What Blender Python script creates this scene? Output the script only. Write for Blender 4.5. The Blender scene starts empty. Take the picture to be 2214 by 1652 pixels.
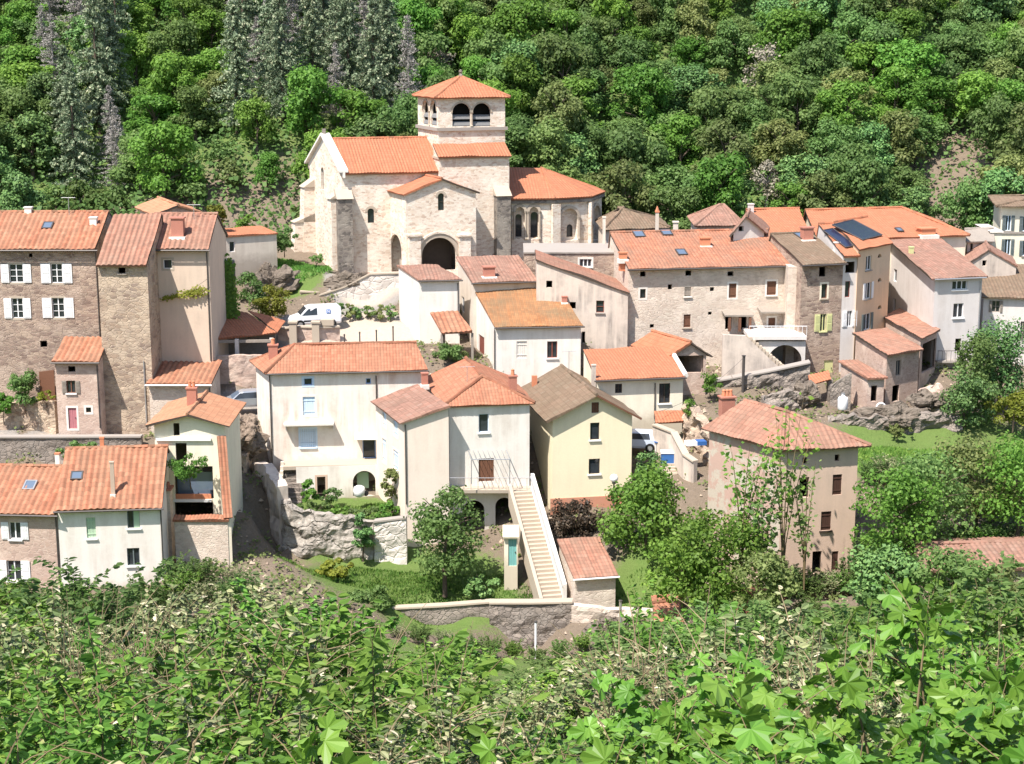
import bpy, math, random
from mathutils import Vector, noise as mnoise
import numpy as np
rnd = random.Random(7)
SC = bpy.context.scene
COL = SC.collection
R = math.radians
# ---------------------------------------------------------------- camera model (photo measured on a 2214 x 1652 grid)
F, CX, CY, PITCH = 3511.0, 1107.0, 826.0, R(12)
CAM = Vector((0, 0, 50))
FW = Vector((0, math.cos(PITCH), -math.sin(PITCH))); UP = Vector((0, math.sin(PITCH), math.cos(PITCH)))
def ray(px, py): return FW + Vector((1, 0, 0)) * ((px - CX) / F) + UP * ((CY - py) / F)
def at(px, py, Y):
    d = ray(px, py); return CAM + d * (Y / d.y)
def atz(px, py, z):
    d = ray(px, py); return CAM + d * ((z - CAM.z) / d.z)
def proj(p):
    v = Vector(p) - CAM; k = v.dot(FW); return CX + F * v.x / k, CY - F * v.dot(UP) / k
# ---------------------------------------------------------------- mesh builder
class MB:
    def __init__(s): s.v = []; s.f = []; s.m = []; s.uv = {}; s.t = []; s.tint = 0.5
    def V(s, p): s.v.append((p[0], p[1], p[2])); s.t.append(s.tint); return len(s.v) - 1
    def face(s, pts, m=0, uv=None):
        i = [s.V(p) for p in pts]; s.f.append(i); s.m.append(m)
        if uv: s.uv[len(s.f) - 1] = uv
    def idx(s, ids, m=0): s.f.append(ids); s.m.append(m)
    def box(s, o, a, b, c, m=0):
        o, a, b, c = Vector(o), Vector(a), Vector(b), Vector(c)
        p = [o, o + a, o + a + b, o + b, o + c, o + a + c, o + a + b + c, o + b + c]
        k = [s.V(q) for q in p]
        for q in ((0, 3, 2, 1), (4, 5, 6, 7), (0, 1, 5, 4), (1, 2, 6, 5), (2, 3, 7, 6), (3, 0, 4, 7)): s.idx([k[j] for j in q], m)
    def cbox(s, c, sx, sy, sz, rz=0, m=0):
        u = Vector((math.cos(rz), math.sin(rz), 0)); w = Vector((-u.y, u.x, 0)); z = Vector((0, 0, 1))
        s.box(Vector(c) - u * sx / 2 - w * sy / 2, u * sx, w * sy, z * sz, m)
    def tube(s, pts, rad, n=6, m=0, cap=True):
        rings = []
        for i, p in enumerate(pts):
            p = Vector(p); a = Vector(pts[max(i - 1, 0)]); b = Vector(pts[min(i + 1, len(pts) - 1)])
            d = (b - a); d = d.normalized() if d.length > 1e-6 else Vector((0, 0, 1))
            x = d.cross(Vector((0, 0, 1)) if abs(d.z) < .9 else Vector((1, 0, 0))).normalized(); y = d.cross(x)
            r = rad[i] if isinstance(rad, (list, tuple)) else rad
            rings.append([s.V(p + x * (r * math.cos(6.2832 * k / n)) + y * (r * math.sin(6.2832 * k / n))) for k in range(n)])
        for a, b in zip(rings, rings[1:]):
            for k in range(n): s.idx([a[k], a[(k + 1) % n], b[(k + 1) % n], b[k]], m)
        if cap: s.idx(rings[0][::-1], m); s.idx(rings[-1], m)
    def lathe(s, c, prof, n=12, m=0):
        c = Vector(c); rings = [[s.V(c + Vector((r * math.cos(6.2832 * k / n), r * math.sin(6.2832 * k / n), z))) for k in range(n)] for r, z in prof]
        for a, b in zip(rings, rings[1:]):
            for k in range(n): s.idx([a[k], a[(k + 1) % n], b[(k + 1) % n], b[k]], m)
    def build(s, name, mats, parent=None, label=None, smooth=False, loc=None):
        off = Vector(loc) if loc is not None else Vector((0, 0, 0))
        if parent is not None: off = Vector(parent['_o'])
        me = bpy.data.meshes.new(name)
        me.from_pydata([(a - off.x, b - off.y, c - off.z) for a, b, c in s.v], [], s.f)
        if not isinstance(mats, (list, tuple)): mats = [mats]
        for x in mats: me.materials.append(x)
        me.polygons.foreach_set('material_index', s.m)
        if s.uv:
            uvl = me.uv_layers.new(name='UVMap')
            for fi, uv in s.uv.items():
                for li, c in zip(me.polygons[fi].loop_indices, uv): uvl.data[li].uv = c
        at_ = me.attributes.new('t', 'FLOAT', 'POINT'); at_.data.foreach_set('value', s.t)
        if smooth: me.polygons.foreach_set('use_smooth', [True] * len(s.f))
        me.update()
        o = bpy.data.objects.new(name, me); COL.objects.link(o)
        if parent is not None: o.parent = parent; o['_o'] = parent['_o']
        else: o['_o'] = tuple(off); o.location = off
        if label: o['label'] = label
        return o
def tag(o, label=None, cat=None, group=None, kind=None):
    if label: o['label'] = label
    if cat: o['category'] = cat
    if group: o['group'] = group
    if kind: o['kind'] = kind
    return o
def thing(name, loc, label, cat, group=None):
    o = bpy.data.objects.new(name, None); COL.objects.link(o); o.location = loc; o.empty_display_size = .2
    o['_o'] = tuple(loc); return tag(o, label, cat, group)
def copy_tree(o, loc, rz=0, sc=1.0, label=None, group=None, sz=None):
    c = o.copy(); COL.objects.link(c); c.location = loc; c.rotation_euler = (0, 0, rz); c.scale = (sc, sc, sz or sc)
    tag(c, label, None, group)
    for ch in o.children:
        d = ch.copy(); COL.objects.link(d); d.parent = c
        if 'label' in d: del d['label']
        for g in ch.children:
            e = g.copy(); COL.objects.link(e); e.parent = d
    return c
# ---------------------------------------------------------------- materials
class NT:
    def __init__(s, name):
        s.m = bpy.data.materials.new(name); s.m.use_nodes = True; s.t = s.m.node_tree
        s.b = s.t.nodes['Principled BSDF']; s.out = s.t.nodes['Material Output']
    def n(s, ty, **kw):
        x = s.t.nodes.new(ty)
        for k, v in kw.items():
            if k[0] == 'i' and k[1:].isdigit(): x.inputs[int(k[1:])].default_value = v
            else: setattr(x, k, v)
        return x
    def l(s, a, b): s.t.links.new(a, b); return s
    def coord(s, scale=(1, 1, 1)):
        c = s.n('ShaderNodeTexCoord'); oi = s.n('ShaderNodeObjectInfo')
        mp = s.n('ShaderNodeMapping'); mp.inputs['Scale'].default_value = scale
        ad = s.n('ShaderNodeVectorMath', operation='ADD'); mu = s.n('ShaderNodeVectorMath', operation='SCALE'); mu.inputs[3].default_value = 1
        ml = s.n('ShaderNodeMath', operation='MULTIPLY', i1=37.0)
        s.l(oi.outputs['Random'], ml.inputs[0]); cb = s.n('ShaderNodeCombineXYZ')
        for k in range(3): s.l(ml.outputs[0], cb.inputs[k])
        s.l(c.outputs['Object'], ad.inputs[0]); s.l(cb.outputs[0], ad.inputs[1]); s.l(ad.outputs[0], mp.inputs['Vector'])
        return mp.outputs[0]
    def noise(s, vec, scale, detail=4, rough=.6):
        x = s.n('ShaderNodeTexNoise'); x.inputs['Scale'].default_value = scale; x.inputs['Detail'].default_value = detail; x.inputs['Roughness'].default_value = rough
        s.l(vec, x.inputs['Vector']); return x.outputs['Fac']
    def ramp(s, fac, stops, interp='LINEAR'):
        r = s.n('ShaderNodeValToRGB'); r.color_ramp.interpolation = interp; e = r.color_ramp.elements
        while len(e) < len(stops): e.new(.5)
        for k, (p, c) in enumerate(stops):
            e[k].position = p; e[k].color = (c if isinstance(c, (tuple, list)) else (c, c, c)) [:3] + (1,) if not isinstance(c, (int, float)) else (c, c, c, 1)
        s.l(fac, r.inputs[0]); return r.outputs[0]
    def mix(s, fac, a, b, mode='MIX'):
        x = s.n('ShaderNodeMix', data_type='RGBA', blend_type=mode)
        for v, i in ((fac, 0), (a, 6), (b, 7)):
            if hasattr(v, 'node'): s.l(v, x.inputs[i])
            else: x.inputs[i].default_value = v if i == 0 else tuple(v) + (1,)
        return x.outputs[2]
    def math(s, op, a, b=0.0):
        x = s.n('ShaderNodeMath', operation=op)
        for v, i in ((a, 0), (b, 1)):
            if hasattr(v, 'node'): s.l(v, x.inputs[i])
            else: x.inputs[i].default_value = v
        return x.outputs[0]
    def bump(s, h, strength=.5, dist=.05):
        x = s.n('ShaderNodeBump'); x.inputs['Strength'].default_value = strength; x.inputs['Distance'].default_value = dist
        s.l(h, x.inputs['Height']); s.l(x.outputs[0], s.b.inputs['Normal'])
    def fin(s, col=None, rough=.85, spec=.25, metal=0):
        if col is not None:
            if hasattr(col, 'node'): s.l(col, s.b.inputs['Base Color'])
            else: s.b.inputs['Base Color'].default_value = tuple(col) + (1,)
        s.b.inputs['Roughness'].default_value = rough; s.b.inputs['Specular IOR Level'].default_value = spec; s.b.inputs['Metallic'].default_value = metal
        return s.m
def mul(c, k): return tuple(min(1, x * k) for x in c)
def plain(name, c, rough=.7, spec=.3, metal=0, var=.12, sc=3.0):
    t = NT(name); v = t.coord(); n = t.noise(v, sc, 5)
    return t.fin(t.mix(n, mul(c, 1 - var), mul(c, 1 + var)), rough, spec, metal)
def plaster(name, c, stain=(.33, .27, .22), amt=.45, rough_patch=0.0, patch=(.4, .3, .24)):
    t = NT(name); v = t.coord(); v2 = t.coord((1.6, 1.6, .16))
    a = t.noise(v, .45, 5, .65); b = t.noise(v2, 1.3, 4, .6); f = t.noise(v, 9, 4, .7)
    st = t.math('MULTIPLY', t.ramp(a, [(.36, 0), (.66, 1)]), t.ramp(b, [(.36, 0), (.62, 1)]))
    col = t.mix(f, mul(c, .9), mul(c, 1.06))
    col = t.mix(t.math('MULTIPLY', st, amt), col, stain)
    if rough_patch:
        p = t.noise(v, .8, 6, .7); pf = t.ramp(p, [(.62 - rough_patch, 0), (.66 - rough_patch, 1)])
        col = t.mix(pf, col, t.mix(f, mul(patch, .75), mul(patch, 1.15)))
    da = t.n('ShaderNodeAttribute', attribute_name='damp'); dm = t.ramp(t.math('ADD', da.outputs['Fac'], t.math('MULTIPLY', t.math('SUBTRACT', t.noise(v, 1.6, 5, .7), .5), 1.1)), [(.15, 0), (.75, .6)])
    col = t.mix(dm, col, mul(stain, .85)); t.bump(f, .25, .03)
    return t.fin(col, .92, .15)
def stone(name, cols, mortar, scale=2.4, edge=.05, flat=1.9, stain=.3, bump=.7, dark=(.16, .13, .11), patch=.75):
    t = NT(name); v = t.coord((1, 1, flat)); w = t.coord()
    dn = t.n('ShaderNodeTexNoise'); dn.inputs['Scale'].default_value = 2.2; dn.inputs['Detail'].default_value = 3; t.l(v, dn.inputs['Vector'])
    sv = t.n('ShaderNodeVectorMath', operation='SCALE'); sv.inputs[3].default_value = .28; t.l(dn.outputs['Color'], sv.inputs[0])
    av = t.n('ShaderNodeVectorMath', operation='ADD'); t.l(v, av.inputs[0]); t.l(sv.outputs[0], av.inputs[1])
    def vor(feat):
        x = t.n('ShaderNodeTexVoronoi', feature=feat); x.inputs['Scale'].default_value = scale; t.l(av.outputs[0], x.inputs['Vector']); return x
    c1 = vor('F1'); e = vor('DISTANCE_TO_EDGE')
    sp = t.n('ShaderNodeSeparateColor'); t.l(c1.outputs['Color'], sp.inputs[0])
    n = len(cols); sc = t.ramp(sp.outputs[0], [(k / max(1, n - 1), cc) for k, cc in enumerate(cols)])
    f = t.noise(w, 6, 5, .7)
    sc = t.mix(.35, sc, t.mix(f, mul(cols[0], .6), mul(cols[-1], 1.25)))
    big = t.noise(w, .35, 5, .6)
    ef = t.ramp(e.outputs['Distance'], [(edge * .35, 0), (edge * 1.6, 1)])
    mo = t.math('MULTIPLY', t.math('SUBTRACT', 1.0, ef), t.ramp(t.noise(w, .9, 4), [(.35, .45), (.6, 1)]))
    col = t.mix(mo, sc, mortar)
    col = t.mix(t.math('MULTIPLY', t.ramp(big, [(.45, 0), (.7, 1)]), stain), col, dark)
    col = t.mix(t.math('MULTIPLY', t.ramp(t.noise(w, .7, 4), [(.5, 0), (.62, 1)]), patch), col, mul(mortar, 1.12))
    h = t.math('ADD', ef, t.math('MULTIPLY', f, .8)); t.bump(h, bump, .07)
    return t.fin(col, .93, .12)
def rooftile(name, c, weather=(.24, .18, .12), wea=.35, per=.4, row=.42, var=.25, lich=.25, thr=.5):
    t = NT(name); uv = t.n('ShaderNodeUVMap'); w = t.coord()
    sx = t.n('ShaderNodeSeparateXYZ'); t.l(uv.outputs[0], sx.inputs[0])
    fu = t.math('FLOOR', t.math('DIVIDE', sx.outputs[0], per)); vv = t.math('DIVIDE', sx.outputs[1], row)
    fv = t.math('FLOOR', vv); cb = t.n('ShaderNodeCombineXYZ'); t.l(fu, cb.inputs[0]); t.l(fv, cb.inputs[1])
    wn = t.n('ShaderNodeTexWhiteNoise', noise_dimensions='2D'); t.l(cb.outputs[0], wn.inputs['Vector'])
    col = t.ramp(wn.outputs['Value'], [(0, mul(c, 1 - var)), (.5, c), (.85, mul(c, 1 + var * .6)), (1, (c[0] * (1 + var * .4), c[1] * (1 + var * 1.3), c[2] * (1 + var * 1.6)))])
    big = t.noise(w, .3, 6, .65); fine = t.noise(w, 5, 5, .7)
    wf = t.math('MULTIPLY', t.ramp(big, [(thr - .14, 0), (thr + .14, 1)]), t.ramp(fine, [(.25, .5), (.6, 1)]))
    col = t.mix(t.math('MULTIPLY', wf, wea), col, weather)
    col = t.mix(t.math('MULTIPLY', t.ramp(fine, [(.54, 0), (.66, 1)]), lich), col, (.24, .17, .10))
    col = t.mix(t.math('MULTIPLY', t.ramp(t.noise(w, 1.4, 5, .7), [(.5, 0), (.75, 1)]), .3), col, mul(c, .6))
    gr = t.ramp(t.math('FRACT', t.math('DIVIDE', sx.outputs[0], per)), [(0, 1), (.22, 0), (.78, 0), (1, 1)]); c1 = t.n('ShaderNodeTexWhiteNoise', noise_dimensions='1D'); t.l(fu, c1.inputs['W'])
    col = t.mix(t.math('MULTIPLY', gr, .42), col, mul(weather, .45)); col = t.mix(t.math('MULTIPLY', c1.outputs['Value'], .3 * min(1, var * 4)), col, mul(weather, 1.1))
    fr = t.math('FRACT', vv); edge = t.ramp(fr, [(0, .0), (.10, 1), (.92, 1), (1, .0)])
    col = t.mix(t.math('MULTIPLY', t.math('SUBTRACT', 1.0, edge), .4), col, mul(c, .35))
    t.bump(t.math('ADD', fr, t.math('MULTIPLY', fine, .6)), .5, .05)
    return t.fin(col, .85, .2)
def leafmat(name, stops, trans=.46, rough=.55, spec=.25, var=.25):
    t = NT(name); a = t.n('ShaderNodeAttribute', attribute_name='t'); oi = t.n('ShaderNodeObjectInfo')
    col = t.ramp(a.outputs['Fac'], stops)
    hs = t.n('ShaderNodeHueSaturation'); t.l(col, hs.inputs['Color'])
    mr = t.n('ShaderNodeMapRange'); mr.inputs[3].default_value = 1 - var; mr.inputs[4].default_value = 1 + var; t.l(oi.outputs['Random'], mr.inputs[0]); t.l(mr.outputs[0], hs.inputs['Value'])
    m2 = t.n('ShaderNodeMath', operation='MULTIPLY', i1=7.31); t.l(oi.outputs['Random'], m2.inputs[0]); fr = t.math('FRACT', m2.outputs[0])
    mh = t.n('ShaderNodeMapRange'); mh.inputs[3].default_value = .5 - .026 * var / .25; mh.inputs[4].default_value = .5 + .004 * var / .25; t.l(fr, mh.inputs[0]); t.l(mh.outputs[0], hs.inputs['Hue'])
    t.fin(hs.outputs[0], rough, spec)
    if trans:
        tr = t.n('ShaderNodeBsdfTranslucent'); t.l(hs.outputs[0], tr.inputs[0]); mx = t.n('ShaderNodeMixShader'); mx.inputs[0].default_value = trans
        t.l(t.b.outputs[0], mx.inputs[1]); t.l(tr.outputs[0], mx.inputs[2]); t.l(mx.outputs[0], t.out.inputs[0])
    return t.m
M = {}
# plaster walls
M['white'] = plaster('white_render', (.78, .74, .68), stain=(.46, .39, .32), amt=.5)
M['offwhite'] = plaster('offwhite_render', (.68, .60, .51), stain=(.38, .31, .25), amt=.5)
M['beige'] = plaster('beige_render', (.50, .39, .31), amt=.4)
M['cream'] = plaster('cream_render', (.66, .53, .42), amt=.3)
M['yellow'] = plaster('yellow_render', (.82, .73, .52), stain=(.6, .5, .36), amt=.3)
M['paleyel'] = plaster('pale_yellow_render', (.82, .75, .60), stain=(.52, .44, .33), amt=.4)
M['peach'] = plaster('peach_render', (.73, .54, .37), amt=.25)
M['pinkren'] = plaster('pink_beige_render', (.62, .46, .36), amt=.3)
M['pinkold'] = plaster('pink_old_render', (.48, .33, .27), amt=.3, rough_patch=.12, patch=(.5, .44, .36))
M['greyren'] = plaster('grey_render', (.66, .62, .59), amt=.35)
M['stained'] = plaster('stained_grey_render', (.64, .55, .47), stain=(.24, .21, .19), amt=.85)
M['concrete'] = plaster('grey_concrete', (.34, .31, .28), amt=.5)
M['terra_render'] = plaster('terracotta_render', (.55, .26, .17), amt=.3)
M['coping'] = plaster('pale_coping', (.46, .39, .31), amt=.3)
M['patchy'] = plaster('patchy_beige_white_render', (.78, .73, .66), stain=(.55, .43, .35), amt=.95)
M['warmren'] = plaster('warm_offwhite_render', (.80, .69, .59), stain=(.5, .4, .33), amt=.35)
# stone walls
M['church'] = stone('church_limestone', [(.44, .30, .23), (.78, .67, .53), (.86, .79, .68), (.60, .45, .33), (.88, .82, .71), (.84, .77, .66), (.72, .57, .45)], (.84, .77, .67), 2.9, .035, 2.3, .05, .55, patch=.45)
M['darkstone'] = stone('dark_basalt', [(.07, .065, .06), (.16, .14, .13), (.3, .26, .22)], (.3, .27, .23), 2.2, .04, 1.6, .3, .6)
M['brownstone'] = stone('brown_rubble', [(.20, .14, .115), (.40, .29, .23), (.54, .42, .32), (.28, .21, .175)], (.46, .36, .29), 2.2, .05, 2.4, .4)
M['rubble'] = stone('warm_rubble', [(.36, .26, .19), (.56, .44, .32), (.22, .16, .13), (.62, .51, .38), (.30, .23, .19)], (.50, .40, .30), 2.0, .05, 2.0, .2)
M['paleruble'] = stone('pale_rubble', [(.56, .44, .36), (.66, .55, .46), (.48, .38, .31), (.68, .60, .50)], (.66, .57, .48), 2.8, .05, 2.0, .12, .5)
M['pinkrubble'] = stone('pink_rubble', [(.50, .36, .29), (.60, .46, .38), (.42, .30, .25)], (.60, .48, .40), 2.8, .04, 2.0, .12, .4)
M['greywall'] = stone('grey_retaining', [(.15, .13, .115), (.27, .23, .2), (.34, .29, .245)], (.22, .195, .17), 2.2, .06, 1.5, .3)
M['whiterock'] = stone('whitewashed_rock', [(.60, .55, .50), (.70, .65, .59), (.45, .40, .36)], (.62, .57, .52), 1.3, .05, 1.3, .35)
# roofs
M['r_orange'] = rooftile('orange_tile', (.44, .16, .085), wea=.15, lich=.1, per=.26, var=.09)
M['r_flat'] = rooftile('flat_orange_tile', (.41, .155, .09), wea=.3, lich=.22, per=.24, row=.33, var=.2)
M['r_canal'] = rooftile('canal_tile', (.41, .16, .092), wea=.3, lich=.2, per=.42, var=.25)
M['r_old'] = rooftile('weathered_canal_tile', (.37, .165, .112), weather=(.25, .17, .125), wea=.6, lich=.3, per=.40, var=.25, thr=.48)
M['r_brown'] = rooftile('brown_lichen_tile', (.23, .15, .105), weather=(.16, .125, .085), wea=.7, lich=.4, per=.3, var=.25, thr=.45)
M['r_mossy'] = rooftile('orange_tile_with_moss', (.40, .175, .075), weather=(.18, .14, .085), wea=.8, lich=.35, per=.3, var=.2, thr=.52)
M['r_pink'] = rooftile('pinkish_tile', (.33, .17, .125), weather=(.22, .15, .115), wea=.65, lich=.4, per=.34, var=.25)
M['r_peach'] = rooftile('peach_tile', (.46, .22, .125), wea=.12, lich=.1, per=.3, var=.12)
M['r_mix'] = rooftile('salmon_tile_with_grime', (.42, .165, .095), weather=(.21, .15, .11), wea=.75, lich=.3, per=.3, var=.2, thr=.52)
M['wood_dark'] = plain('dark_eave_wood', (.06, .045, .035), var=.3)
M['wood_brown'] = plain('brown_wood', (.16, .075, .045), var=.3, sc=8)
M['wood_red'] = plain('red_brown_wood', (.22, .07, .05), var=.2)
M['wood_pink'] = plain('pink_door_paint', (.45, .18, .2), var=.2)
M['wood_grey'] = plain('weathered_wood', (.3, .26, .22), var=.3, sc=6)
M['wpaint'] = plain('white_paint', (.78, .78, .78), .45, .4, var=.04)
M['greyshut'] = plain('grey_green_shutter', (.14, .17, .17), var=.1)
M['bluepaint'] = plain('pale_blue_paint', (.55, .68, .82), .5, .4, var=.05)
M['blueframe'] = plain('blue_window_frame', (.3, .45, .75), .5, .4, var=.05)
M['greenpaint'] = plain('pale_green_paint', (.42, .56, .40), .5, .4, var=.06)
M['yelgreen'] = plain('yellow_green_paint', (.60, .60, .30), .55, .3, var=.08)
M['turq'] = plain('turquoise_paint', (.18, .42, .40), .5, .4, var=.06)
M['darkbrownshut'] = plain('dark_brown_shutter', (.07, .035, .025), var=.2, sc=8)
M['metal'] = plain('dark_gutter_metal', (.09, .08, .075), .5, .4, .3, var=.2)
M['zinc'] = plain('zinc_metal', (.45, .46, .47), .4, .5, .6, var=.1)
M['brick'] = plain('chimney_brick', (.42, .18, .13), var=.25, sc=9)
M['terra'] = plain('terracotta', (.56, .22, .12), var=.2, sc=6)
M['plastic_w'] = plain('white_plastic', (.8, .8, .8), .4, .4, var=.03)
M['plastic_b'] = plain('blue_plastic', (.04, .13, .36), .4, .4, var=.1)
M['black'] = plain('dark_interior', (.012, .011, .01), .9, .1)  # near-black colour standing in for the unlit belfry inside
M['louvre'] = plain('grey_louvre_wood', (.20, .20, .20), .8, .2, var=.2, sc=6)
M['rubber'] = plain('tyre_rubber', (.02, .02, .02), .8, .2)
M['carwhite'] = plain('white_car_paint', (.78, .79, .82), .2, .6, var=.02)
M['carsilver'] = plain('silver_car_paint', (.42, .45, .5), .25, .6, .5, var=.03)
M['carblue'] = plain('pale_blue_car_paint', (.55, .62, .75), .25, .6, var=.02)
M['solar'] = plain('solar_cell', (.02, .022, .05), .2, .6, var=.1, sc=1)
M['rust'] = plain('rust', (.3, .14, .08), var=.3)
def glassmat():
    t = NT('window_glass'); v = t.coord(); n = t.noise(v, 1.2, 2)
    return t.fin(t.mix(n, (.01, .012, .015), (.05, .06, .07)), .08, .6)
M['glass'] = glassmat()
t_ = NT('skylight_glass'); M['skyglass'] = t_.fin((.12, .16, .22), .05, 1.0)
t_ = NT('globe_glass'); M['globe'] = t_.fin((.85, .85, .85), .3, .5)
M['bark'] = plain('bark', (.12, .09, .07), .9, .1, var=.4, sc=6)
M['deadbark'] = plain('dead_grey_bark', (.30, .27, .25), .9, .1, var=.25, sc=4)
M['stem'] = plain('green_brown_stem', (.17, .13, .07), .8, .2, var=.3, sc=20)
M['palestem'] = plain('pale_dry_stem', (.26, .20, .12), .8, .2, var=.3, sc=20)
M['lf_bright'] = leafmat('bright_green_leaves', [(0, (.08, .185, .032)), (.5, (.135, .30, .05)), (1, (.21, .39, .07))])
M['lf_mid'] = leafmat('mid_green_leaves', [(0, (.09, .17, .05)), (.5, (.145, .26, .075)), (1, (.22, .34, .11))])
M['lf_dark'] = leafmat('dark_green_leaves', [(0, (0.066, 0.144, 0.048)), (0.5, (0.11, 0.229, 0.067)), (1, (0.186, 0.312, 0.096))], .2)
M['lf_olive'] = leafmat('olive_leaves', [(0, (0.131, 0.179, 0.06)), (0.5, (0.2, 0.265, 0.086)), (1, (0.29, 0.337, 0.129))])
M['lf_grey'] = leafmat('grey_bare_twigs', [(0, (0.176, 0.152, 0.117)), (0.5, (0.257, 0.234, 0.176)), (1, (0.351, 0.316, 0.246))], .1, var=.15)
M['lf_dead'] = leafmat('dead_grey_needles', [(0, (0.2, 0.189, 0.175)), (0.5, (0.339, 0.319, 0.294)), (1, (0.498, 0.469, 0.428))], .05, .9, .05, .08)
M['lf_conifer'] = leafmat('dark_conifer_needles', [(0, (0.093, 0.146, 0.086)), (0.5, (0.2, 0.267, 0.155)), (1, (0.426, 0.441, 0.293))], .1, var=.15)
M['lf_yellow'] = leafmat('yellow_green_leaves', [(0, (.12, .17, .02)), (.5, (.2, .25, .035)), (1, (.28, .3, .06))])
M['lf_red'] = leafmat('dark_purple_leaves', [(0, (.025, .02, .015)), (.5, (.05, .04, .025)), (1, (.09, .06, .035))], .15)
M['lf_big'] = leafmat('large_bright_leaves', [(0, (0.076, 0.187, 0.021)), (0.5, (0.123, 0.272, 0.034)), (1, (0.178, 0.34, 0.055))], .28, .45, .35, .15)
M['lf_small'] = leafmat('small_mixed_leaves', [(0, (.045, .125, .018)), (.45, (.10, .225, .03)), (.75, (.17, .30, .05)), (.92, (.34, .36, .17)), (1, (.62, .56, .40))], .14, .5, .3, .2)
M['lf_sage'] = leafmat('grey_green_leaves', [(0, (.08, .13, .045)), (.35, (.16, .21, .085)), (.65, (.30, .32, .16)), (.85, (.52, .48, .32)), (1, (.68, .62, .46))], .12, .55, .3, .15)
M['lf_under'] = leafmat('painted_gap_shade_leaves', [(0, (.012, .03, .008)), (.5, (.025, .055, .014)), (1, (.05, .09, .025))], .1)  # shade of the thicket gaps put into the ground cover colour
M['grassleaf'] = leafmat('grass_blades', [(0, (0.071, 0.195, 0.038)), (0.5, (0.121, 0.285, 0.053)), (1, (0.228, 0.36, 0.09))], .3)

def rockmat(name, a, b, c):
    t = NT(name); v = t.coord((1, 1, 1.5)); n1 = t.noise(v, .7, 6, .65); n2 = t.noise(v, 4, 6, .75); vo = t.n('ShaderNodeTexVoronoi', feature='DISTANCE_TO_EDGE'); vo.inputs['Scale'].default_value = .45
    w = t.n('ShaderNodeVectorMath', operation='ADD'); nn = t.n('ShaderNodeTexNoise'); nn.inputs['Scale'].default_value = 1.5; t.l(v, nn.inputs['Vector']); t.l(v, w.inputs[0]); t.l(nn.outputs['Color'], w.inputs[1]); t.l(w.outputs[0], vo.inputs['Vector'])
    cr = t.ramp(vo.outputs['Distance'], [(0, 0), (.06, 1)]); col = t.mix(t.ramp(n1, [(.35, 0), (.65, 1)]), a, b); col = t.mix(t.ramp(n2, [(.4, 0), (.7, 1)]), col, c); col = t.mix(t.math('MULTIPLY', t.math('SUBTRACT', 1.0, cr), .35), col, mul(a, .45))
    t.bump(t.math('ADD', t.math('MULTIPLY', n2, .8), cr), .8, .15); return t.fin(col, .95, .1)
M['rock'] = rockmat('grey_brown_rock', (.10, .082, .066), (.18, .15, .12), (.25, .21, .17)); M['rock_warm'] = rockmat('warm_brown_rock', (.14, .105, .08), (.25, .19, .145), (.34, .27, .21)); M['rock_pale'] = rockmat('pale_whitewashed_rock', (.20, .175, .15), (.36, .325, .285), (.50, .46, .41))
# ---------------------------------------------------------------- architecture
def clip(poly, ax, v, keep_less):
    out = []
    for i in range(len(poly)):
        a, b = poly[i], poly[(i + 1) % len(poly)]
        ia = (a[ax] <= v) if keep_less else (a[ax] >= v); ib = (b[ax] <= v) if keep_less else (b[ax] >= v)
        if ia: out.append(a)
        if ia != ib:
            k = (v - a[ax]) / (b[ax] - a[ax]); out.append((a[0] + (b[0] - a[0]) * k, a[1] + (b[1] - a[1]) * k))
    return out
def wall_mesh(mb, O, d, n, outline, ops, r=.25, m=0):
    W3 = lambda s, z, k=0: (O[0] + d.x * s + n.x * k, O[1] + d.y * s + n.y * k, z)
    S = sorted({p[0] for p in outline} | {x for o in ops for x in o[:2]}); Z = sorted({p[1] for p in outline} | {x for o in ops for x in o[2:4]})
    for s0, s1 in zip(S, S[1:]):
        if s1 - s0 < 1e-5: continue
        for z0, z1 in zip(Z, Z[1:]):
            if z1 - z0 < 1e-5: continue
            cs, cz = (s0 + s1) / 2, (z0 + z1) / 2
            if any(o[0] < cs < o[1] and o[2] < cz < o[3] for o in ops): continue
            p = outline
            for ax, v, k in ((0, s0, False), (0, s1, True), (1, z0, False), (1, z1, True)):
                p = clip(p, ax, v, k)
                if len(p) < 3: break
            if len(p) >= 3: mb.face([W3(*q) for q in p], m)
    for o in ops:
        s0, s1, z0, z1, arch = o[:5]
        if arch:
            rad = (s1 - s0) / 2; h = min(rad, z1 - z0); zs = z1 - h; mid = (s0 + s1) / 2; N = 8
            L = [(mid - rad * math.cos(k / N * math.pi / 2), zs + h * math.sin(k / N * math.pi / 2)) for k in range(N + 1)]
            Rr = [(2 * mid - a, b) for a, b in L]
            for arc, c in ((L, (s0, z1)), (Rr, (s1, z1))):
                for a, b in zip(arc, arc[1:]):
                    mb.face([W3(*c), W3(*a), W3(*b)], m); mb.face([W3(*a), W3(*b), W3(b[0], b[1], -r), W3(a[0], a[1], -r)], m)
            edges = [((s0, z0), (s0, zs)), ((s1, z0), (s1, zs)), ((s0, z0), (s1, z0))]
        else: edges = [((s0, z0), (s0, z1)), ((s1, z0), (s1, z1)), ((s0, z0), (s1, z0)), ((s0, z1), (s1, z1))]
        for a, b in edges: mb.face([W3(*a), W3(*b), W3(b[0], b[1], -r), W3(a[0], a[1], -r)], m)
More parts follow.
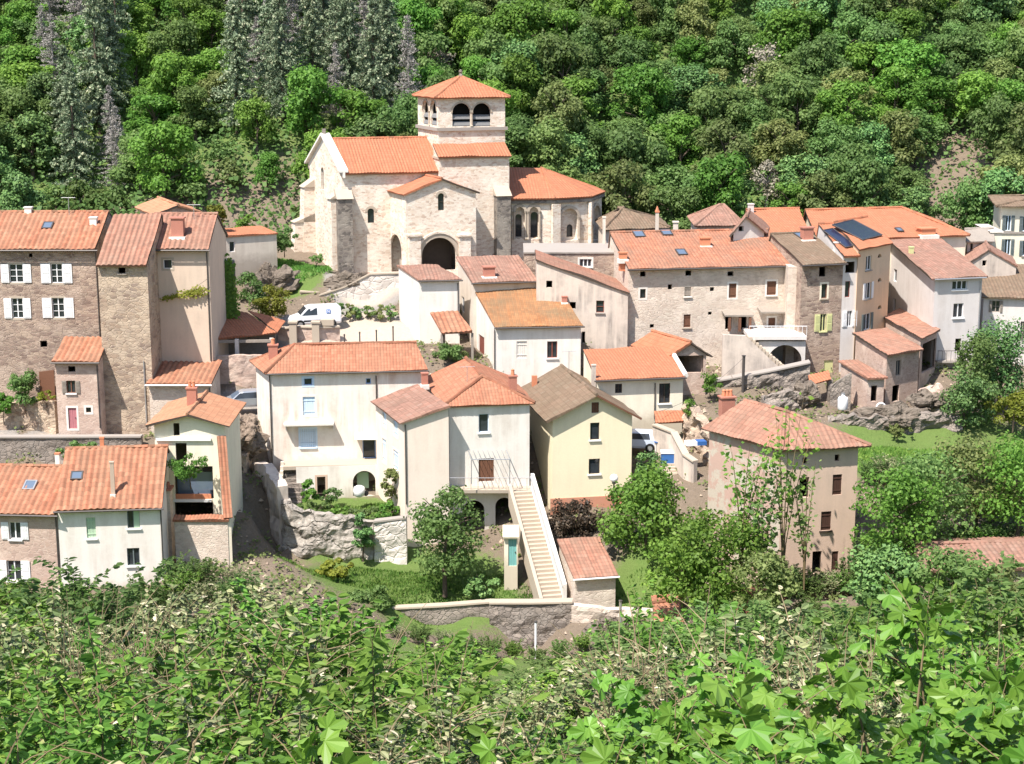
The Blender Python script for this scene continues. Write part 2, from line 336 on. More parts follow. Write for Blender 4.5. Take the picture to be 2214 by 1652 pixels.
def roof_face(mb, pts, ax, th=.13, per=.3, amp=.035, lift=.0, seg=6, wob=.07, m=0, mu=1):
    pts = [Vector(p) for p in pts]; ax = Vector(ax).normalized(); n = Vector((0, 0, 0))
    for i in range(len(pts)): n += (pts[i] - pts[0]).cross(pts[(i + 1) % len(pts)] - pts[0])
    n.normalize()
    if n.z < 0: n = -n
    b_ = n.cross(ax).normalized()
    if b_.z < 0: b_ = -b_
    o = pts[0]; q = [((p - o).dot(ax), (p - o).dot(b_)) for p in pts]
    a0, a1 = min(x[0] for x in q), max(x[0] for x in q)
    k = 6; step = per / k; N = max(1, int((a1 - a0) / step)); A = sorted({a0 + (a1 - a0) * i / N for i in range(N + 1)} | {x[0] for x in q})
    A2 = [A[0]]
    for a in A[1:]:
        if a - A2[-1] > 1e-4: A2.append(a)
    def rng(a):
        a = min(max(a, a0 + 1e-6), a1 - 1e-6); bs = []
        for i in range(len(q)):
            p, r = q[i], q[(i + 1) % len(q)]
            if (p[0] - a) * (r[0] - a) <= 0 and abs(p[0] - r[0]) > 1e-9: bs.append(p[1] + (r[1] - p[1]) * (a - p[0]) / (r[0] - p[0]))
        return (min(bs), max(bs)) if bs else (0, 0)
    ph = rnd.random() * 10; cols = []
    for a in A2:
        lo, hi = rng(a); jit = amp * (.5 - .5 * math.cos(6.28318 * (a - a0) / per)) ** .8
        row = []; e = (rnd.random() - .5) * .03
        for j in range(seg + 1):
            b = lo + (hi - lo) * j / seg + (e if j == 0 else 0)
            w = wob * (math.sin(a * .9 + ph) * math.sin(b * 1.1 + ph * 2) + .5 * math.sin(a * 2.3 + ph * 3 + b))
            row.append((mb.V(o + ax * a + b_ * b + n * (lift + th + jit + w)), (a, b)))
        bt = (mb.V(o + ax * a + b_ * lo + n * lift), mb.V(o + ax * a + b_ * hi + n * lift)); cols.append((row, bt))
    for (r0, t0), (r1, t1) in zip(cols, cols[1:]):
        for j in range(seg):
            mb.f.append([r0[j][0], r1[j][0], r1[j + 1][0], r0[j + 1][0]]); mb.m.append(m)
            mb.uv[len(mb.f) - 1] = [r0[j][1], r1[j][1], r1[j + 1][1], r0[j + 1][1]]
        mb.f.append([r0[0][0], r1[0][0], t1[0], t0[0]]); mb.m.append(m); mb.uv[len(mb.f) - 1] = [r0[0][1], r1[0][1], r1[0][1], r0[0][1]]
        mb.idx([t0[0], t1[0], t1[1], t0[1]], mu); mb.idx([r0[seg][0], r1[seg][0], t1[1], t0[1]], mu)
    for r, t in (cols[0], cols[-1]): mb.idx([t[0]] + [x[0] for x in r] + [t[1]], mu)
def ridge_cap(mb, a, b, r=.13, m=0):
    a, b = Vector(a), Vector(b); L = (b - a).length; n = max(2, int(L / .45))
    for i in range(n):
        p, q = a + (b - a) * (i / n), a + (b - a) * ((i + 1.08) / n)
        k = len(mb.f); mb.tube([p, q], [r * .92, r * 1.1], 6, m)
        for j in range(k, len(mb.f)): mb.uv[j] = [(i * .7, 3.3)] * len(mb.f[j])
class Blk:
    """A walled block: front wall A->B, w = backwards. Positions are read off the picture once and turned into metres."""
    def __init__(s, T, xl, Yl, xr, ye, yb, Yr=None, yer=None, D=6, xb=None, back=None, rot=0, zb=None, ze=None):
        s.T = T
        a = at(xl, ye, Yl); s.ze = a.z if ze is None else ze
        if yer is not None: b = atz(xr, yer, s.ze)
        else: b = at(xr, ye, Yl if Yr is None else Yr)
        s.A = Vector((a.x, a.y, 0)); B = Vector((b.x, b.y, 0)); s.W = (B - s.A).length; s.u = (B - s.A) / s.W; s.B = B
        if back: c = atz(back[0], back[1], s.ze); wv = Vector((c.x, c.y, 0)) - s.A; s.D = wv.length; s.w = wv / s.D
        elif xb is not None:
            lo, hi = -1.2, 1.2
            for _ in range(40):
                r = (lo + hi) / 2; p = s.A + Vector((-math.sin(r), math.cos(r), 0)) * D
                if proj((p.x, p.y, s.ze))[0] > xb: lo = r
                else: hi = r
            s.D = D; s.w = Vector((-math.sin(r), math.cos(r), 0))
        else: s.D = D; s.w = Vector((-s.u.y, s.u.x, 0))
        if rot: s.w = Vector((-math.sin(R(rot)), math.cos(R(rot)), 0))
        s.zb = (at((xl + xr) / 2, yb, (a.y + b.y) / 2).z if zb is None else zb) - 1.8
        s.nf = Vector((s.u.y, -s.u.x, 0)); s.nl = Vector((-s.w.y, s.w.x, 0)); s.planes = []; s.ops = {'f': [], 'l': [], 'r': [], 'b': []}; s.pend = []
    def L(s, a, b, z): p = s.A + s.u * a + s.w * b; return Vector((p.x, p.y, z))
    def wall(s, k):
        return {'f': (s.A, s.u, s.nf), 'l': (s.A, s.w, s.nl), 'r': (s.B, s.w, -s.nl), 'b': (s.A + s.w * s.D, s.u, -s.nf)}[k]
    def hit(s, k, px, py):
        O, d, n = s.wall(k); r = ray(px, py); t = (O - CAM).dot(n) / r.dot(n); p = CAM + r * t; return (p - O).dot(d), p.z
    def rect(s, k, x0, y0, x1, y1):
        xm, ym = (x0 + x1) / 2, (y0 + y1) / 2
        a = s.hit(k, x0, ym)[0]; b = s.hit(k, x1, ym)[0]; c = s.hit(k, xm, y1)[1]; d = s.hit(k, xm, y0)[1]
        return min(a, b), max(a, b), c, d
    # ------- windows: (wall, kind, x0, y0, x1, y1, opts)
    def win(s, k, kind, x0, y0, x1, y1, **o):
        s0, s1, z0, z1 = s.rect(k, x0, y0, x1, y1); s.win_at(k, kind, s0, s1, z0, z1, **o)
    def win_at(s, k, kind, s0, s1, z0, z1, arch=False, frame='wpaint', mat=None, shut=None, shutw=None, sill=None, surround=None, mull=1, trans=1, inset=.16, only=None, name=None):
        s.ops[k].append((s0, s1, z0, z1, arch)); s.pend.append((k, kind, s0, s1, z0, z1, arch, frame, mat, shut, shutw, sill, surround, mull, trans, inset, only, name))
    def _win(s, k, kind, s0, s1, z0, z1, arch, frame, mat, shut, shutw, sill, surround, mull, trans, inset, only, name):
        O, d, n = s.wall(k); up = Vector((0, 0, 1)); P = lambda a, z, kk=0: Vector((O.x, O.y, 0)) + d * a + n * kk + up * z
        par = None; w, h = s1 - s0, z1 - z0
        if kind in ('cas', 'glass'):
            mb = MB(); mb.face([P(s0, z0, -inset), P(s1, z0, -inset), P(s1, z1, -inset), P(s0, z1, -inset)]); par = mb.build(name or 'window', M['glass'], s.T)
            f = .055; mb = MB()
            bars = [(s0, s0 + f, z0, z1), (s1 - f, s1, z0, z1), (s0 + f, s1 - f, z0, z0 + f), (s0 + f, s1 - f, z1 - f, z1)]
            for j in range(mull): c = s0 + w * (j + 1) / (mull + 1); bars.append((c - .04, c + .04, z0 + f, z1 - f))
            for a, b, c, e in bars: mb.box(P(a, c, -inset + .01), d * (b - a), up * (e - c), n * .06)
            for j in range(trans):
                c = z0 + h * (j + 1) / (trans + 1); mb.box(P(s0 + f, c - .02, -inset + .02), d * (w - 2 * f), up * .04, n * .035)
            mb.build('frame', M[frame], par)
        elif kind in ('shut', 'door'):
            mb = MB(); nb = max(2, int(w / .16)); bw = w / nb
            for j in range(nb): mb.box(P(s0 + j * bw + .006, z0, -.12), d * (bw - .012), up * h, n * (.035 + .006 * (j % 2)))
            if kind == 'shut':
                for q in (.2, .8): mb.box(P(s0, z0 + h * q - .04, -.075), d * w, up * .08, n * .03)
            par = mb.build(name or ('door' if kind == 'door' else 'closed_shutter'), M[mat or 'wood_brown'], s.T)
            if kind == 'door':
                mb = MB(); mb.cbox(P(s0 + w * .85, z0 + h * .48, -.06), .06, .06, .1); mb.build('handle', M['metal'], par)
        elif kind == 'hole':
            if w * h > .25:
                mb = MB(); f = .05
                for a, b, c, e in ((s0, s0 + f, z0, z1), (s1 - f, s1, z0, z1), (s0 + f, s1 - f, z1 - f, z1)): mb.box(P(a, c, -.2), d * (b - a), up * (e - c), n * .08)
                if not arch: par = mb.build('opening_frame', M['wood_dark'], s.T)
        if shut:
            sw = shutw or w / 2
            for sgn in ((-1, 1) if only is None else (only,)):
                a = s0 - sw - .02 if sgn < 0 else s1 + .02; mb = MB(); t = .05
                mb.box(P(a, z0, .02), d * sw, up * h, n * t)
                for q0, q1 in ((.06, .46), (.52, .95)):
                    nl = 7
                    for j in range(nl):
                        zz = z0 + h * (q0 + (q1 - q0) * j / nl); mb.box(P(a + sw * .16, zz, .02 + t), d * sw * .68, up * (h * (q1 - q0) / nl * .55), n * .022)
                mb.build('shutter', M[shut], par or s.T)
        if sill:
            mb = MB(); mb.box(P(s0 - .1, z0 - .1, -.1), d * (w + .2), up * .095, n * .22); mb.build('sill', M[sill], par or s.T)
        if surround:
            mb = MB(); f = .16
            for a, b, c, e in ((s0 - f, s0 - .003, z0 - f, z1 + f), (s1 + .003, s1 + f, z0 - f, z1 + f), (s0 - .003, s1 + .003, z1 + .003, z1 + f), (s0 - .003, s1 + .003, z0 - f, z0 - .003)):
                mb.box(P(a, c, -.02), d * (b - a), up * (e - c), n * .035)
            mb.build('surround', M[surround], par or s.T)
    def walls(s, mat, outl=None, name='wall', which='flrb'):
        outl = outl or {}; mb = MB()
        for k in which:
            O, d, n = s.wall(k); w = s.W if k in 'fb' else s.D
            out = outl.get(k) or s.outline.get(k) or [(0, s.zb), (w, s.zb), (w, s.ze), (0, s.ze)]
            wall_mesh(mb, O, d, n, out, s.ops[k], r=getattr(s, 'rv', .25))
        ob = mb.build(name, M[mat], s.T); ob.data.attributes.new('damp', 'FLOAT', 'POINT').data.foreach_set('value', [1 - (v[2] - s.zb - 1.8) / 1.5 for v in mb.v])
        for q in s.pend: s._win(*q)
        return ob
    outline = {}
    def roof(s, kind, mat, H=None, ry=None, rt=.5, o=.5, g=.3, ob=None, per=.3, amp=.04, name='roof', cap=True, wob=.05, gl=None, gr=None, hl=None, hr=None, th=.13, under='wood_dark'):
        W, D, ze = s.W, s.D, s.ze; ob = o if ob is None else ob; gl = g if gl is None else gl; gr = g if gr is None else gr
        mb = MB(); kw = dict(per=per, amp=amp, wob=wob, th=th); Q = s.L; s.outline = {}
        if H is None:
            c = {'gable_x': (W / 2, rt * D), 'shed_f': (W / 2, D), 'gable_y': (rt * W, 0), 'hip': (W / 2, D / 2), 'shed_l': (W, 0), 'shed_r': (0, 0), 'hip_y': (W / 2, (hl or W / 2)), 'pyr': (W / 2, D / 2)}[kind]
            p = s.L(c[0], c[1], 0); zr = at(proj((p.x, p.y, ze))[0], ry, p.y).z
            if kind in ('gable_x', 'shed_f', 'hip', 'hip_y'):
                run = {'gable_x': rt * D, 'shed_f': D, 'hip': rt * D, 'hip_y': hl or W / 2}[kind]; k0 = (zr - ze) / run; s.ze += max(0, o * (k0 + .2) - .1); ze = s.ze
            H = max(.3, zr - ze)
        s.H = H; zt = ze + H; faces = []
        if kind == 'gable_x':
            y = rt * D; kf = H / y; kb = H / (D - y)
            faces = [([Q(-gl, -o, ze - kf * o), Q(W + gr, -o, ze - kf * o), Q(W + gr, y, zt), Q(-gl, y, zt)], s.u), ([Q(-gl, y, zt), Q(W + gr, y, zt), Q(W + gr, D + ob, ze - kb * ob), Q(-gl, D + ob, ze - kb * ob)], s.u)]
            for k in 'lr': s.outline[k] = [(0, s.zb), (D, s.zb), (D, ze), (y, zt), (0, ze)]
            if cap: caps = [(Q(-gl, y, zt + .17), Q(W + gr, y, zt + .17))]
        elif kind == 'gable_y':
            x = rt * W; kl = H / x; kr = H / (W - x)
            faces = [([Q(-gl, -o, ze - kl * gl), Q(-gl, D + ob, ze - kl * gl), Q(x, D + ob, zt), Q(x, -o, zt)], s.w), ([Q(W + gr, -o, ze - kr * gr), Q(W + gr, D + ob, ze - kr * gr), Q(x, D + ob, zt), Q(x, -o, zt)], s.w)]
            for k in 'fb': s.outline[k] = [(0, s.zb), (W, s.zb), (W, ze), (x, zt), (0, ze)]
            caps = [(Q(x, -o, zt + .17), Q(x, D + ob, zt + .17))]
        elif kind == 'shed_f':
            kf = H / D
            faces = [([Q(-gl, -o, ze - kf * o), Q(W + gr, -o, ze - kf * o), Q(W + gr, D + ob, zt + kf * ob), Q(-gl, D + ob, zt + kf * ob)], s.u)]; caps = []
            for k in 'lr': s.outline[k] = [(0, s.zb), (D, s.zb), (D, zt), (0, ze)]
            s.outline['b'] = [(0, s.zb), (W, s.zb), (W, zt), (0, zt)]
        elif kind in ('shed_l', 'shed_r'):
            kf = H / W; lo = kind == 'shed_l'; za, zc = (ze, zt) if lo else (zt, ze); e = -1 if lo else 1
            faces = [([Q(-gl, -o, za + e * kf * gl), Q(-gl, D + ob, za + e * kf * gl), Q(W + gr, D + ob, zc - e * kf * gr), Q(W + gr, -o, zc - e * kf * gr)], s.w)]; caps = []
            for k in 'fb': s.outline[k] = [(0, s.zb), (W, s.zb), (W, zc), (0, za)]
            s.outline['l'] = [(0, s.zb), (D, s.zb), (D, za), (0, za)]; s.outline['r'] = [(0, s.zb), (D, s.zb), (D, zc), (0, zc)]
        elif kind in ('hip', 'pyr'):
            y = rt * D; hl = y if hl is None else hl; hr = y if hr is None else hr
            if kind == 'pyr': hl = hr = W / 2
            kf = H / y; kb = H / (D - y); kl = H / max(hl, .01); kr = H / max(hr, .01); zo = ze - kf * o
            gl_ = (o * kf / kl) if hl > .05 else gl; gr_ = (o * kf / kr) if hr > .05 else gr; ob_ = o * kf / kb
            a, b, c, d_ = Q(-gl_, -o, zo), Q(W + gr_, -o, zo), Q(W + gr_, D + ob_, zo), Q(-gl_, D + ob_, zo); e, f = Q(hl if hl > .05 else -gl, y, zt), Q(W - hr if hr > .05 else W + gr, y, zt)
            faces = [([a, b, f, e] if kind == 'hip' else [a, b, e], s.u), ([d_, c, f, e] if kind == 'hip' else [d_, c, e], s.u)]
            if hl > .05: faces.append(([a, d_, e], s.w))
            else: s.outline['l'] = [(0, s.zb), (D, s.zb), (D, ze), (y, zt), (0, ze)]
            if hr > .05: faces.append(([b, c, f], s.w))
            else: s.outline['r'] = [(0, s.zb), (D, s.zb), (D, ze), (y, zt), (0, ze)]
            up = Vector((0, 0, .15)); caps = [(e + up, f + up)] if kind == 'hip' else []
            if hl > .05: caps += [(a + up, e + up), (d_ + up, e + up)]
            if hr > .05: caps += [(b + up, f + up), (c + up, f + up)]
        elif kind == 'hip_y':   # ridge running back, hipped at the front
            x = W / 2; hf = hl or x; k = H / x; kf = H / hf; of = o * k / kf
            a, b, c, d_ = Q(-o, -of, ze - k * o), Q(W + o, -of, ze - k * o), Q(W + o, D + .2, ze - k * o), Q(-o, D + .2, ze - k * o); e, f = Q(x, hf, zt), Q(x, D + .2, zt)
            faces = [([a, b, e], s.u), ([a, d_, f, e], s.w), ([b, c, f, e], s.w)]; up = Vector((0, 0, .15)); caps = [(a + up, e + up), (b + up, e + up), (e + up, f + up)]
            s.outline['b'] = [(0, s.zb), (W, s.zb), (W, ze), (x, zt), (0, ze)]
        for pts, ax in faces: roof_face(mb, pts, ax, **kw)
        if cap:
            for a, b in caps: ridge_cap(mb, a, b)
        s.planes += [p for p, _ in faces]; s.rf = mb.build(name, [M[mat], M[under]], s.T); return s.rf
    def on_roof(s, px, py, i=None):
        best = None; r = ray(px, py)
        for j, p in enumerate(s.planes):
            if i is not None and j != i: continue
            n = (p[1] - p[0]).cross(p[2] - p[0]).normalized()
            if n.z < 0: n = -n
            if abs(r.dot(n)) < 1e-6: continue
            t = (p[0] - CAM).dot(n) / r.dot(n); q = CAM + r * t
            c = sum(p, Vector((0, 0, 0))) / len(p); e = (q - c).length
            if best is None or e < best[0]: best = (e, q, n)
        return best[1], best[2]
    def chimney(s, x0, y0, x1, y1, mat='brick', pots=0, i=0, cap=True, capmat=None, flash=None, d=None):
        q, n = s.on_roof((x0 + x1) / 2, y1, i); k = q.y / F; w = (x1 - x0) * k; top = at((x0 + x1) / 2, y0, q.y).z; rz = math.atan2(s.u.y, s.u.x)
        mb = MB(); d = d or w * .8; mb.cbox((q.x, q.y + d / 2, q.z - .8), w, d, top - q.z + .8 - (.12 if cap else 0), rz)
        if cap: mb.cbox((q.x, q.y + d / 2, top - .12), w * 1.2, d * 1.2, .1, rz, 1)
        c = mb.build('chimney', [M[mat], M[capmat or mat]], s.T)
        for j in range(pots):
            mb = MB(); x = q + s.u * ((j - (pots - 1) / 2) * w * .8 / max(1, pots)) + Vector((0, d / 2, 0)); mb.lathe((x.x, x.y, top - .03), [(w * .26 / max(1, pots) ** .4, 0), (w * .2 / max(1, pots) ** .4, .35), (w * .24 / max(1, pots) ** .4, .42), (.02, .5)], 8); mb.build('chimney_pot', M['terra'], c)
        if flash: mb = MB(); mb.cbox((q.x, q.y + d / 2 - .1, q.z - .12), w * 1.35, d * 1.5, .34, rz); mb.build('flashing', M[flash], c)
        return c
    def skylight(s, x0, y0, x1, y1, i=0, frame='metal', glass='skyglass', name='skylight'):
        a, n = s.on_roof((x0 + x1) / 2, y1, i); b, _ = s.on_roof((x0 + x1) / 2, y0, i); p = s.planes[i]
        ax = (s.u if abs((p[1] - p[0]).normalized().dot(s.u)) > .7 else s.w); k = a.y / F; w = (x1 - x0) * k
        v = n.cross(ax).normalized(); v = v if v.z > 0 else -v; h = max(.3, abs((b - a).dot(v))); o = a - ax * w / 2 + n * .12
        mb = MB(); f = .09
        for oo, aa, bb in ((o, ax * f, v * h), (o + ax * (w - f), ax * f, v * h), (o + ax * f, ax * (w - 2 * f), v * f), (o + ax * f + v * (h - f), ax * (w - 2 * f), v * f)): mb.box(oo, aa, bb, n * .16)
        fr = mb.build(name, M[frame], s.T); mb = MB(); mb.box(o + ax * f + v * f, ax * (w - 2 * f), v * (h - 2 * f), n * .13); mb.build('pane', M[glass], fr)
    def gutter(s, mat='metal', o=.5, r=.07, a=0, b=None, k='f', dz=0):
        pl = s.planes[0]; mb = MB(); b = s.W if b is None else b; kf = pl[0].z
        mb.tube([s.L(a - .2, -o - .05, kf + .02 + dz), s.L(b + .2, -o - .05, kf + .02 + dz)], r, 6); mb.build('gutter', M[mat], s.T)
    def pipe(s, px, y0, y1, k='f', mat='metal', r=.05):
        a, z0 = s.hit(k, px, y0); _, z1 = s.hit(k, px, y1); O, d, n = s.wall(k); p = Vector((O.x, O.y, 0)) + d * a + n * .07
        mb = MB(); mb.tube([(p.x, p.y, z0), (p.x, p.y, z1)], r, 6); mb.build('downpipe', M[mat], s.T)
def slab(T, name, mat, pts, th=.2):
    """A plate through the given world points (first three set its plane), thickened downwards."""
    mb = MB(); n = len(pts); a = [mb.V(p) for p in pts]; b = [mb.V((p[0], p[1], p[2] - th)) for p in pts]
    mb.idx(a); mb.idx(b[::-1])
    for i in range(n): mb.idx([a[i], b[i], b[(i + 1) % n], a[(i + 1) % n]])
    return mb.build(name, M[mat], T)
def free_roof(T, pts, mat, ax=None, per=.3, amp=.04, name='roof', th=.13, cap=None):
    mb = MB(); roof_face(mb, pts, ax or (Vector(pts[1]) - Vector(pts[0])), per=per, amp=amp, th=th)
    for a, b in cap or []: ridge_cap(mb, a, b)
    return mb.build(name, [M[mat], M['wood_dark']], T)
def vnoise(x, y, s=0):
    return (math.sin(x * 1.7 + s) * math.cos(y * 1.3 - s * 2) + .6 * math.sin(x * 3.9 + y * 2.7 + s * 3) + .4 * math.cos(x * 7.1 - y * 6.3 + s * 5)) / 2
def wall_run(name, mat, pts, th, label, cat, rough=0, cap=None, group=None, below=1.5, T=None):
    """A free-standing or retaining wall following (px, ytop, ybottom, Y) stations."""
    P = [(at(x, t, Y), at(x, b, Y).z - below) for x, t, b, Y in pts]
    if T is None: loc = P[0][0].copy(); loc.z = P[0][1] + below; root = thing(name, loc, label, cat, group)
    else: root = T
    mb = MB(); st = []
    for (a, za), (b, zb) in zip(P, P[1:]):
        L = math.hypot(b.x - a.x, b.y - a.y); n = max(1, int(L / (.22 if rough else .5)))
        for i in range(n): k = i / n; st.append((a.lerp(b, k), za + (zb - za) * k))
    st.append(P[-1]); nz = 20 if rough else 2; fr = []; bk = []
    for i, (p, zb) in enumerate(st):
        q = st[min(i + 1, len(st) - 1)][0]; o = st[max(i - 1, 0)][0]; d = Vector((q.x - o.x, q.y - o.y, 0)).normalized(); n = Vector((d.y, -d.x, 0))
        f = []; b = []
        for j in range(nz + 1):
            z = zb + (p.z - zb) * j / nz; qq = Vector((p.x, p.y, z * 1.3)); r = rough * (1.3 * mnoise.fractal(qq * .6, 1.0, 2.0, 5) - .8 * abs(mnoise.noise(qq * 1.5))) if rough else 0
            zz = z + (rough * .9 * mnoise.noise(qq * 1.7) if j == nz else 0); f.append(mb.V((p.x + n.x * r, p.y + n.y * r, zz))); b.append(mb.V((p.x - n.x * th, p.y - n.y * th, zz)))
        fr.append(f); bk.append(b)
    for i in range(len(st) - 1):
        for j in range(nz): mb.idx([fr[i][j], fr[i + 1][j], fr[i + 1][j + 1], fr[i][j + 1]]); mb.idx([bk[i][j], bk[i + 1][j], bk[i + 1][j + 1], bk[i][j + 1]])
        mb.idx([fr[i][nz], fr[i + 1][nz], bk[i + 1][nz], bk[i][nz]])
    for f, b in ((fr[0], bk[0]), (fr[-1], bk[-1])):
        for j in range(nz): mb.idx([f[j], f[j + 1], b[j + 1], b[j]])
    mb.build('masonry', M[mat], root, smooth=False)
    if cap:
        mb = MB()
        for (a, _), (b, _) in zip(P, P[1:]):
            d = Vector((b.x - a.x, b.y - a.y, 0)).normalized(); n = Vector((d.y, -d.x, 0)); mb.box(a + n * .1 + Vector((0, 0, .004)), b - a, -n * (th + .2), Vector((0, 0, .12)))
        mb.build('coping', M[cap], root)
    return root
def rock(name, mat, px, py, Y, w, h, dp, label, seed=1, cat='rock', rough=.35):
    c = at(px, py, Y); mb = MB(); nu, nv = 56, 30; g = []
    for j in range(nv + 1):
        ph = -math.pi / 2 + math.pi * j / nv; row = []
        for i in range(nu):
            th = 6.2832 * i / nu; d = Vector((math.cos(ph) * math.cos(th), math.cos(ph) * math.sin(th), math.sin(ph))); q = Vector((d.x * w, d.y * dp, d.z * h)) + Vector((seed * 7.3, seed * 3.1, 0))
            a = mnoise.fractal(q * .55, 1.0, 2.0, 5); b = abs(mnoise.noise(q * 1.3)); cst = math.floor(mnoise.noise(q * .8) * 5) / 5
            r = 1 + rough * (a * 1.2 - b * .9 + cst * .7) * 1.3; row.append(mb.V((c.x + d.x * w * r, c.y + d.y * dp * r, c.z + d.z * h * r)))
        g.append(row)
    for a, b in zip(g, g[1:]):
        for i in range(nu): mb.idx([a[i], a[(i + 1) % nu], b[(i + 1) % nu], b[i]])
    return tag(mb.build(name, M[mat], None, loc=c), label, cat)
# ================================================================ the village, read left to right
def house(name, label, xl, Yl, ye, cat='house', group=None):
    p = at(xl, ye, Yl); return thing(name, (p.x, p.y, p.z - 8), label, cat, group)
# ---- tall rubble house on the far left with four white-shuttered windows
T = house('stone_house', 'tall brown rubble house with two rows of white shuttered windows', -60, 128, 540)
b = Blk(T, -70, 128, 209, 541, 935, D=9, Yr=128)
b.roof('gable_x', 'r_canal', ry=462, o=.45, g=.1, per=.42, amp=.095, gr=.0)
for (x0, y0, x1, y1, sw) in ((20, 571, 50, 611, .62), (110, 570, 135, 612, .75), (26, 645, 50, 688, .6), (113, 644, 139, 687, .75)):
    b.win('f', 'cas', x0, y0, x1, y1, shut='wpaint', shutw=sw, trans=2, surround='coping')
b.win('f', 'hole', 87, 737, 102, 751); b.win('f', 'hole', 62, 548, 70, 556)
b.gutter(); b.walls('brownstone'); b.pipe(207, 545, 740)
b.skylight(90, 485, 112, 499); b.chimney(53, 447, 68, 466, 'white', i=0); b.chimney(194, 469, 209, 492, 'white', i=0)
LH = b
# ---- projecting rubble block and cream tower under one roof
T = house('stone_house', 'rubble block with one tiny window projecting beside the cream tower', 212, 125, 575)
b = Blk(T, 211, 125.0, 318, 575, 935, D=6.5, Yr=125)
b.roof('gable_x', 'r_old', ry=466, rt=.93, o=.4, g=.05, per=.42, amp=.095, cap=False)
b.win('f', 'hole', 256, 579, 271, 591, sill='wood_grey'); b.walls('rubble'); b.pipe(311, 780, 925, mat='zinc')
T = house('tower_house', 'tall smooth cream tower house with one small square window', 318, 128.8, 540)
b = Blk(T, 316, 128.8, 451, 541, 860, D=8, Yr=128.8)
b.roof('gable_x', 'r_old', ry=466, rt=.5, o=.45, g=.1, per=.42, amp=.095)
b.win('f', 'cas', 353, 561, 372, 581, mull=0, trans=0, surround='coping', frame='wpaint')
for r in ((319, 646, 334, 666), (319, 674, 338, 719), (321, 743, 336, 760)): b.win('f', 'cas', *r, frame='wood_dark', mull=0)
b.gutter(); b.walls('cream'); b.pipe(447, 545, 780); b.chimney(371, 470, 397, 518, 'brick', flash='white', i=0)
TW = b
# ---- little house on the road in front of it
T = house('small_house', 'narrow two storey stone house with red tiled lean-to roof and pink door', 118, 123.5, 783)
b = Blk(T, 118, 123.5, 212, 783, 932, D=3.2, Yr=123.5)
b.roof('shed_f', 'r_canal', ry=737, o=.35, g=.15, per=.42, amp=.095)
b.win('f', 'hole', 147, 792, 163, 804); b.win('f', 'cas', 144, 823, 163, 850, frame='wood_brown', shut='wood_grey', shutw=.33, trans=0, sill='wpaint')
b.win('f', 'door', 148, 882, 166, 927, mat='wood_pink', surround='white'); b.win('f', 'cas', 186, 881, 197, 892, mull=0, trans=0, frame='wood_dark', surround='white')
b.gutter(o=.35); b.walls('pinkrubble'); b.pipe(210, 790, 925)
# ---- lean-to under the cream tower
T = house('lean_to_house', 'low lean-to with orange canal tiles at the foot of the cream tower', 322, 123.5, 831)
b = Blk(T, 322, 124.5, 455, 831, 895, D=4.2, Yr=124.5)
b.roof('shed_f', 'r_canal', ry=787, o=.5, g=.15, per=.42, amp=.095); b.win('f', 'hole', 403, 842, 413, 862); b.gutter('wpaint'); b.walls('paleruble'); b.pipe(453, 838, 890)
# ---- ivy wall right of the tower
ivyT = wall_run('ivy_wall', 'greywall', [(452, 563, 700, 136), (508, 566, 690, 136.5)], 1.2, 'dark tall wall overgrown with ivy beside the cream tower', 'wall', rough=.15)
# ---- open carport
p = at(520, 770, 134); T = thing('carport', p, 'open carport with orange hipped roof below the ivy wall', 'carport')
zE = at(451, 737, 131).z; c1, c2 = at(447, 738, 131), atz(598, 722, zE); r1 = at(508, 674, 138); r2 = at(536, 673, 137.5)
free_roof(T, [c1, c2, r2, r1], 'r_orange', per=.26); bk = c1 + Vector((1.6, 6.6, 0)); bk2 = c2 + Vector((0, 5.2, .1))
free_roof(T, [c2, bk2, r2], 'r_orange', per=.26); free_roof(T, [c1, bk, r1], 'r_orange', ax=(0, 1, 0), per=.26)
for px, Y in ((456, 131.3), (513, 131.5), (588, 132)):
    q = at(px, 765, Y); mb = MB(); mb.cbox((q.x, q.y, q.z - 1), .3, .3, zE - q.z + 1.05); mb.build('post', M['greyren'], T)
a, c = at(450, 768, 136.2), at(597, 768, 136.4); mb = MB(); mb.box((a.x, a.y, a.z - 1), (c.x - a.x, 0, 0), (0, .3, 0), (0, 0, zE - a.z + 1.0)); mb.build('back_wall', M['wood_grey'], T)
mb = MB(); mb.box((c1.x + .2, 131.4, zE - .28), (c2.x - c1.x - .4, .4, 0), (0, .2, 0), (0, 0, .22)); mb.build('beam', M['wood_grey'], T)
wall_run('garden_wall', 'pinkrubble', [(452, 772, 850, 130.3), (520, 768, 850, 130), (600, 770, 830, 130.3)], .5, 'pinkish rubble wall under the open carport', 'wall', rough=.08)
# ---- lower-left terrace row
T = house('terraced_house', 'low pinkish stone terraced house with white shutters and long orange roof', 0, 103, 1112)
b = Blk(T, -60, 103.4, 123, 1109, 1300, D=8, Yr=103)
b.roof('gable_x', 'r_canal', ry=1012, o=.4, g=.1, gr=.0, per=.42, amp=.1)
b.win('f', 'cas', 20, 1129, 45, 1166, shut='wpaint', shutw=.5, sill='wpaint', trans=0); b.win('f', 'cas', 16, 1212, 46, 1256, shut='wpaint', shutw=.6, sill='wpaint', trans=1)
b.gutter(o=.4); b.walls('pinkrubble'); b.pipe(121, 1118, 1260)
b.skylight(48, 1044, 75, 1064, frame='zinc'); b.chimney(120, 979, 130, 1011, 'white', capmat='terra', i=0)
T = house('terraced_house', 'white terraced house with pale green shutters and corrugated orange roof', 125, 102.6, 1104)
b = Blk(T, 124, 103, 349, 1104, 1290, D=8.3, Yr=103.7)
b.roof('gable_x', 'r_canal', ry=972, rt=.55, o=.4, g=.1, gl=.05, per=.42, amp=.1)
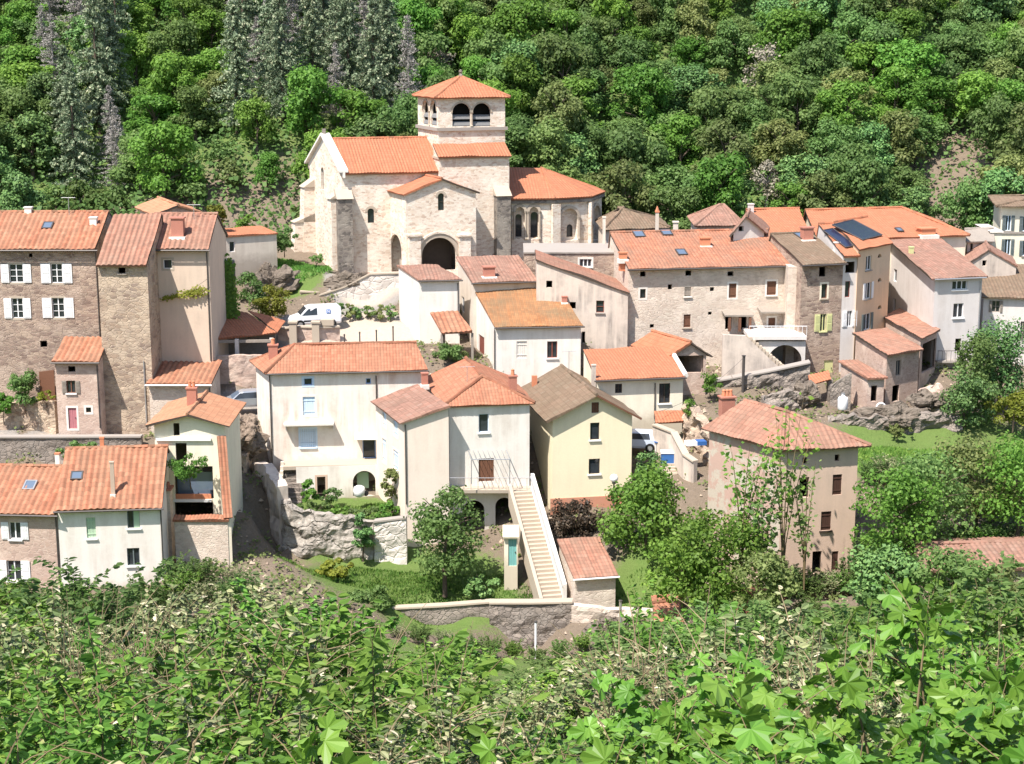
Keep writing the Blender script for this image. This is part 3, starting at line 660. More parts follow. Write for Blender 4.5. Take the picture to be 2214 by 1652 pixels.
b.win('f', 'shut', 187, 1119, 207, 1164, mat='greenpaint', sill='wpaint'); b.win('f', 'cas', 275, 1103, 302, 1142, sill='wpaint', frame='greyshut', trans=0)
b.win('f', 'cas', 275, 1185, 302, 1223, sill='wpaint', frame='greyshut', trans=0)
s0, s1, z0, z1 = b.rect('f', 289, 1104, 301, 1141); O, d, n = b.wall('f'); mb = MB(); mb.box(Vector((O.x, O.y, z0)) + d * s0 - n * .1, d * (s1 - s0), (0, 0, z1 - z0), n * .05); mb.build('half_shutter', M['greenpaint'], T)
b.gutter(o=.4); b.walls('white'); b.pipe(347, 1092, 1240)
b.skylight(152, 1024, 179, 1042); b.chimney(240, 998, 249, 1076, 'beige', i=0, flash='white'); b.chimney(216, 945, 225, 972, 'terra', i=0)
# ---- tower house with the open loggia
T = house('loggia_house', 'narrow cream house with gabled peach roof and open loggia draped in greenery', 331, 108, 922)
b = Blk(T, 333, 109, 484, 917, 1235, D=6.5, Yr=109)
b.roof('gable_y', 'r_peach', ry=897, o=.5, g=.45, ob=.3, per=.3, amp=.02, cap=True)
b.win('f', 'hole', 375, 915, 388, 942); b.win('f', 'hole', 380, 958, 404, 1000); b.win('f', 'hole', 378, 1008, 461, 1079); b.win('f', 'hole', 378, 1086, 461, 1117); b.win('f', 'hole', 384, 1180, 402, 1206)
b.walls('paleyel'); b.chimney(404, 838, 425, 873, 'brick', pots=2, i=1)
O, d, n = b.wall('f')
def onf(px, py, k=0): a, z = b.hit('f', px, py); q = Vector((O.x, O.y, 0)) + d * a + n * k; q.z = z; return q
mb = MB(); q = onf(338, 952); mb.box(q, d * 3.8, n * .18, (0, 0, .16)); mb.build('lintel_beam', M['wpaint'], T)
mb = MB(); q = onf(376, 1084); mb.box(q, d * 2.65, n * .2, (0, 0, .14)); mb.build('loggia_floor_edge', M['wpaint'], T)
q0, q1 = onf(381, 1078, -.6), onf(460, 1010, -.6); mb = MB(); mb.box((q0.x, q0.y, q0.z), (q1.x - q0.x, q1.y - q0.y, 0), (0, .04, 0), (0, 0, q1.z - q0.z - .5)); mb.build('loggia_glazing', M['skyglass'], T)
mb = MB(); mb.box(onf(379, 1079, -.1), d * 2.5, n * .08, (0, 0, .35)); mb.build('flower_box', M['terra'], T)
# wing wall with terracotta coping, descending towards the viewer
pt = [onf(471, 950, 0.02), onf(471, 1120, 0)]; w0 = onf(472, 945, .01); w1 = at(486, 1122, 106.2); mb = MB(); zb = w1.z - 5
for off in (0, .28): pass
A0, A1 = Vector((w0.x, w0.y, 0)), Vector((w1.x, w1.y, 0)); sd = (A1 - A0).normalized(); nn = Vector((-sd.y, sd.x, 0))
def pr(P, z): return Vector((P.x, P.y, z))
for k in (0, .42): mb.face([pr(A0 + nn * k, zb), pr(A1 + nn * k, zb), pr(A1 + nn * k, w1.z), pr(A0 + nn * k, w0.z)])
mb.face([pr(A1, zb), pr(A1 + nn * .42, zb), pr(A1 + nn * .42, w1.z), pr(A1, w1.z)]); mb.build('wing_wall', M['paleyel'], T)
free_roof(T, [pr(A1 - nn * .1, w1.z + .02), pr(A1 + nn * .52, w1.z + .02), pr(A0 + nn * .52, w0.z + .02), pr(A0 - nn * .1, w0.z + .02)], 'r_flat', ax=nn, per=.24, name='wing_coping')
a0 = at(377, 1128, 106.2); a1 = at(492, 1128, 106.2); mb = MB(); mb.box((a0.x, a0.y, a0.z - 6), (a1.x - a0.x, 0, 0), (0, .4, 0), (0, 0, 6)); mb.build('parapet_wall', M['paleruble'], T)
free_roof(T, [Vector((a0.x - .1, a0.y - .12, a0.z + .02)), Vector((a1.x + .1, a1.y - .12, a1.z + .02)), Vector((a1.x + .1, a1.y + .55, a1.z + .2)), Vector((a0.x - .1, a0.y + .55, a0.z + .2))], 'r_flat', per=.24, name='parapet_coping')
q = at(361, 1130, 107.5); T = thing('chimney_stack', q, 'rough beige masonry stack between the white terraced house and the loggia', 'chimney')
mb = MB(); mb.cbox((q.x, q.y, q.z - 3), .75, .9, 5.4); mb.cbox((q.x, q.y, q.z + 2.4), .95, 1.1, .15, 0, 1); mb.build('shaft', [M['paleruble'], M['brick']], T); mb = MB(); mb.cbox((q.x, q.y, q.z + 2.55), .5, .6, .3); mb.build('pot', M['brick'], T)
# ---- long house with pale blue shutters
T = house('long_house', 'long pale house with blue shutters, hipped orange roof and white canopy', 579, 122, 808)
b = Blk(T, 581, 121.5, 919, 808, 1020, yer=801, back=(553, 785))
b.roof('hip', 'r_flat', ry=748, rt=.55, hl=2.6, hr=0, o=.35, g=.1, per=.24, amp=.025)
b.win('f', 'cas', 657, 818, 675, 833, frame='blueframe', mull=0, trans=0, surround='bluepaint'); b.win('f', 'shut', 655, 858, 681, 898, mat='bluepaint', surround='white')
b.win('f', 'shut', 650, 928, 682, 967, mat='bluepaint', surround='bluepaint', sill='bluepaint'); b.win('f', 'cas', 791, 818, 802, 830, frame='blueframe', mull=0, trans=0); b.win('f', 'cas', 784, 948, 812, 991, frame='blueframe', mull=0, trans=0)
b.gutter(o=.35); wl = b.walls('patchy'); b.pipe(813, 812, 940); b.pipe(583, 812, 1010)
O, d, n = b.wall('f')
def onf(px, py, k=0): a, z = b.hit('f', px, py); q = Vector((O.x, O.y, 0)) + d * a + n * k; q.z = z; return q
mb = MB(); q = onf(614, 917); mb.box(q, d * 3.8, n * .8, (0, 0, .14)); mb.build('canopy', M['white'], T)
for px in (618, 720): q = onf(px, 928); mb = MB(); mb.box(q, d * .1, n * .5, (0, 0, .35)); mb.build('bracket', M['white'], T)
q0, q1 = onf(766, 946), onf(826, 946); mb = MB(); v = q1 - q0; mb.box(q0 + Vector((0, 0, .35)), v, n * 1.0 + Vector((0, 0, -.3)), (0, 0, .05)); mb.build('awning', M['paleyel'], T)
s0, z0 = b.hit('f', 614, 1003); s1, _ = b.hit('f', 816, 1003); q = Vector((O.x, O.y, z0)) + d * s0; mb = MB(); mb.box(q, d * (s1 - s0), n * 1.9, (0, 0, .28)); mb.build('terrace_slab', M['coping'], T)
b.chimney(580, 745, 600, 778, 'brick', pots=1, i=2)
# cellar front below the terrace
T2 = house('cellar', 'pale cellar front with dark stone doorway and round arch below the terrace', 610, 120, 1010, 'cellar')
c = Blk(T2, 640, 119.6, 850, 1010, 1085, D=1.9, Yr=120.6)
c.win('f', 'hole', 686, 1031, 704, 1080, surround='pinkren'); c.win('f', 'hole', 763, 1018, 812, 1072, arch=True); c.walls('white', which='f'); 
q0 = at(785, 1055, 121.2); mb = MB(); mb.cbox(q0, .9, .08, 1.3); mb.build('shutter_board', M['greenpaint'], T2)
# exterior steps left of the cellar
q = at(630, 1085, 118.5); T = thing('stone_steps', q, 'flight of dark stone steps up to the blue shuttered house terrace', 'steps'); mb = MB(); tz = at(628, 1014, 120.5).z; N = 9
for i in range(N): zz = q.z - .6 + (tz - q.z + .6) * (i + 1) / N; mb.box((q.x - .75, q.y + .26 * i - .3, q.z - 1.5), (1.5, 0, 0), (0, .3, 0), (0, 0, zz - q.z + 1.5))
mb.build('treads', M['greywall'], T); mb = MB()
for i in range(N): zz = q.z - .6 + (tz - q.z + .6) * (i + 1) / N; mb.box((q.x - 1.0, q.y + .26 * i - .3, q.z - 1.5), (.25, 0, 0), (0, .27, 0), (0, 0, zz - q.z + 2.1))
mb.build('cheek_wall', M['offwhite'], T)
# ---- L-shaped house in the middle
T = house('corner_house', 'pale house with light blue shutters, hipped orange roof and brown balcony door', 970, 115, 880)
b = Blk(T, 966, 115.6, 1145, 881, 1165, yer=874, D=9.5, xb=925)
b.roof('hip_y', 'r_flat', ry=817, hl=2.5, o=.35, per=.24, amp=.025, name='main_roof')
b.win('f', 'cas', 1035, 895, 1057, 935, frame='bluepaint', mull=0, trans=0, sill='wpaint'); b.win('f', 'door', 1035, 991, 1068, 1041, mat='wood_brown', name='balcony_door')
b.win('f', 'hole', 1071, 1076, 1108, 1165, arch=True); b.win('f', 'hole', 1000, 1082, 1048, 1165, arch=True)
b.walls('white', name='main_wall'); b.pipe(969, 885, 1040); b.chimney(1100, 812, 1117, 850, 'brick', pots=1, i=2)
O, d, n = b.wall('f')
def onf(px, py, k=0): a, z = b.hit('f', px, py); q = Vector((O.x, O.y, 0)) + d * a + n * k; q.z = z; return q
q0, q1 = onf(968, 1050), onf(1148, 1050); mb = MB(); mb.box(q0 - Vector((0, 0, .25)), q1 - q0, n * 1.2, (0, 0, .24)); mb.build('balcony_slab', M['coping'], T)
mb = MB()
for i in range(13): p = q0.lerp(q1, i / 12) + n * 1.15; mb.tube([p, p + Vector((0, 0, .9))], .018, 4)
mb.tube([q0 + n * 1.15 + Vector((0, 0, .9)), q1 + n * 1.15 + Vector((0, 0, .9))], .025, 4); mb.build('balcony_railing', M['zinc'], T)
mb = MB(); a0, a1 = onf(1012, 973), onf(1094, 973)
for p in (a0, a1): mb.tube([p + n * .02, p + n * 1.6 + Vector((0, 0, -.3))], .04, 5)
mb.tube([a0 + n * 1.6 + Vector((0, 0, -.3)), a1 + n * 1.6 + Vector((0, 0, -.3))], .04, 5)
for i in range(1, 8): p = a0.lerp(a1, i / 8); mb.tube([p + n * .02, p + n * 1.6 + Vector((0, 0, -.3))], .02, 4)
for p in (a0, a1): e = p + n * 1.6 + Vector((0, 0, -.3)); mb.tube([e, e - Vector((0, 0, 1.85))], .035, 5)
mb.build('pergola_frame', M['zinc'], T)
EB = b
w = Blk(T, 873, 113.8, 970, 913, 1215, Yr=114.4, D=7.5, xb=812)
w.roof('shed_l', 'r_pink', ry=880, o=.25, g=.35, gr=.05, ob=.1, per=.33, amp=.03, name='wing_roof')
for (x0, y0, x1, y1) in ((828, 889, 835, 922), (851, 908, 860, 943), (827, 950, 835, 1000), (851, 975, 861, 1016)): w.win('l', 'shut', x0, y0, x1, y1, mat='bluepaint', surround='white')
w.walls('warmren', name='wing_wall'); w.chimney(911, 806, 925, 838, 'brick', flash='white', i=0); w.pipe(876, 918, 1090)
# external stair down to the garden
q = at(1190, 1300, 104.5); T = thing('garden_stair', q, 'long pale concrete stair descending from the balcony to the garden', 'stair')
t0 = at(1127, 1058, 113.5); t1 = at(1196, 1300, 104.3); N = 27; mb = MB(); dv = (t1 - t0); hd = Vector((dv.x, dv.y, 0)).normalized(); sn = Vector((-hd.y, hd.x, 0)); L = Vector((dv.x, dv.y, 0)).length / N
for i in range(N):
    p = t0 + hd * (L * i); z = t0.z + dv.z * (i + .6) / N; mb.box(Vector((p.x, p.y, z - .75)) - sn * .68, hd * (L + .02), sn * 1.36, (0, 0, .75))
mb.build('treads', M['coping'], T)
def parapet(nm, k0, k1, h0, h1, mt):
    mb = MB(); a = [t0 + sn * k0, t0 + sn * k1, t1 + sn * k1, t1 + sn * k0]; lo = [mb.V(p + Vector((0, 0, h0))) for p in a]; hi = [mb.V(p + Vector((0, 0, h1))) for p in a]
    mb.idx(lo[::-1]); mb.idx(hi)
    for i in range(4): mb.idx([lo[i], lo[(i + 1) % 4], hi[(i + 1) % 4], hi[i]])
    mb.build(nm, M[mt], T)
parapet('parapet_wall', .70, .95, -2.6, 1.15, 'white'); parapet('parapet_wall', -.95, -.70, -1.2, .28, 'coping')
mb = MB()
for k, h in ((-.9, -1.0),):
    mb.face([t0 + sn * k + Vector((0, 0, h)), t1 + sn * k + Vector((0, 0, h + .6)), Vector((t1.x, t1.y, t1.z - .3)) + sn * k, Vector((t1.x, t1.y, t1.z - .3)) + sn * (k + .3)])
parapet('stringer_wall', -.69, .69, -2.0, -.55, 'concrete')
mb = MB(); mb.tube([t0 + sn * .66 + Vector((0, 0, .95)), t1 + sn * .66 + Vector((0, 0, .95))], .035, 6); mb.build('handrail', M['zinc'], T)
# small kiosk with turquoise door under the stair
q = at(1104, 1226, 107.8); T = thing('garden_hut', q, 'tiny pale yellow hut with turquoise door under the long stair', 'hut')
b = Blk(T, 1090, 107.9, 1119, 1160, 1232, D=1.1, Yr=107.9); b.roof('shed_f', 'paleyel', H=.25, o=.25, g=.1, per=1, amp=0, wob=0); b.win('f', 'door', 1099, 1166, 1117, 1224, mat='turq'); b.walls('paleyel')
# ---- yellow gabled house
T = house('gabled_house', 'tall yellow house with front gable, brown lichen roof and stacked windows', 1195, 117, 900)
b = Blk(T, 1195, 117, 1367, 904, 1122, yer=897, D=10.5, xb=1130)
b.roof('gable_y', 'r_brown', ry=855, rt=.53, o=.5, g=.55, ob=.2, per=.3, amp=.035, under='wood_brown')
b.win('f', 'shut', 1279, 870, 1295, 893, mat='wood_brown'); b.win('f', 'cas', 1276, 914, 1296, 951, frame='wood_dark', mull=0, trans=0, sill='wpaint'); b.win('f', 'cas', 1273, 992, 1297, 1025, frame='wood_dark', mull=0, trans=0, sill='wpaint')
b.walls('yellow'); b.chimney(1150, 813, 1161, 838, 'terra', i=0, cap=False)
O, d, n = b.wall('f'); s0, z1 = b.hit('f', 1188, 1078); mb = MB(); mb.box(Vector((O.x, O.y, z1 - 1.6)) - d * .15, d * (b.W + .3), n * .08, (0, 0, 1.6)); mb.build('plinth', M['terra_render'], T)
YB = b
mb = MB(); k = n * .04
q = at(1327, 1072, 115.5); T = thing('globe_lamp', q, 'white globe lamp on a short dark post beside the yellow house', 'lamp'); mb = MB(); zt = at(1327, 1034, 115.5).z
mb.lathe((q.x, q.y, q.z - .8), [(.09, 0), (.06, .3), (.06, zt - q.z + .35), (.16, zt - q.z + .4), (.13, zt - q.z + .6)], 10); mb.build('post', M['metal'], T)
mb = MB(); mb.lathe((q.x, q.y, zt), [(.02, -.32), (.18, -.27), (.28, -.14), (.32, 0), (.28, .14), (.18, .27), (.02, .32)], 14); mb.build('globe', M['globe'], T, smooth=True)
# ---- yellow house behind with orange roof and white verge
T = house('yellow_house', 'low cream yellow house with orange roof and one tall dark window', 1290, 124, 820)
b = Blk(T, 1289, 123.5, 1477, 822, 925, yer=815, D=7, xb=1262)
b.roof('shed_f', 'r_orange', ry=755, o=.4, g=.05, gr=.1, ob=.0, per=.26, amp=.03)
b.win('f', 'cas', 1425, 829, 1449, 872, frame='wood_dark', mull=1, trans=0, sill='wpaint'); b.win('f', 'cas', 1330, 830, 1345, 850, frame='wood_dark'); b.gutter(o=.4); b.walls('paleyel'); b.pipe(1416, 828, 905)
mb = MB(); a, c = b.planes[0][1], b.planes[0][2]; mb.tube([a + Vector((.05, 0, .22)), c + Vector((.05, 0, .22))], .2, 6); mb.build('verge', M['white'], T)
b.chimney(1279, 788, 1288, 822, 'stained', i=0)
q = at(1416, 918, 122.4); T = thing('porch_roof', q, 'small orange tiled canopy over a dark cellar opening on the yellow house', 'canopy'); e0, e1 = at(1417, 917, 121.8), at(1482, 914, 122.3)
free_roof(T, [e0, e1, e1 + Vector((0, 1.5, .6)), e0 + Vector((0, 1.5, .6))], 'r_orange', per=.26)
for p in (e0, e1): mb = MB(); mb.cbox((p.x, p.y + .2, p.z - 2.2), .15, .15, 2.25); mb.build('post', M['wood_dark'], T)
# ---- white house with orange mossy roof (centre)
T = house('white_house', 'white house with mossy orange shed roof, one brown window and red side door', 1070, 131, 706)
b = Blk(T, 1071, 131, 1256, 708, 900, yer=705, D=6.5, xb=1029)
b.roof('shed_f', 'r_mossy', ry=630, o=.35, g=.1, per=.3, amp=.03)
b.win('f', 'cas', 1183, 738, 1205, 774, frame='wood_red', sill='wpaint', trans=0); b.win('l', 'door', 1035, 726, 1047, 786, mat='wood_red'); b.win('f', 'shut', 1117, 738, 1139, 775, mat='white')
b.gutter(o=.35); b.walls('white'); b.chimney(1215, 640, 1226, 660, 'brick', flash='white', i=0); b.pipe(1069, 712, 880)
# ---- three small houses behind it
T = house('white_house', 'plain white house with red shed roof just below the church porch', 906, 137, 606)
b = Blk(T, 906, 137, 993, 607, 800, Yr=137.4, D=6, xb=862)
b.roof('shed_f', 'r_pink', ry=577, o=.3, g=.1, per=.3, amp=.03); b.walls('white'); b.pipe(990, 612, 720); b.gutter(o=.3)
T = house('row_house', 'house with brownish red roof and big chimney between two white houses', 1021, 138, 611)
b = Blk(T, 1022, 137, 1159, 612, 760, Yr=138, D=7, xb=990)
b.roof('shed_f', 'r_pink', ry=559, o=.4, g=.1, per=.3, amp=.03); b.win('l', 'cas', 998, 642, 1004, 676, mull=0, trans=0); b.walls('offwhite'); b.chimney(1045, 576, 1069, 604, 'brick', flash='white', i=0); b.gutter(o=.4)
q = at(990, 745, 132.5); T = thing('porch', q, 'orange tiled porch roof over a dark entrance on the white wall', 'porch')
e0, e1 = at(955, 723, 131.6), at(1021, 720, 132.2); r0, r1 = at(930, 680, 135), at(991, 674, 135.6); free_roof(T, [e0, e1, r1, r0], 'r_canal', per=.42, amp=.06)
for p in (e0, e1): mb = MB(); mb.cbox((p.x, p.y + .25, p.z - 3), .2, .2, 2.95); mb.build('post', M['wood_grey'], T)
mb = MB(); mb.cbox((e0.x + .1, 133.6, e0.z - 3), .1, 2.8, 3); mb.build('side_panel', M['wood_dark'], T)
# ---- grey stained mono-pitch house and stone house behind it
T = house('stained_house', 'grey weathered house with sloping top edge and dark rain streaks', 1160, 136, 564)
b = Blk(T, 1160, 135.6, 1358, 633, 780, Yr=135.2, D=6, xb=1158)
zl = at(1160, 564, 135.6).z; b.roof('shed_r', 'r_old', H=zl - b.ze, o=.15, g=.1, gl=.1, per=.3, amp=.03)
for x0, y0, x1, y1 in ((1181, 607, 1194, 622), (1232, 653, 1245, 668), (1258, 717, 1265, 742)): b.win('f', 'hole', x0, y0, x1, y1)
b.win('f', 'cas', 1289, 650, 1306, 676, frame='wood_red', mull=0, sill='concrete'); b.walls('stained')
T = house('stone_house', 'flat topped rubble house with one wide dark window below the apse', 1130, 143, 547)
b = Blk(T, 1133, 142.5, 1356, 548, 680, Yr=142.5, D=5)
b.roof('shed_f', 'concrete', H=.15, o=.1, g=.05, per=2, amp=0, wob=0); b.win('f', 'cas', 1253, 560, 1279, 577, frame='wpaint', mull=2, trans=0, surround='white', sill='white'); b.walls('brownstone')
# ---- big stone house of the right row
T = house('row_house', 'wide pale stone house with many small openings and large orange roof', 1357, 136, 583)
b = Blk(T, 1359, 136, 1712, 583, 815, Yr=138.2, D=9, xb=1316)
b.roof('gable_x', 'r_mix', ry=503, rt=.9, o=.55, g=.1, per=.3, amp=.03)
for x0, y0, x1, y1 in ((1384, 587, 1396, 598), (1482, 585, 1495, 596), (1573, 587, 1586, 597), (1444, 615, 1453, 626), (1535, 621, 1544, 630), (1531, 674, 1539, 681), (1405, 701, 1414, 709)): b.win('f', 'hole', x0, y0, x1, y1)
b.win('f', 'cas', 1384, 625, 1396, 645, frame='wood_dark', mull=0, surround='white', trans=0); b.win('f', 'shut', 1480, 621, 1494, 641, mat='wood_grey', sill='white'); b.win('f', 'shut', 1576, 613, 1592, 644, mat='wood_brown', surround='white')
b.win('f', 'shut', 1658, 608, 1678, 638, mat='wood_brown', surround='white', sill='white'); b.win('f', 'shut', 1478, 680, 1493, 708, mat='wood_brown', surround='paleruble', sill='coping'); b.win('f', 'shut', 1661, 687, 1676, 711, mat='wood_brown', surround='white')
b.win('f', 'hole', 1568, 683, 1582, 712); b.win('f', 'hole', 1600, 683, 1614, 712)
b.gutter(o=.55); b.walls('paleruble'); 
for r in ((1373, 503, 1397, 517), (1433, 501, 1456, 513), (1466, 544, 1488, 556)): b.skylight(*r)
b.chimney(1515, 513, 1535, 537, 'terra', flash='white', i=0); b.chimney(1339, 545, 1355, 566, 'terra', flash='white', i=0)
O, d, n = b.wall('f')
def onf(px, py, k=0): a, z = b.hit('f', px, py); q = Vector((O.x, O.y, 0)) + d * a + n * k; q.z = z; return q
for x0, x1, y, nm in ((1560, 1622, 674, 'canopy'), (1637, 1706, 667, 'canopy')):
    p, q = onf(x0, y), onf(x1, y); mb = MB(); mb.box(p, q - p, n * 1.1 + Vector((0, 0, -.25)), (0, 0, .14)); mb.build(nm, M['wood_grey'], T)
for px in (1570, 1592, 1614): p = onf(px, 712, .95); mb = MB(); mb.cbox(p, .22, .22, onf(px, 676).z - p.z - .25); mb.build('column', M['wood_brown'], T)
# terrace, arch and diagonal stair in front
q = at(1680, 790, 133.5); T = thing('terrace', q, 'white terrace slab with railing over a dark vaulted cellar', 'terrace')
c = Blk(T, 1640, 133.6, 1742, 738, 815, D=4, Yr=133.6); c.win('f', 'hole', 1660, 746, 1734, 800, arch=True); c.walls('greyren', name='vault_wall')
p, r = at(1620, 735, 133.3), at(1744, 735, 133.3); mb = MB(); mb.box((p.x, p.y, p.z), (r.x - p.x, 0, 0), (0, 4.2, 0), (0, 0, .3)); mb.build('terrace_slab', M['greyren'], T)
mb = MB()
for i in range(14): x = p.x + (r.x - p.x) * i / 13; mb.tube([(x, p.y + .06, p.z + .3), (x, p.y + .06, p.z + 1.15)], .02, 4)
mb.tube([(p.x, p.y + .06, p.z + 1.15), (r.x, p.y + .06, p.z + 1.15)], .03, 4); mb.build('railing', M['wpaint'], T)
q = at(1620, 790, 132.3); T = thing('stair_wall', q, 'grey plastered ramp wall of a stair climbing to the white terrace', 'stair'); u0, u1 = at(1563, 724, 132.6), at(1690, 800, 132.6); zb = at(1560, 815, 132.6).z
mb = MB(); tp = at(1600, 722, 132.6); P4 = [Vector((u0.x, 132.6, zb)), Vector((u1.x, 132.6, zb)), u1, at(1612, 726, 132.6), u0]; P5 = [p + Vector((0, .35, 0)) for p in P4]; mb.face(P4); mb.face(P5)
for i in range(5): mb.face([P4[i], P4[(i + 1) % 5], P5[(i + 1) % 5], P5[i]])
mb.build('side_wall', M['stained'], T); mb = MB(); N = 11; s_, e_ = at(1618, 730, 132.9), at(1698, 800, 132.9)
for i in range(N): p = s_.lerp(e_, i / N); mb.box((p.x, 132.97, p.z - .5), ((e_.x - s_.x) / N + .05, 0, 0), (0, 1.2, 0), (0, 0, .5))
mb.build('treads', M['coping'], T)
# cream pier and tall narrow houses
q = at(1717, 800, 135.6); mb = MB(); p, r = at(1704, 576, 136.4), at(1732, 576, 136.4); mb.box((p.x, 136.2, q.z - 2), (r.x - p.x, 0, 0), (0, 2.4, 0), (0, 0, p.z - q.z + 2)); tag(mb.build('corner_pier', M['paleruble'], None, loc=(q.x, q.y, q.z)), 'tall cream stone pier between two houses of the right row', 'pier')
T = house('narrow_house', 'narrow brown stone house with yellow green shutters and pale green door', 1733, 135, 572)
b = Blk(T, 1734, 135, 1823, 574, 840, Yr=136, D=9, xb=1660)
b.roof('gable_x', 'r_brown', ry=508, rt=.9, o=.55, g=.1, per=.3, amp=.03)
b.win('f', 'hole', 1771, 577, 1785, 598); b.win('f', 'cas', 1776, 614, 1788, 645, frame='wood_brown', mull=0, trans=0, surround='paleyel', sill='coping'); b.win('f', 'cas', 1773, 679, 1786, 716, frame='yelgreen', trans=0, shut='yelgreen', shutw=.5, sill='yelgreen')
b.win('f', 'door', 1781, 779, 1801, 815, mat='yelgreen'); b.gutter(o=.55); b.walls('brownstone'); b.chimney(1734, 491, 1757, 524, 'brick', flash='white', i=0); b.chimney(1804, 523, 1815, 546, 'greyren', flash='white', i=0); b.skylight(1730, 508, 1752, 521)
T = house('narrow_house', 'grey narrow house with white shutters beside the peach house', 1822, 136, 548)
b = Blk(T, 1823, 136, 1856, 556, 830, Yr=136.4, D=9, xb=1765)
b.roof('gable_x', 'r_orange', ry=487, rt=.92, o=.5, g=.05, per=.26, amp=.03); b.win('f', 'hole', 1828, 566, 1848, 590); b.win('f', 'cas', 1827, 608, 1838, 643, frame='wood_red', mull=0, trans=0); b.win('f', 'cas', 1831, 672, 1842, 706, shut='wpaint', shutw=.42, trans=0); b.walls('greyren')
def panel(b, T, px4, nm='solar_panel'):
    q = [b.on_roof(x, y, 0) for x, y in px4]; n = q[0][1]; P = [p + n * .26 for p, _ in q]; c = sum(P, Vector((0, 0, 0))) / 4; mb = MB(); a = [mb.V(p) for p in P]; e = [mb.V(p - n * .08) for p in P]; mb.idx(a); mb.idx(e[::-1])
    for k in range(4): mb.idx([a[k], a[(k + 1) % 4], e[(k + 1) % 4], e[k]])
    sp = mb.build(nm, M['solar'], T); mb = MB()
    for k in range(4): mb.tube([P[k] + n * .01, P[(k + 1) % 4] + n * .01], .05, 4)
    mb.build('frame', M['metal'], sp)
panel(b, T, [(1779, 504), (1800, 500), (1849, 537), (1828, 541)])
T = house('peach_house', 'peach rendered house with big solar panel, round holes and white shutters', 1856, 136.5, 545)
b = Blk(T, 1856, 136.2, 1926, 541, 740, yer=527, D=9, xb=1800)
b.roof('gable_x', 'r_orange', ry=478, rt=.93, o=.45, g=.1, per=.26, amp=.03)
b.win('f', 'cas', 1872, 553, 1884, 584, frame='wpaint', sill='concrete', trans=0); b.win('f', 'cas', 1870, 611, 1883, 646, shut='wpaint', shutw=.35, sill='concrete', trans=0); b.win('f', 'cas', 1867, 678, 1882, 713, trans=0, shut='greyshut', shutw=.35)
for px, py in ((1902, 553), (1902, 605), (1902, 664)): b.win('f', 'hole', px - 4, py - 4, px + 4, py + 4, arch=True)
b.walls('peach'); panel(b, T, [(1798, 492), (1843, 481), (1906, 514), (1864, 525)])
# ---- long white gable house
T = house('gable_end_house', 'long pale grey house showing its gable end with reddish sloping roof', 2021, 138, 600)
b = Blk(T, 2022, 136.5, 2124, 603, 810, Yr=137.6, D=12, xb=1924)
b.roof('shed_f', 'r_pink', ry=515, o=.4, g=.35, gl=.5, per=.3, amp=.03)
b.win('f', 'cas', 2059, 607, 2091, 626, mull=2, trans=0, sill='wpaint'); b.win('f', 'cas', 2061, 656, 2083, 687, frame='wpaint', trans=0, sill='wpaint'); b.win('f', 'hole', 2065, 732, 2078, 760)
b.win('l', 'cas', 1932, 582, 1939, 609, mull=0, trans=0); b.win('l', 'cas', 1931, 645, 1936, 672, mull=0, trans=0); b.gutter('zinc', o=.4); b.walls('greyren'); b.pipe(2120, 608, 760, mat='zinc'); b.chimney(1966, 533, 1975, 552, 'yelgreen', i=0)
T = house('plain_house', 'grey plastered house with brown roof at the right edge of the village', 2127, 140, 645)
b = Blk(T, 2127, 140, 2290, 643, 830, Yr=139, D=10, xb=2075)
b.roof('shed_f', 'r_brown', ry=575, o=.4, g=.3, per=.3, amp=.03); b.win('f', 'cas', 2144, 650, 2162, 675, frame='wood_grey', trans=1, shut='wood_grey', shutw=.2); b.win('f', 'cas', 2206, 695, 2216, 733, frame='wood_grey'); b.walls('greyren')
# ---- roofs behind the right row
T = house('roof_house', 'house behind the row with broad orange roof and long white flashing', 1750, 152, 520)
b = Blk(T, 1772, 146.5, 2088, 520, 600, Yr=150, D=9, xb=1737); b.roof('hip', 'r_orange', ry=458, rt=.75, hl=0, hr=5, o=.4, g=.3, per=.26, amp=.03); b.walls('paleyel'); b.chimney(1989, 493, 2021, 513, 'terra', flash='white', i=0); b.skylight(1941, 497, 1955, 505)
T = house('roof_house', 'house with smooth orange roof and white dormer gable beside the big stone house', 1640, 150, 512)
b = Blk(T, 1633, 146, 1748, 512, 600, Yr=147, D=8, xb=1612); b.roof('gable_x', 'r_orange', ry=455, rt=.9, o=.3, g=.1, per=.26, amp=.03); b.walls('offwhite'); b.chimney(1618, 440, 1629, 464, 'greyren', i=0)
T = house('dormer_house', 'small white gabled house front with a dark square window among orange roofs', 1585, 145, 505)
b = Blk(T, 1586, 143, 1652, 505, 580, Yr=144.5, D=5, xb=1592); b.roof('gable_y', 'r_pink', ry=470, rt=.42, o=.35, g=.3, per=.3, amp=.03); b.win('f', 'hole', 1597, 489, 1608, 500); b.walls('white')
T = house('old_house', 'old house with faded pinkish hipped roof behind the white dormer', 1495, 152, 480)
b = Blk(T, 1508, 150, 1605, 490, 560, Yr=151, D=7, xb=1494); b.roof('hip', 'r_pink', ry=446, rt=.5, hl=2.5, hr=1.5, o=.4, g=.2, per=.3, amp=.03); b.walls('offwhite'); b.win('f', 'hole', 1512, 484, 1520, 490)
T = house('pyramid_house', 'house with orange brown pyramid roof right of the apse', 1305, 152, 497)
b = Blk(T, 1308, 150, 1438, 499, 560, Yr=152, D=7, xb=1294); b.roof('hip', 'r_brown', ry=451, rt=.5, hl=2.2, hr=4.4, o=.4, per=.3, amp=.03); b.walls('offwhite')
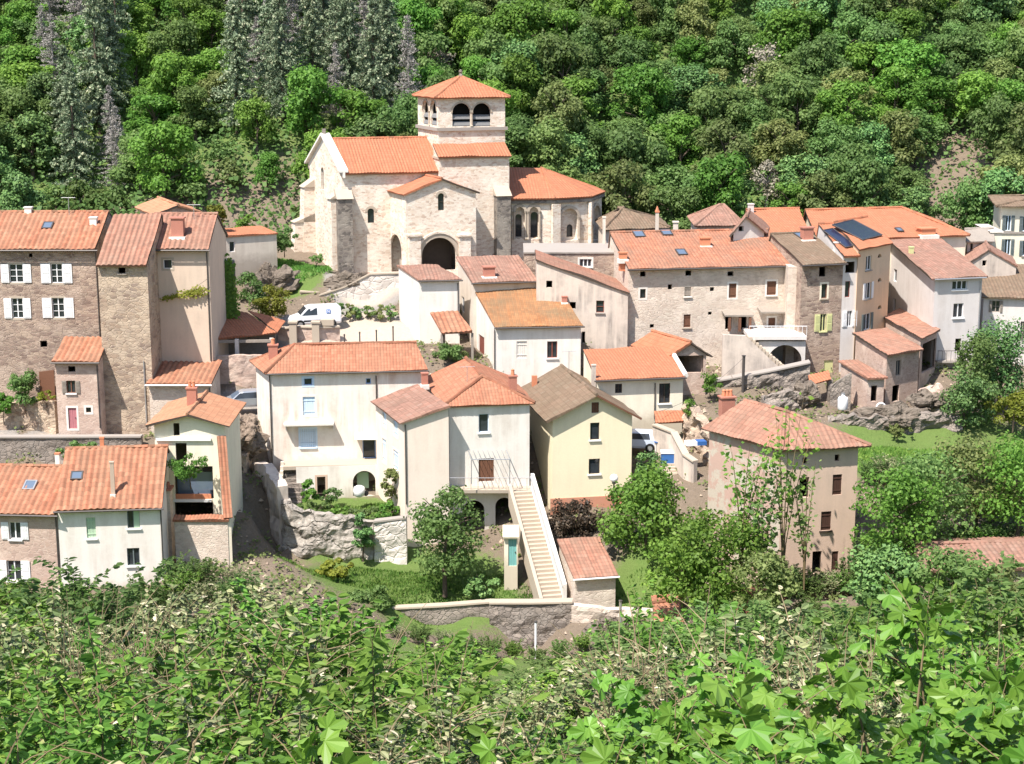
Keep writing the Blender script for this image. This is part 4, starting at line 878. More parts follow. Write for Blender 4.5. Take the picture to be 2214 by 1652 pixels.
for x0, y0, x1, y1, lab in ((1416, 452, 1425, 488, 'slender white chimney with pointed terracotta cap beside the pyramid roof'), (1454, 474, 1467, 497, 'stout cream chimney with flat cap near the pyramid roof'), (1302, 464, 1310, 489, 'short white chimney touching the apse side of the pyramid roof')):
    q = at((x0 + x1) / 2, y1, 147.5); k = 147.5 / F; w_ = (x1 - x0) * k; zt = at(0, y0, 147.5).z; T = thing('chimney_stack', q, lab, 'chimney'); mb = MB(); mb.cbox((q.x, q.y, q.z - 3), w_ * .8, w_ * .8, zt - q.z + 2.7); mb.build('shaft', M['offwhite'], T)
    mb = MB(); mb.cbox((q.x, q.y, zt - .3), w_ * 1.05, w_ * 1.05, .12); mb.lathe((q.x, q.y, zt - .18), [(w_ * .5, 0), (.03, .45)], 4) if y1 - y0 > 30 else None; mb.build('cap', M['terra' if y1 - y0 > 30 else 'offwhite'], T)
T = house('shutter_house', 'cream yellow apartment house with dark shutters at the far right edge', 2165, 158, 450)
b = Blk(T, 2166, 156, 2330, 448, 600, Yr=156, D=9, xb=2150); b.roof('hip', 'r_brown', ry=425, o=.6, g=.2, per=.3, amp=.03)
for x0, y0, x1, y1 in ((2174, 466, 2186, 499), (2172, 517, 2185, 551), (2211, 468, 2223, 500), (2211, 520, 2223, 553)): b.win('f', 'cas', x0, y0, x1, y1, shut='greyshut', shutw=.3, frame='bluepaint', trans=0, sill='concrete')
b.walls('paleyel'); O, d, n = b.wall('f'); mb = MB(); z = b.hit('f', 2170, 505)[1]; mb.box(Vector((O.x, O.y, z)) - d * .05, d * b.W, n * .12, (0, 0, .18)); mb.build('string_course', M['concrete'], T)
T = house('cream_annex', 'low cream annex with flat white parapet beside the dark shuttered house', 2140, 154, 503)
b = Blk(T, 2142, 153, 2167, 503, 600, Yr=153, D=5); b.roof('shed_f', 'white', H=.1, o=.15, g=.1, per=2, amp=0, wob=0); b.walls('paleyel')
T = house('grey_house', 'low house with dark grey roof between orange roofs and the shuttered house', 2090, 153, 522)
b = Blk(T, 2092, 151, 2146, 524, 600, Yr=151.5, D=6, xb=2085); b.roof('gable_x', 'wood_grey', ry=498, o=.4, g=.2, per=.5, amp=.01); b.win('f', 'hole', 2098, 527, 2104, 545); b.walls('offwhite')
T = house('grey_house', 'pinkish grey gabled house with one tiny window behind the gable end house', 2085, 148, 585)
b = Blk(T, 2082, 145, 2197, 580, 660, Yr=146, D=6, xb=2075); b.roof('gable_y', 'r_pink', ry=543, rt=.48, o=.1, g=.1, per=.3, amp=.03); b.win('f', 'hole', 2124, 563, 2133, 575); b.walls('stained')
# ---- ruined cluster on the right
T = house('stone_barn', 'small ruined stone barn with brown sloping roof and dark doorway', 1917, 128.5, 768)
b = Blk(T, 1918, 128.5, 1988, 768, 890, yer=756, D=6, xb=1850); b.roof('shed_f', 'r_old', ry=720, o=.45, g=.2, per=.3, amp=.04); b.win('f', 'cas', 1937, 779, 1948, 812, frame='wood_grey', trans=0); b.win('f', 'hole', 1929, 833, 1944, 868); b.walls('pinkrubble')
T = house('stone_barn', 'brown roofed shed with black open side above the ruined barn', 1990, 132, 730)
b = Blk(T, 1991, 132.5, 2026, 731, 860, yer=715, D=8, xb=1912); b.roof('shed_f', 'r_old', ry=680, o=.45, g=.25, per=.3, amp=.04); b.win('f', 'hole', 1994, 738, 2023, 800); b.walls('pinkrubble')
T = house('stone_barn', 'lowest ruined outhouse with short reddish roof and narrow black doorway', 1875, 126.5, 815)
b = Blk(T, 1876, 126.8, 1912, 819, 890, Yr=127, D=5, xb=1818); b.roof('shed_f', 'r_old', ry=784, o=.3, g=.15, per=.3, amp=.04); b.win('f', 'hole', 1883, 834, 1896, 868); b.walls('pinkrubble')
q = at(1774, 860, 128.5); T = thing('lean_to', q, 'small orange lean-to roof over a dark gap among boulders', 'lean-to'); e0, e1 = at(1752, 834, 128), at(1797, 822, 128.6); free_roof(T, [e0, e1, e1 + Vector((0, 1.2, .5)), e0 + Vector((0, 1.2, .5))], 'r_orange', per=.26)
for p in (e0, e1): mb = MB(); mb.cbox((p.x, p.y + .4, p.z - 2), .4, .6, 2); mb.build('side_pier', M['greywall'], T)
T = house('open_shed', 'orange roofed open shed with dark gable below the wide pale stone house', 1449, 129.5, 767, 'shed')
b = Blk(T, 1450, 129.5, 1527, 768, 815, Yr=129.8, back=(1374, 745)); b.roof('gable_y', 'r_orange', ry=742, rt=.5, o=.35, g=.3, ob=.1, per=.26, amp=.03); b.win('f', 'hole', 1457, 769, 1521, 806); b.walls('pinkrubble')
# ---- pink house in the right foreground
T = house('pink_house', 'tall pinkish house with dark brown shutters and broken reddish roof', 1690, 104, 980)
b = Blk(T, 1692, 104, 1856, 972, 1275, yer=963, D=9, back=(1534, 928))
b.roof('hip_y', 'r_old', ry=892, hl=3.4, o=.45, per=.34, amp=.045, wob=.06)
b.win('f', 'hole', 1735, 989, 1745, 1003); b.win('f', 'hole', 1805, 983, 1815, 997); b.win('f', 'hole', 1728, 1032, 1749, 1076); b.win('f', 'shut', 1800, 1026, 1820, 1070, mat='darkbrownshut'); b.win('f', 'shut', 1775, 1106, 1797, 1147, mat='darkbrownshut', sill='wood_dark'); b.win('f', 'door', 1798, 1192, 1812, 1240, mat='darkbrownshut')
b.win('f', 'hole', 1756, 1192, 1776, 1240)
wl = b.walls('pinkren', which='frb'); b.walls_left = None; mb = MB(); O, d, n = b.wall('l'); wall_mesh(mb, O, d, n, [(0, b.zb), (b.D, b.zb), (b.D, b.ze), (0, b.ze)], []); mb.build('side_wall', M['pinkold'], T)
b.chimney(1558, 858, 1588, 878, 'brick', pots=3, i=1)
# ---- shed below the stair
T = house('garden_shed', 'low stone shed with brown gravelly roof at the bottom of the stair', 1241, 103.5, 1248)
b = Blk(T, 1243, 103.8, 1331, 1250, 1345, yer=1244, D=4.4, xb=1209); b.roof('shed_f', 'r_old', ry=1170, o=.25, g=.12, per=.24, amp=.02); b.gutter('wpaint', o=.25); b.walls('paleruble')
# ---- house roofs half hidden by the thicket
for nm, lab, xl, Y, xr, ye, yb, D, ry, mt in (('hidden_house', 'house with pinkish orange roof mostly hidden by the thicket at lower right', 1985, 96, 2230, 1235, 1400, 6, 1178, 'r_pink'), ('hidden_house', 'orange roofed house peeking through foliage below the pink house', 1590, 97, 1700, 1335, 1420, 5, 1290, 'r_flat'), ('hidden_house', 'low house with orange ochre roof under the left thicket', 215, 97, 345, 1372, 1450, 5, 1335, 'r_peach'), ('hidden_house', 'small red roof behind bare twigs at the left edge', 60, 97, 150, 1392, 1450, 5, 1348, 'r_canal'), ('hidden_house', 'reddish roof between leaves right of the grey retaining wall', 1420, 98, 1475, 1352, 1430, 5, 1310, 'r_flat'), ('hidden_house', 'tan roofed outbuilding beside the white blossom below the pink house', 1790, 97, 1890, 1368, 1440, 5, 1330, 'r_flat')):
    T = house(nm, lab, xl, Y, ye); b = Blk(T, xl, Y, xr, ye, yb, Yr=Y + .6, D=D, xb=xl - 6); b.roof('gable_x', mt, ry=ry, rt=.6, o=.35, g=.2, per=.34, amp=.045); b.win('f', 'cas', xl + (xr - xl) * .4, ye + 12, xl + (xr - xl) * .4 + 18, ye + 42); b.walls('pinkrubble')
# ---- houses behind the far left building
T = house('hill_house', 'low house with hipped orange roof behind the tall rubble house', 310, 150, 462)
b = Blk(T, 340, 146, 428, 464, 520, Yr=148.5, D=7, xb=302); b.roof('gable_y', 'r_peach', ry=446, rt=.5, o=.4, g=.4, per=.3, amp=.03); b.walls('pinkrubble')
T = house('low_building', 'low cream building with thin orange roof edge and one white window', 486, 150, 512)
b = Blk(T, 486, 148, 598, 513, 575, Yr=150.5, D=4); b.roof('shed_f', 'r_orange', H=.2, o=.15, g=.1, per=.26, amp=.03); b.win('f', 'cas', 496, 522, 508, 545, mull=0, trans=0, frame='wpaint'); b.walls('offwhite')

def antenna(B, px, py, h, i=0):
    q, n = B.on_roof(px, py, i); mb = MB(); t = q + Vector((0, 0, h)); mb.tube([q - Vector((0, 0, .2)), t], .025, 5); a = B.u * .55
    mb.tube([t - a, t + a], .016, 4)
    for k in range(5): p = t - a + a * (k * .5); mb.tube([p - B.w * .22, p + B.w * .22], .012, 4)
    mb.build('antenna', M['zinc'], B.T)
antenna(LH, 150, 470, 1.6); antenna(TW, 420, 480, 1.4); antenna(YB, 1230, 800, 1.5); antenna(EB, 1010, 830, 1.3, 1)
# ================================================================ Romanesque church
p = at(850, 580, 150); T = thing('church', p, 'large Romanesque limestone church with square belfry and orange tiled roofs', 'church'); CH = T
def prism(T, name, mat, base, top):
    mb = MB(); a = [mb.V(q) for q in base]; c = [mb.V(q) for q in top]; n = len(a); mb.idx(a[::-1]); mb.idx(c)
    for i in range(n): mb.idx([a[i], a[(i + 1) % n], c[(i + 1) % n], c[i]])
    return mb.build(name, M[mat], T)
def archring(b, k, s0, s1, zs, wd=.3, proud=.1, mat='coping', name='archivolt', N=12):
    O, d, n = b.wall(k); mid, r = (s0 + s1) / 2, (s1 - s0) / 2; mb = MB(); P = lambda s, z, kk: Vector((O.x, O.y, 0)) + d * s + n * kk + Vector((0, 0, z))
    rings = []
    for i in range(N + 1):
        a = math.pi * i / N; c, sn = math.cos(a), math.sin(a)
        rings.append([mb.V(P(mid - rr * c, zs + rr * sn, kk)) for rr, kk in ((r, -.05), (r, proud), (r + wd, proud), (r + wd, -.05))])
    for a, c in zip(rings, rings[1:]):
        for j in range(4): mb.idx([a[j], a[(j + 1) % 4], c[(j + 1) % 4], c[j]])
    mb.idx(rings[0]); mb.idx(rings[-1]); mb.build(name, M[mat], b.T)
def ring(b, z, h, out, name, mat, D=None, n=4):
    mb = MB(); W, D = b.W, D or b.D
    for a0, c0, aw, cw in ((-out, -out, W + 2 * out, out), (-out, D, W + 2 * out, out), (-out, 0, out, D), (W, 0, out, D))[:n]: mb.box(b.L(a0, c0, z), b.u * aw, b.w * cw, (0, 0, h))
    mb.build(name, M[mat], b.T)
# nave
b = Blk(T, 738, 150, 966, 377, 592, Yr=152.6, D=10.5, xb=669)
b.roof('gable_x', 'r_orange', ry=302, rt=.5, o=.35, g=-.25, gr=.3, per=.3, amp=.05, name='nave_roof', cap=True)
b.win('f', 'glass', 795, 451, 809, 482, arch=True, frame='wood_dark', mull=0, trans=0); b.win('f', 'hole', 846, 495, 962, 592); b.win('l', 'hole', 694, 362, 700, 410, arch=True); b.walls('church', name='nave_wall')  # the wide square hole is added behind the porch to keep its inside dark
s0, s1, z0, z1 = b.rect('f', 795, 451, 809, 482); archring(b, 'f', s0 - .03, s1 + .03, z1 - (s1 - s0) / 2, .22, .04)
kf = b.H / (b.D / 2); mb = MB()
for a0, z0, a1, z1 in ((-.5, b.ze - .2, b.D / 2, b.ze + b.H), (b.D + .5, b.ze - .2, b.D / 2, b.ze + b.H)):
    P0, P1 = b.L(-.35, a0, z0 + .25), b.L(-.35, a1, z1 + .5); mb.box(P0, b.u * .85, P1 - P0, (0, 0, .22))
    mb.box(P0 - Vector((0, 0, .5)) + b.u * .36, b.u * .2, P1 - P0, (0, 0, .495))
mb.build('gable_coping', M['white'], T)
mb = MB(); q = b.L(0, b.D / 2, b.ze + b.H + .6); mb.cbox(q, .35, .35, .5); mb.build('gable_finial', M['darkstone'], T)
ring(b, b.ze - .28, .24, .1, 'cornice', 'coping', n=2)
# buttresses
def buttress(b, s, t, w, dep, z1, z0, mat, cap='coping', side='f', taper=.0):
    u, n = (b.u, b.nf) if side == 'f' else (b.w, b.nl); o = b.L(s, t, 0); P = lambda a, k, z: Vector(((o + u * a + n * k).x, (o + u * a + n * k).y, z))
    prism(T, 'buttress', mat, [P(0, -.3, z0), P(w, -.3, z0), P(w, dep + taper, z0), P(0, dep + taper, z0)], [P(0, -.3, z1), P(w, -.3, z1), P(w, dep, z1), P(0, dep, z1)])
    prism(T, 'buttress_cap', cap, [P(-.1, -.3, z1 + .003), P(w + .1, -.3, z1 + .003), P(w + .1, dep + .15, z1 + .003), P(-.1, dep + .15, z1 + .003)], [P(-.1, -.3, z1 + .9), P(w + .1, -.3, z1 + .9), P(w + .1, -.2, z1 + .9), P(-.1, -.2, z1 + .9)])
zq = lambda py, Y=150: at(740, py, Y).z
buttress(b, -.55, 0, 1.35, 1.1, zq(428), b.zb - 2, 'darkstone'); buttress(b, 0, .1, 1.2, 1.0, zq(430), b.zb - 2, 'church', side='l')
buttress(b, 0, b.D - 1.6, 1.5, 1.0, zq(405, 158), b.zb - 3, 'church', side='l', taper=.6); buttress(b, 0, b.D - 1.5, 1.3, 2.0, zq(480, 158), b.zb - 3, 'church', side='l', taper=.5)
NV = b
# porch
b = Blk(T, 877, 147.6, 1029, 421, 600, Yr=149.6, D=4.6, xb=838)
b.roof('gable_y', 'r_orange', ry=389, o=.25, g=.25, ob=0, per=.3, amp=.03, name='porch_roof')
b.win('f', 'glass', 947, 418, 960, 455, arch=True, frame='wood_dark', mull=0, trans=1); b.win('f', 'hole', 912, 514, 986, 585, arch=True); b.win('l', 'hole', 843, 507, 868, 595, arch=True); b.walls('church', name='porch_wall')
s0, s1, z0, z1 = b.rect('f', 912, 514, 986, 585); archring(b, 'f', s0 - .02, s1 + .02, z1 - (s1 - s0) / 2, .38, .12); archring(b, 'f', s0 - .42, s1 + .42, z1 - (s1 - s0) / 2, .18, .2, 'church', name='outer_archivolt')
s0, s1, z0, z1 = b.rect('f', 947, 418, 960, 455); archring(b, 'f', s0 - .02, s1 + .02, z1 - (s1 - s0) / 2, .22, .05)
for px in (895, 1003):
    s, z = b.hit('f', px, 510); O, d, n = b.wall('f'); q = Vector((O.x, O.y, 0)) + d * s; mb = MB(); mb.box(Vector((q.x, q.y, b.zb - 2)) - d * .55, d * 1.1, n * .4, (0, 0, z - b.zb + 2)); mb.box(Vector((q.x, q.y, z + .004)) - d * .65, d * 1.3, n * .55, (0, 0, .2)); mb.build('portal_pier', M['church'], T)
s0, s1, z0, z1 = b.rect('f', 912, 514, 986, 585); q = b.L(s0 - .2, 1.7, z0 - 1); mb = MB(); mb.box(q, b.u * (s1 - s0 + .4), b.w * .12, (0, 0, z1 - z0 + 1.2)); mb.build('portal_dark_panel', M['wood_dark'], T)  # dark panel added behind the portal so the opening looks unlit
q = b.L(1.2, .6, z0 - 1); mb = MB(); mb.box(q, b.u * .12, b.w * (b.D - .7), (0, 0, z1 - z0 + 1.4)); mb.build('porch_dark_panel', M['wood_dark'], T)  # second added panel, darkens the view through the left arch
# crossing and lean-to roof
b = Blk(T, 950, 151.6, 1101, 341, 600, Yr=153.4, D=2.4)
b.roof('shed_f', 'r_orange', ry=312, o=.3, g=.15, per=.3, amp=.045, name='crossing_roof', ob=-.05); b.win('f', 'hole', 953, 505, 1012, 600); b.walls('church', name='crossing_wall'); CR = b  # front hole added so no bright wall shows through the portal
buttress(b, b.W - 1.5, 0, 1.35, 1.1, zq(424, 152), b.zb - 2, 'darkstone')
ring(b, b.ze - .25, .2, .1, 'crossing_cornice', 'coping')
# tower
b = Blk(T, 947, 153.9, 1092, 209, 600, Yr=155.9, D=6.4, xb=903)
b.roof('pyr', 'r_orange', ry=168, o=.4, per=.3, amp=.04, name='tower_roof')
for r in ((978, 223, 1017, 273), (1022, 223, 1061, 273)): b.win('f', 'hole', *r, arch=True)
for r in ((914, 217, 927, 269), (931, 218, 944, 271)): b.win('l', 'hole', *r, arch=True)
b.walls('church', name='tower_wall')
for k, rs in (('f', ((978, 223, 1017, 273), (1022, 223, 1061, 273))), ('l', ((914, 217, 927, 269), (931, 218, 944, 271)))):
    for r in rs:
        s0, s1, z0, z1 = b.rect(k, *r); archring(b, k, s0, s1, z1 - (s1 - s0) / 2, .14, .06); O, d, n = b.wall(k); mb = MB(); h = z1 - z0
        for q in (.08, .36): mb.box(Vector((O.x, O.y, z0 + h * q)) + d * (s0 + .02) - n * .3, d * (s1 - s0 - .04), n * .22 + Vector((0, 0, -.12)), Vector((0, 0, .3)) - n * .1)
        mb.build('louvre', M['louvre'], T)
    sA = b.rect(k, *rs[0])[1]; sB = b.rect(k, *rs[1])[0]; zA = b.rect(k, *rs[0])[2]; zB = b.rect(k, *rs[0])[3] - (b.rect(k, *rs[0])[1] - b.rect(k, *rs[0])[0]) / 2; O, d, n = b.wall(k); q = Vector((O.x, O.y, zA)) + d * ((sA + sB) / 2) + n * .05
    mb = MB(); mb.lathe(q, [(.16, 0), (.11, .12), (.1, zB - zA - .15), (.17, zB - zA)], 8); mb.build('colonnette', M['coping'], T)
zq_ = b.hit('f', 1020, 276)[1]; mb = MB(); mb.box(b.L(.75, .75, zq_), b.u * (b.W - 1.5), b.w * (b.D - 1.5), (0, 0, b.ze - zq_ - .1)); mb.build('belfry_dark_box', M['black'], T)  # black box added inside the belfry to darken its openings
zs = b.hit('f', 1020, 281)[1]; ring(b, zs - .05, .3, .2, 'string_course', 'concrete'); ring(b, b.ze - .22, .2, .12, 'tower_cornice', 'coping')
mb = MB(); e = b.planes[0][2]; mb.lathe((e.x, e.y, e.z + .1), [(.25, 0), (.18, .2), (.1, .3), (.18, .42), (.16, .58), (.02, .68)], 8); mb.build('finial', M['greywall'], T)
# apse with blind arcades
pts = [(1106, 154.2), (1201, 154.6), (1274, 156.4), (1301, 161)]; zE = at(1190, 432, 154.4).z; zB = at(1190, 565, 154.4).z
eave = []; segs = []
for (x0, Y0), (x1, Y1) in zip(pts, pts[1:]): segs.append(Blk(T, x0, Y0, x1, 432, 565, Yr=Y1, D=.6, ze=zE))
P = [Vector((segs[0].A.x, segs[0].A.y, 0))] + [Vector((s.B.x, s.B.y, 0)) for s in segs]; P += [Vector((P[3].x - .6, 165.5, 0)), Vector((P[0].x - 2.0, 166, 0))]
for si, arcs in ((0, ((1110, 443, 1138, 516), (1140, 443, 1169, 516))), (1, ((1209, 447, 1251, 520),)), (2, ((1279, 442, 1297, 520),))):
    for r in arcs: s0, s1, z0, z1 = segs[si].rect('f', *r); segs[si].ops['f'].append((s0 + .1, s1 - .1, z0, z1 - .05, True))
inn = []
for s in segs: q = Blk(T, 1106, 154, 1200, 432, 565, Yr=155, D=.5, ze=zE); q.A = s.A - s.nf * .5; q.B = s.B - s.nf * .5; s.rv = .5; q.u, q.w, q.W, q.nf, q.zb = s.u, s.w, s.W, s.nf, s.zb; inn.append(q)
for r in ((1114, 463, 1128, 512), (1147, 458, 1163, 513)): inn[0].win('f', 'glass', *r, arch=True, frame='wood_dark', mull=0, trans=0)
inn[1].win('f', 'glass', 1225, 485, 1238, 512, arch=True, frame='wood_dark', mull=0, trans=0)
for s in inn: s.walls('church', name='apse_inner_wall', which='f')
for s in segs: s.walls('church', name='apse_wall', which='f')
for si, x0, x1, yt in ((0, 1110, 1138, 443), (0, 1140, 1168, 443), (1, 1208, 1252, 446), (2, 1277, 1298, 440)):
    s = segs[si]; s0, s1, z0, z1 = s.rect('f', x0, yt, x1, 512); r = (s1 - s0) / 2; archring(s, 'f', s0 + .2, s1 - .2, z1 - r, .26, .14, name='blind_arch')
    for c in (s0 + .07, s1 - .07): O, d, n = s.wall('f'); mb = MB(); mb.lathe(Vector((O.x, O.y, z0)) + d * c + n * .16, [(.15, -.2), (.1, 0), (.1, z1 - r - z0 - .25), (.18, z1 - r - z0)], 8); mb.build('blind_column', M['coping'], T)
for si, s0, w in ((1, -.45, .85), (2, -.3, .6)):
    s = segs[si]; O, d, n = s.wall('f'); mb = MB(); mb.box(Vector((O.x, O.y, s.zb - 1)) + d * s0, d * w, n * .32, (0, 0, zE - s.zb + .6)); mb.build('apse_pier', M['church'], T)
mb = MB()
for s in segs: O, d, n = s.wall('f'); mb.box(Vector((O.x, O.y, zE - .32)) - d * .1, d * (s.W + .2), n * .3, (0, 0, .3)); 
mb.build('apse_cornice', M['darkstone'], T)
mb = MB(); mb.face([Vector((q.x, q.y, zE)) for q in (P[3], P[4], P[4], P[3])][:2] + [Vector((P[4].x, P[4].y, zB - 2)), Vector((P[3].x, P[3].y, zB - 2))]); mb.build('apse_wall', M['church'], T)
cen = sum(P, Vector((0, 0, 0))) / 6; E = [Vector((q.x + (q.x - cen.x) * .07, q.y + (q.y - cen.y) * .09, zE + .02)) for q in P]; e0, e1 = at(1100, 367, 160.3), at(1170, 366, 160.3); e0.z = e1.z
mb = MB()
for f, ax in (([E[0], E[1], e1, e0], E[1] - E[0]), ([E[1], E[2], e1], E[2] - E[1]), ([E[2], E[3], e1], E[3] - E[2]), ([E[3], E[4], e1], E[4] - E[3]), ([E[4], E[5], e0, e1], E[5] - E[4])): roof_face(mb, f, ax, per=.3, amp=.03, wob=0, th=.16)
for q in (E[1], E[2], E[3]): ridge_cap(mb, q + Vector((0, 0, .17)), e1 + Vector((0, 0, .17)), .09)
mb.build('apse_roof', [M['r_orange'], M['wood_dark']], T)
# ================================================================ terrain
GP = [(600, 575, 150), (690, 572, 150), (760, 590, 149), (850, 590, 147.5), (1000, 585, 147.5), (1150, 575, 150), (1280, 565, 151), (570, 560, 153),
 (640, 706, 140), (720, 702, 140), (840, 692, 141), (760, 740, 137), (850, 742, 136), (620, 702, 140), (560, 692, 141), (690, 690, 142), (700, 720, 138.5), (780, 660, 144.5), (620, 640, 146), (560, 640, 146.5),
 (520, 690, 141), (520, 768, 135), (590, 766, 135), (505, 884, 127), (545, 882, 127), (505, 815, 131), (50, 917, 127), (250, 932, 125.2), (300, 930, 125), (100, 942, 124), (290, 938, 123.2), (-60, 917, 127), (-60, 942, 124),
 (100, 1018, 121), (280, 1018, 121), (-40, 1018, 121), (440, 930, 122), (560, 1015, 118), (520, 1095, 113), (580, 1200, 107), (540, 1250, 104), (500, 985, 119),
 (700, 1080, 118.8), (830, 1086, 117), (600, 1088, 118.5), (650, 1216, 112.7), (740, 1218, 112.3), (806, 1215, 112.1), (870, 1218, 111.6), (600, 1192, 114.5), (660, 1112, 115), (800, 1122, 114.3), (750, 1222, 110), (900, 1252, 108), (1000, 1295, 105.5), (1100, 1300, 105.2), (650, 1220, 110.5), (1020, 1170, 113.5),
 (1200, 1112, 116), (1360, 1104, 117), (1240, 1320, 103.3), (1330, 1310, 104), (1150, 1408, 102), (950, 1345, 104), (60, 1300, 100), (300, 1290, 101), (430, 1232, 104), (200, 1330, 98),
 (1770, 1255, 102.5), (1600, 1240, 105), (1480, 962, 121), (1440, 1032, 116), (1400, 1150, 110), (1400, 978, 122), (1540, 1000, 118),
 (1480, 800, 133.5), (1600, 812, 132.4), (1740, 812, 132), (1560, 870, 127), (1680, 880, 127), (1780, 862, 128.5), (1850, 886, 126.6), (1950, 880, 127.5), (2050, 895, 126), (1900, 962, 121), (2000, 972, 121), (2150, 964, 121.5), (2240, 960, 121), (1900, 1012, 115), (2150, 1012, 115.5), (2240, 1010, 115),
 (2130, 880, 129), (2230, 880, 129), (2000, 1250, 100), (2150, 1290, 98), (2240, 1250, 99), (1400, 600, 147), (1650, 640, 148), (1900, 720, 141), (2060, 778, 138.5), (2180, 600, 160), (2000, 560, 160), (1500, 540, 156), (1700, 540, 158),
 (400, 485, 152), (450, 505, 155), (560, 545, 157), (620, 522, 160), (300, 480, 160), (100, 480, 160), (-60, 480, 160), (1800, 520, 166), (2200, 540, 168), (1250, 520, 166), (900, 520, 168), (1050, 760, 134.5), (950, 745, 134.5), (1180, 860, 130), (1290, 900, 125), (1200, 720, 136)]
GW = np.array([tuple(at(*g)) for g in GP])
def gz(x, y):
    x = np.asarray(x, float); y = np.asarray(y, float); sh = x.shape; x = x.ravel(); y = y.ravel()
    front = CAM.z - 1.0 - .4 * y
    d2 = (x[:, None] - GW[None, :, 0]) ** 2 + (y[:, None] - GW[None, :, 1]) ** 2 + .4
    w = d2 ** -1.7; v = (w * GW[None, :, 2]).sum(1) / w.sum(1)
    v = v - .35
    yb = 170 + 4 * np.sin(x * .05)
    hill = CAM.z - 20.3 + .5 * (y - yb) + 1.6 * np.sin(x * .09 + y * .05) + 1.0 * np.sin(x * .21 - y * .13) + np.clip(x - 20, 0, 200) * -.05
    k1 = np.clip((y - 88) / 10, 0, 1); k1 = k1 * k1 * (3 - 2 * k1); k2 = np.clip((y - 158) / 14, 0, 1); k2 = k2 * k2 * (3 - 2 * k2)
    side = np.clip((np.abs(x) - 60) / 30, 0, 1)
    z = front * (1 - k1) + v * k1; z = z * (1 - k2) + hill * k2
    return z.reshape(sh)
def g1(x, y): return float(gz(np.array([x]), np.array([y]))[0])
ys = np.concatenate([np.arange(-6, 20, 1.0), np.arange(20, 88, 3.0), np.arange(88, 172, 1.0), np.arange(172, 262, 2.0)]); xs = np.concatenate([np.arange(-130, -62, 4.0), np.arange(-62, 62, 1.0), np.arange(62, 131, 4.0)])
X, Y_ = np.meshgrid(xs, ys); Z = gz(X, Y_); rr = np.random.RandomState(3); Z = Z + (rr.rand(*Z.shape) - .5) * .16
# grass mask: 0 bare rock and earth, 1 grass, 2 road gravel
GR = [(640, 572, 150, 5, 1), (580, 565, 152, 5, 1), (760, 1100, 116, 6, 1), (700, 1095, 117, 5, 1), (820, 1240, 109, 8, 1), (950, 1270, 107, 8, 1), (1050, 1295, 105.5, 4, 1), (1950, 985, 119, 9, 1), (2100, 985, 119, 12, 1), (2230, 985, 119, 9, 1), (1400, 1290, 105, 5, 1), (760, 665, 144, 3, 1),
 (700, 700, 140, 5, 2), (790, 700, 140, 5, 2), (840, 715, 139, 4, 2), (770, 730, 138, 4, 3), (100, 930, 125, 3, 3), (250, 935, 124, 3, 3), (-20, 930, 125, 3, 3), (640, 700, 140, 4, 2), (500, 890, 127, 4, 3), (820, 580, 149, 6, 2), (1000, 590, 148, 6, 2)]
ga = np.zeros(X.shape); gb = np.zeros(X.shape)
for px, py, YY, r, k in GR:
    q = at(px, py, YY); d = np.sqrt((X - q.x) ** 2 + (Y_ - q.y) ** 2) / r; f = np.clip(1.6 - 1.6 * d, 0, 1)
    if k == 1: ga = np.maximum(ga, f)
    else: gb = np.maximum(gb, f * (1 if k == 2 else .5))
ga = np.where((Y_ < 98) | (Y_ > 174), .6, ga)
for px, py, YY, r in ((2075, 400, 182, 7), (2060, 460, 177, 6), (470, 480, 174, 7), (600, 470, 175, 7), (540, 500, 171, 7)):
    q = at(px, py, YY); ga = ga * np.clip((.75 if px < 1000 else 0) + np.sqrt((X - q.x) ** 2 + ((Y_ - q.y) / 2) ** 2) / r - .3, 0, 1)
ny, nx = X.shape; me = bpy.data.meshes.new('ground'); vs = np.stack([X, Y_, Z], -1).reshape(-1, 3)
fc = [(j * nx + i, j * nx + i + 1, (j + 1) * nx + i + 1, (j + 1) * nx + i) for j in range(ny - 1) for i in range(nx - 1)]
me.from_pydata([tuple(v) for v in vs], [], fc)
for nm, arr in (('grass', ga), ('road', gb)): me.attributes.new(nm, 'FLOAT', 'POINT').data.foreach_set('value', arr.ravel())
me.polygons.foreach_set('use_smooth', [True] * len(fc))
t = NT('hillside_ground'); v = t.coord(); n1 = t.noise(v, .5, 6, .7); n2 = t.noise(v, 3.5, 6, .75); a1 = t.n('ShaderNodeAttribute', attribute_name='grass'); a2 = t.n('ShaderNodeAttribute', attribute_name='road')
rockc = t.mix(n2, (.11, .088, .066), (.32, .255, .195)); rockc = t.mix(t.math('MULTIPLY', n1, .7), rockc, (.19, .15, .11)); gr = t.mix(n2, (.07, .15, .03), (.16, .25, .06)); gr = t.mix(t.math('MULTIPLY', n1, .5), gr, (.17, .16, .08))
rd = t.mix(n2, (.40, .33, .26), (.60, .51, .42)); rd = t.mix(t.ramp(a2.outputs['Fac'], [(.4, 1), (.6, 0)]), rd, t.mix(n2, (.24, .22, .20), (.36, .33, .30)))
gf = t.ramp(t.math('ADD', a1.outputs['Fac'], t.math('MULTIPLY', t.math('SUBTRACT', n2, .5), .9)), [(.35, 0), (.6, 1)]); col = t.mix(gf, rockc, gr)
rf = t.ramp(t.math('ADD', a2.outputs['Fac'], t.math('MULTIPLY', t.math('SUBTRACT', n2, .5), .3)), [(.2, 0), (.3, 1)]); col = t.mix(rf, col, rd); t.bump(t.math('ADD', n2, n1), .8, .25)
me.materials.append(t.fin(col, .95, .1)); go = bpy.data.objects.new('ground', me); COL.objects.link(go); tag(go, 'earth, rock and grass hillside under the village', 'ground', kind='structure')
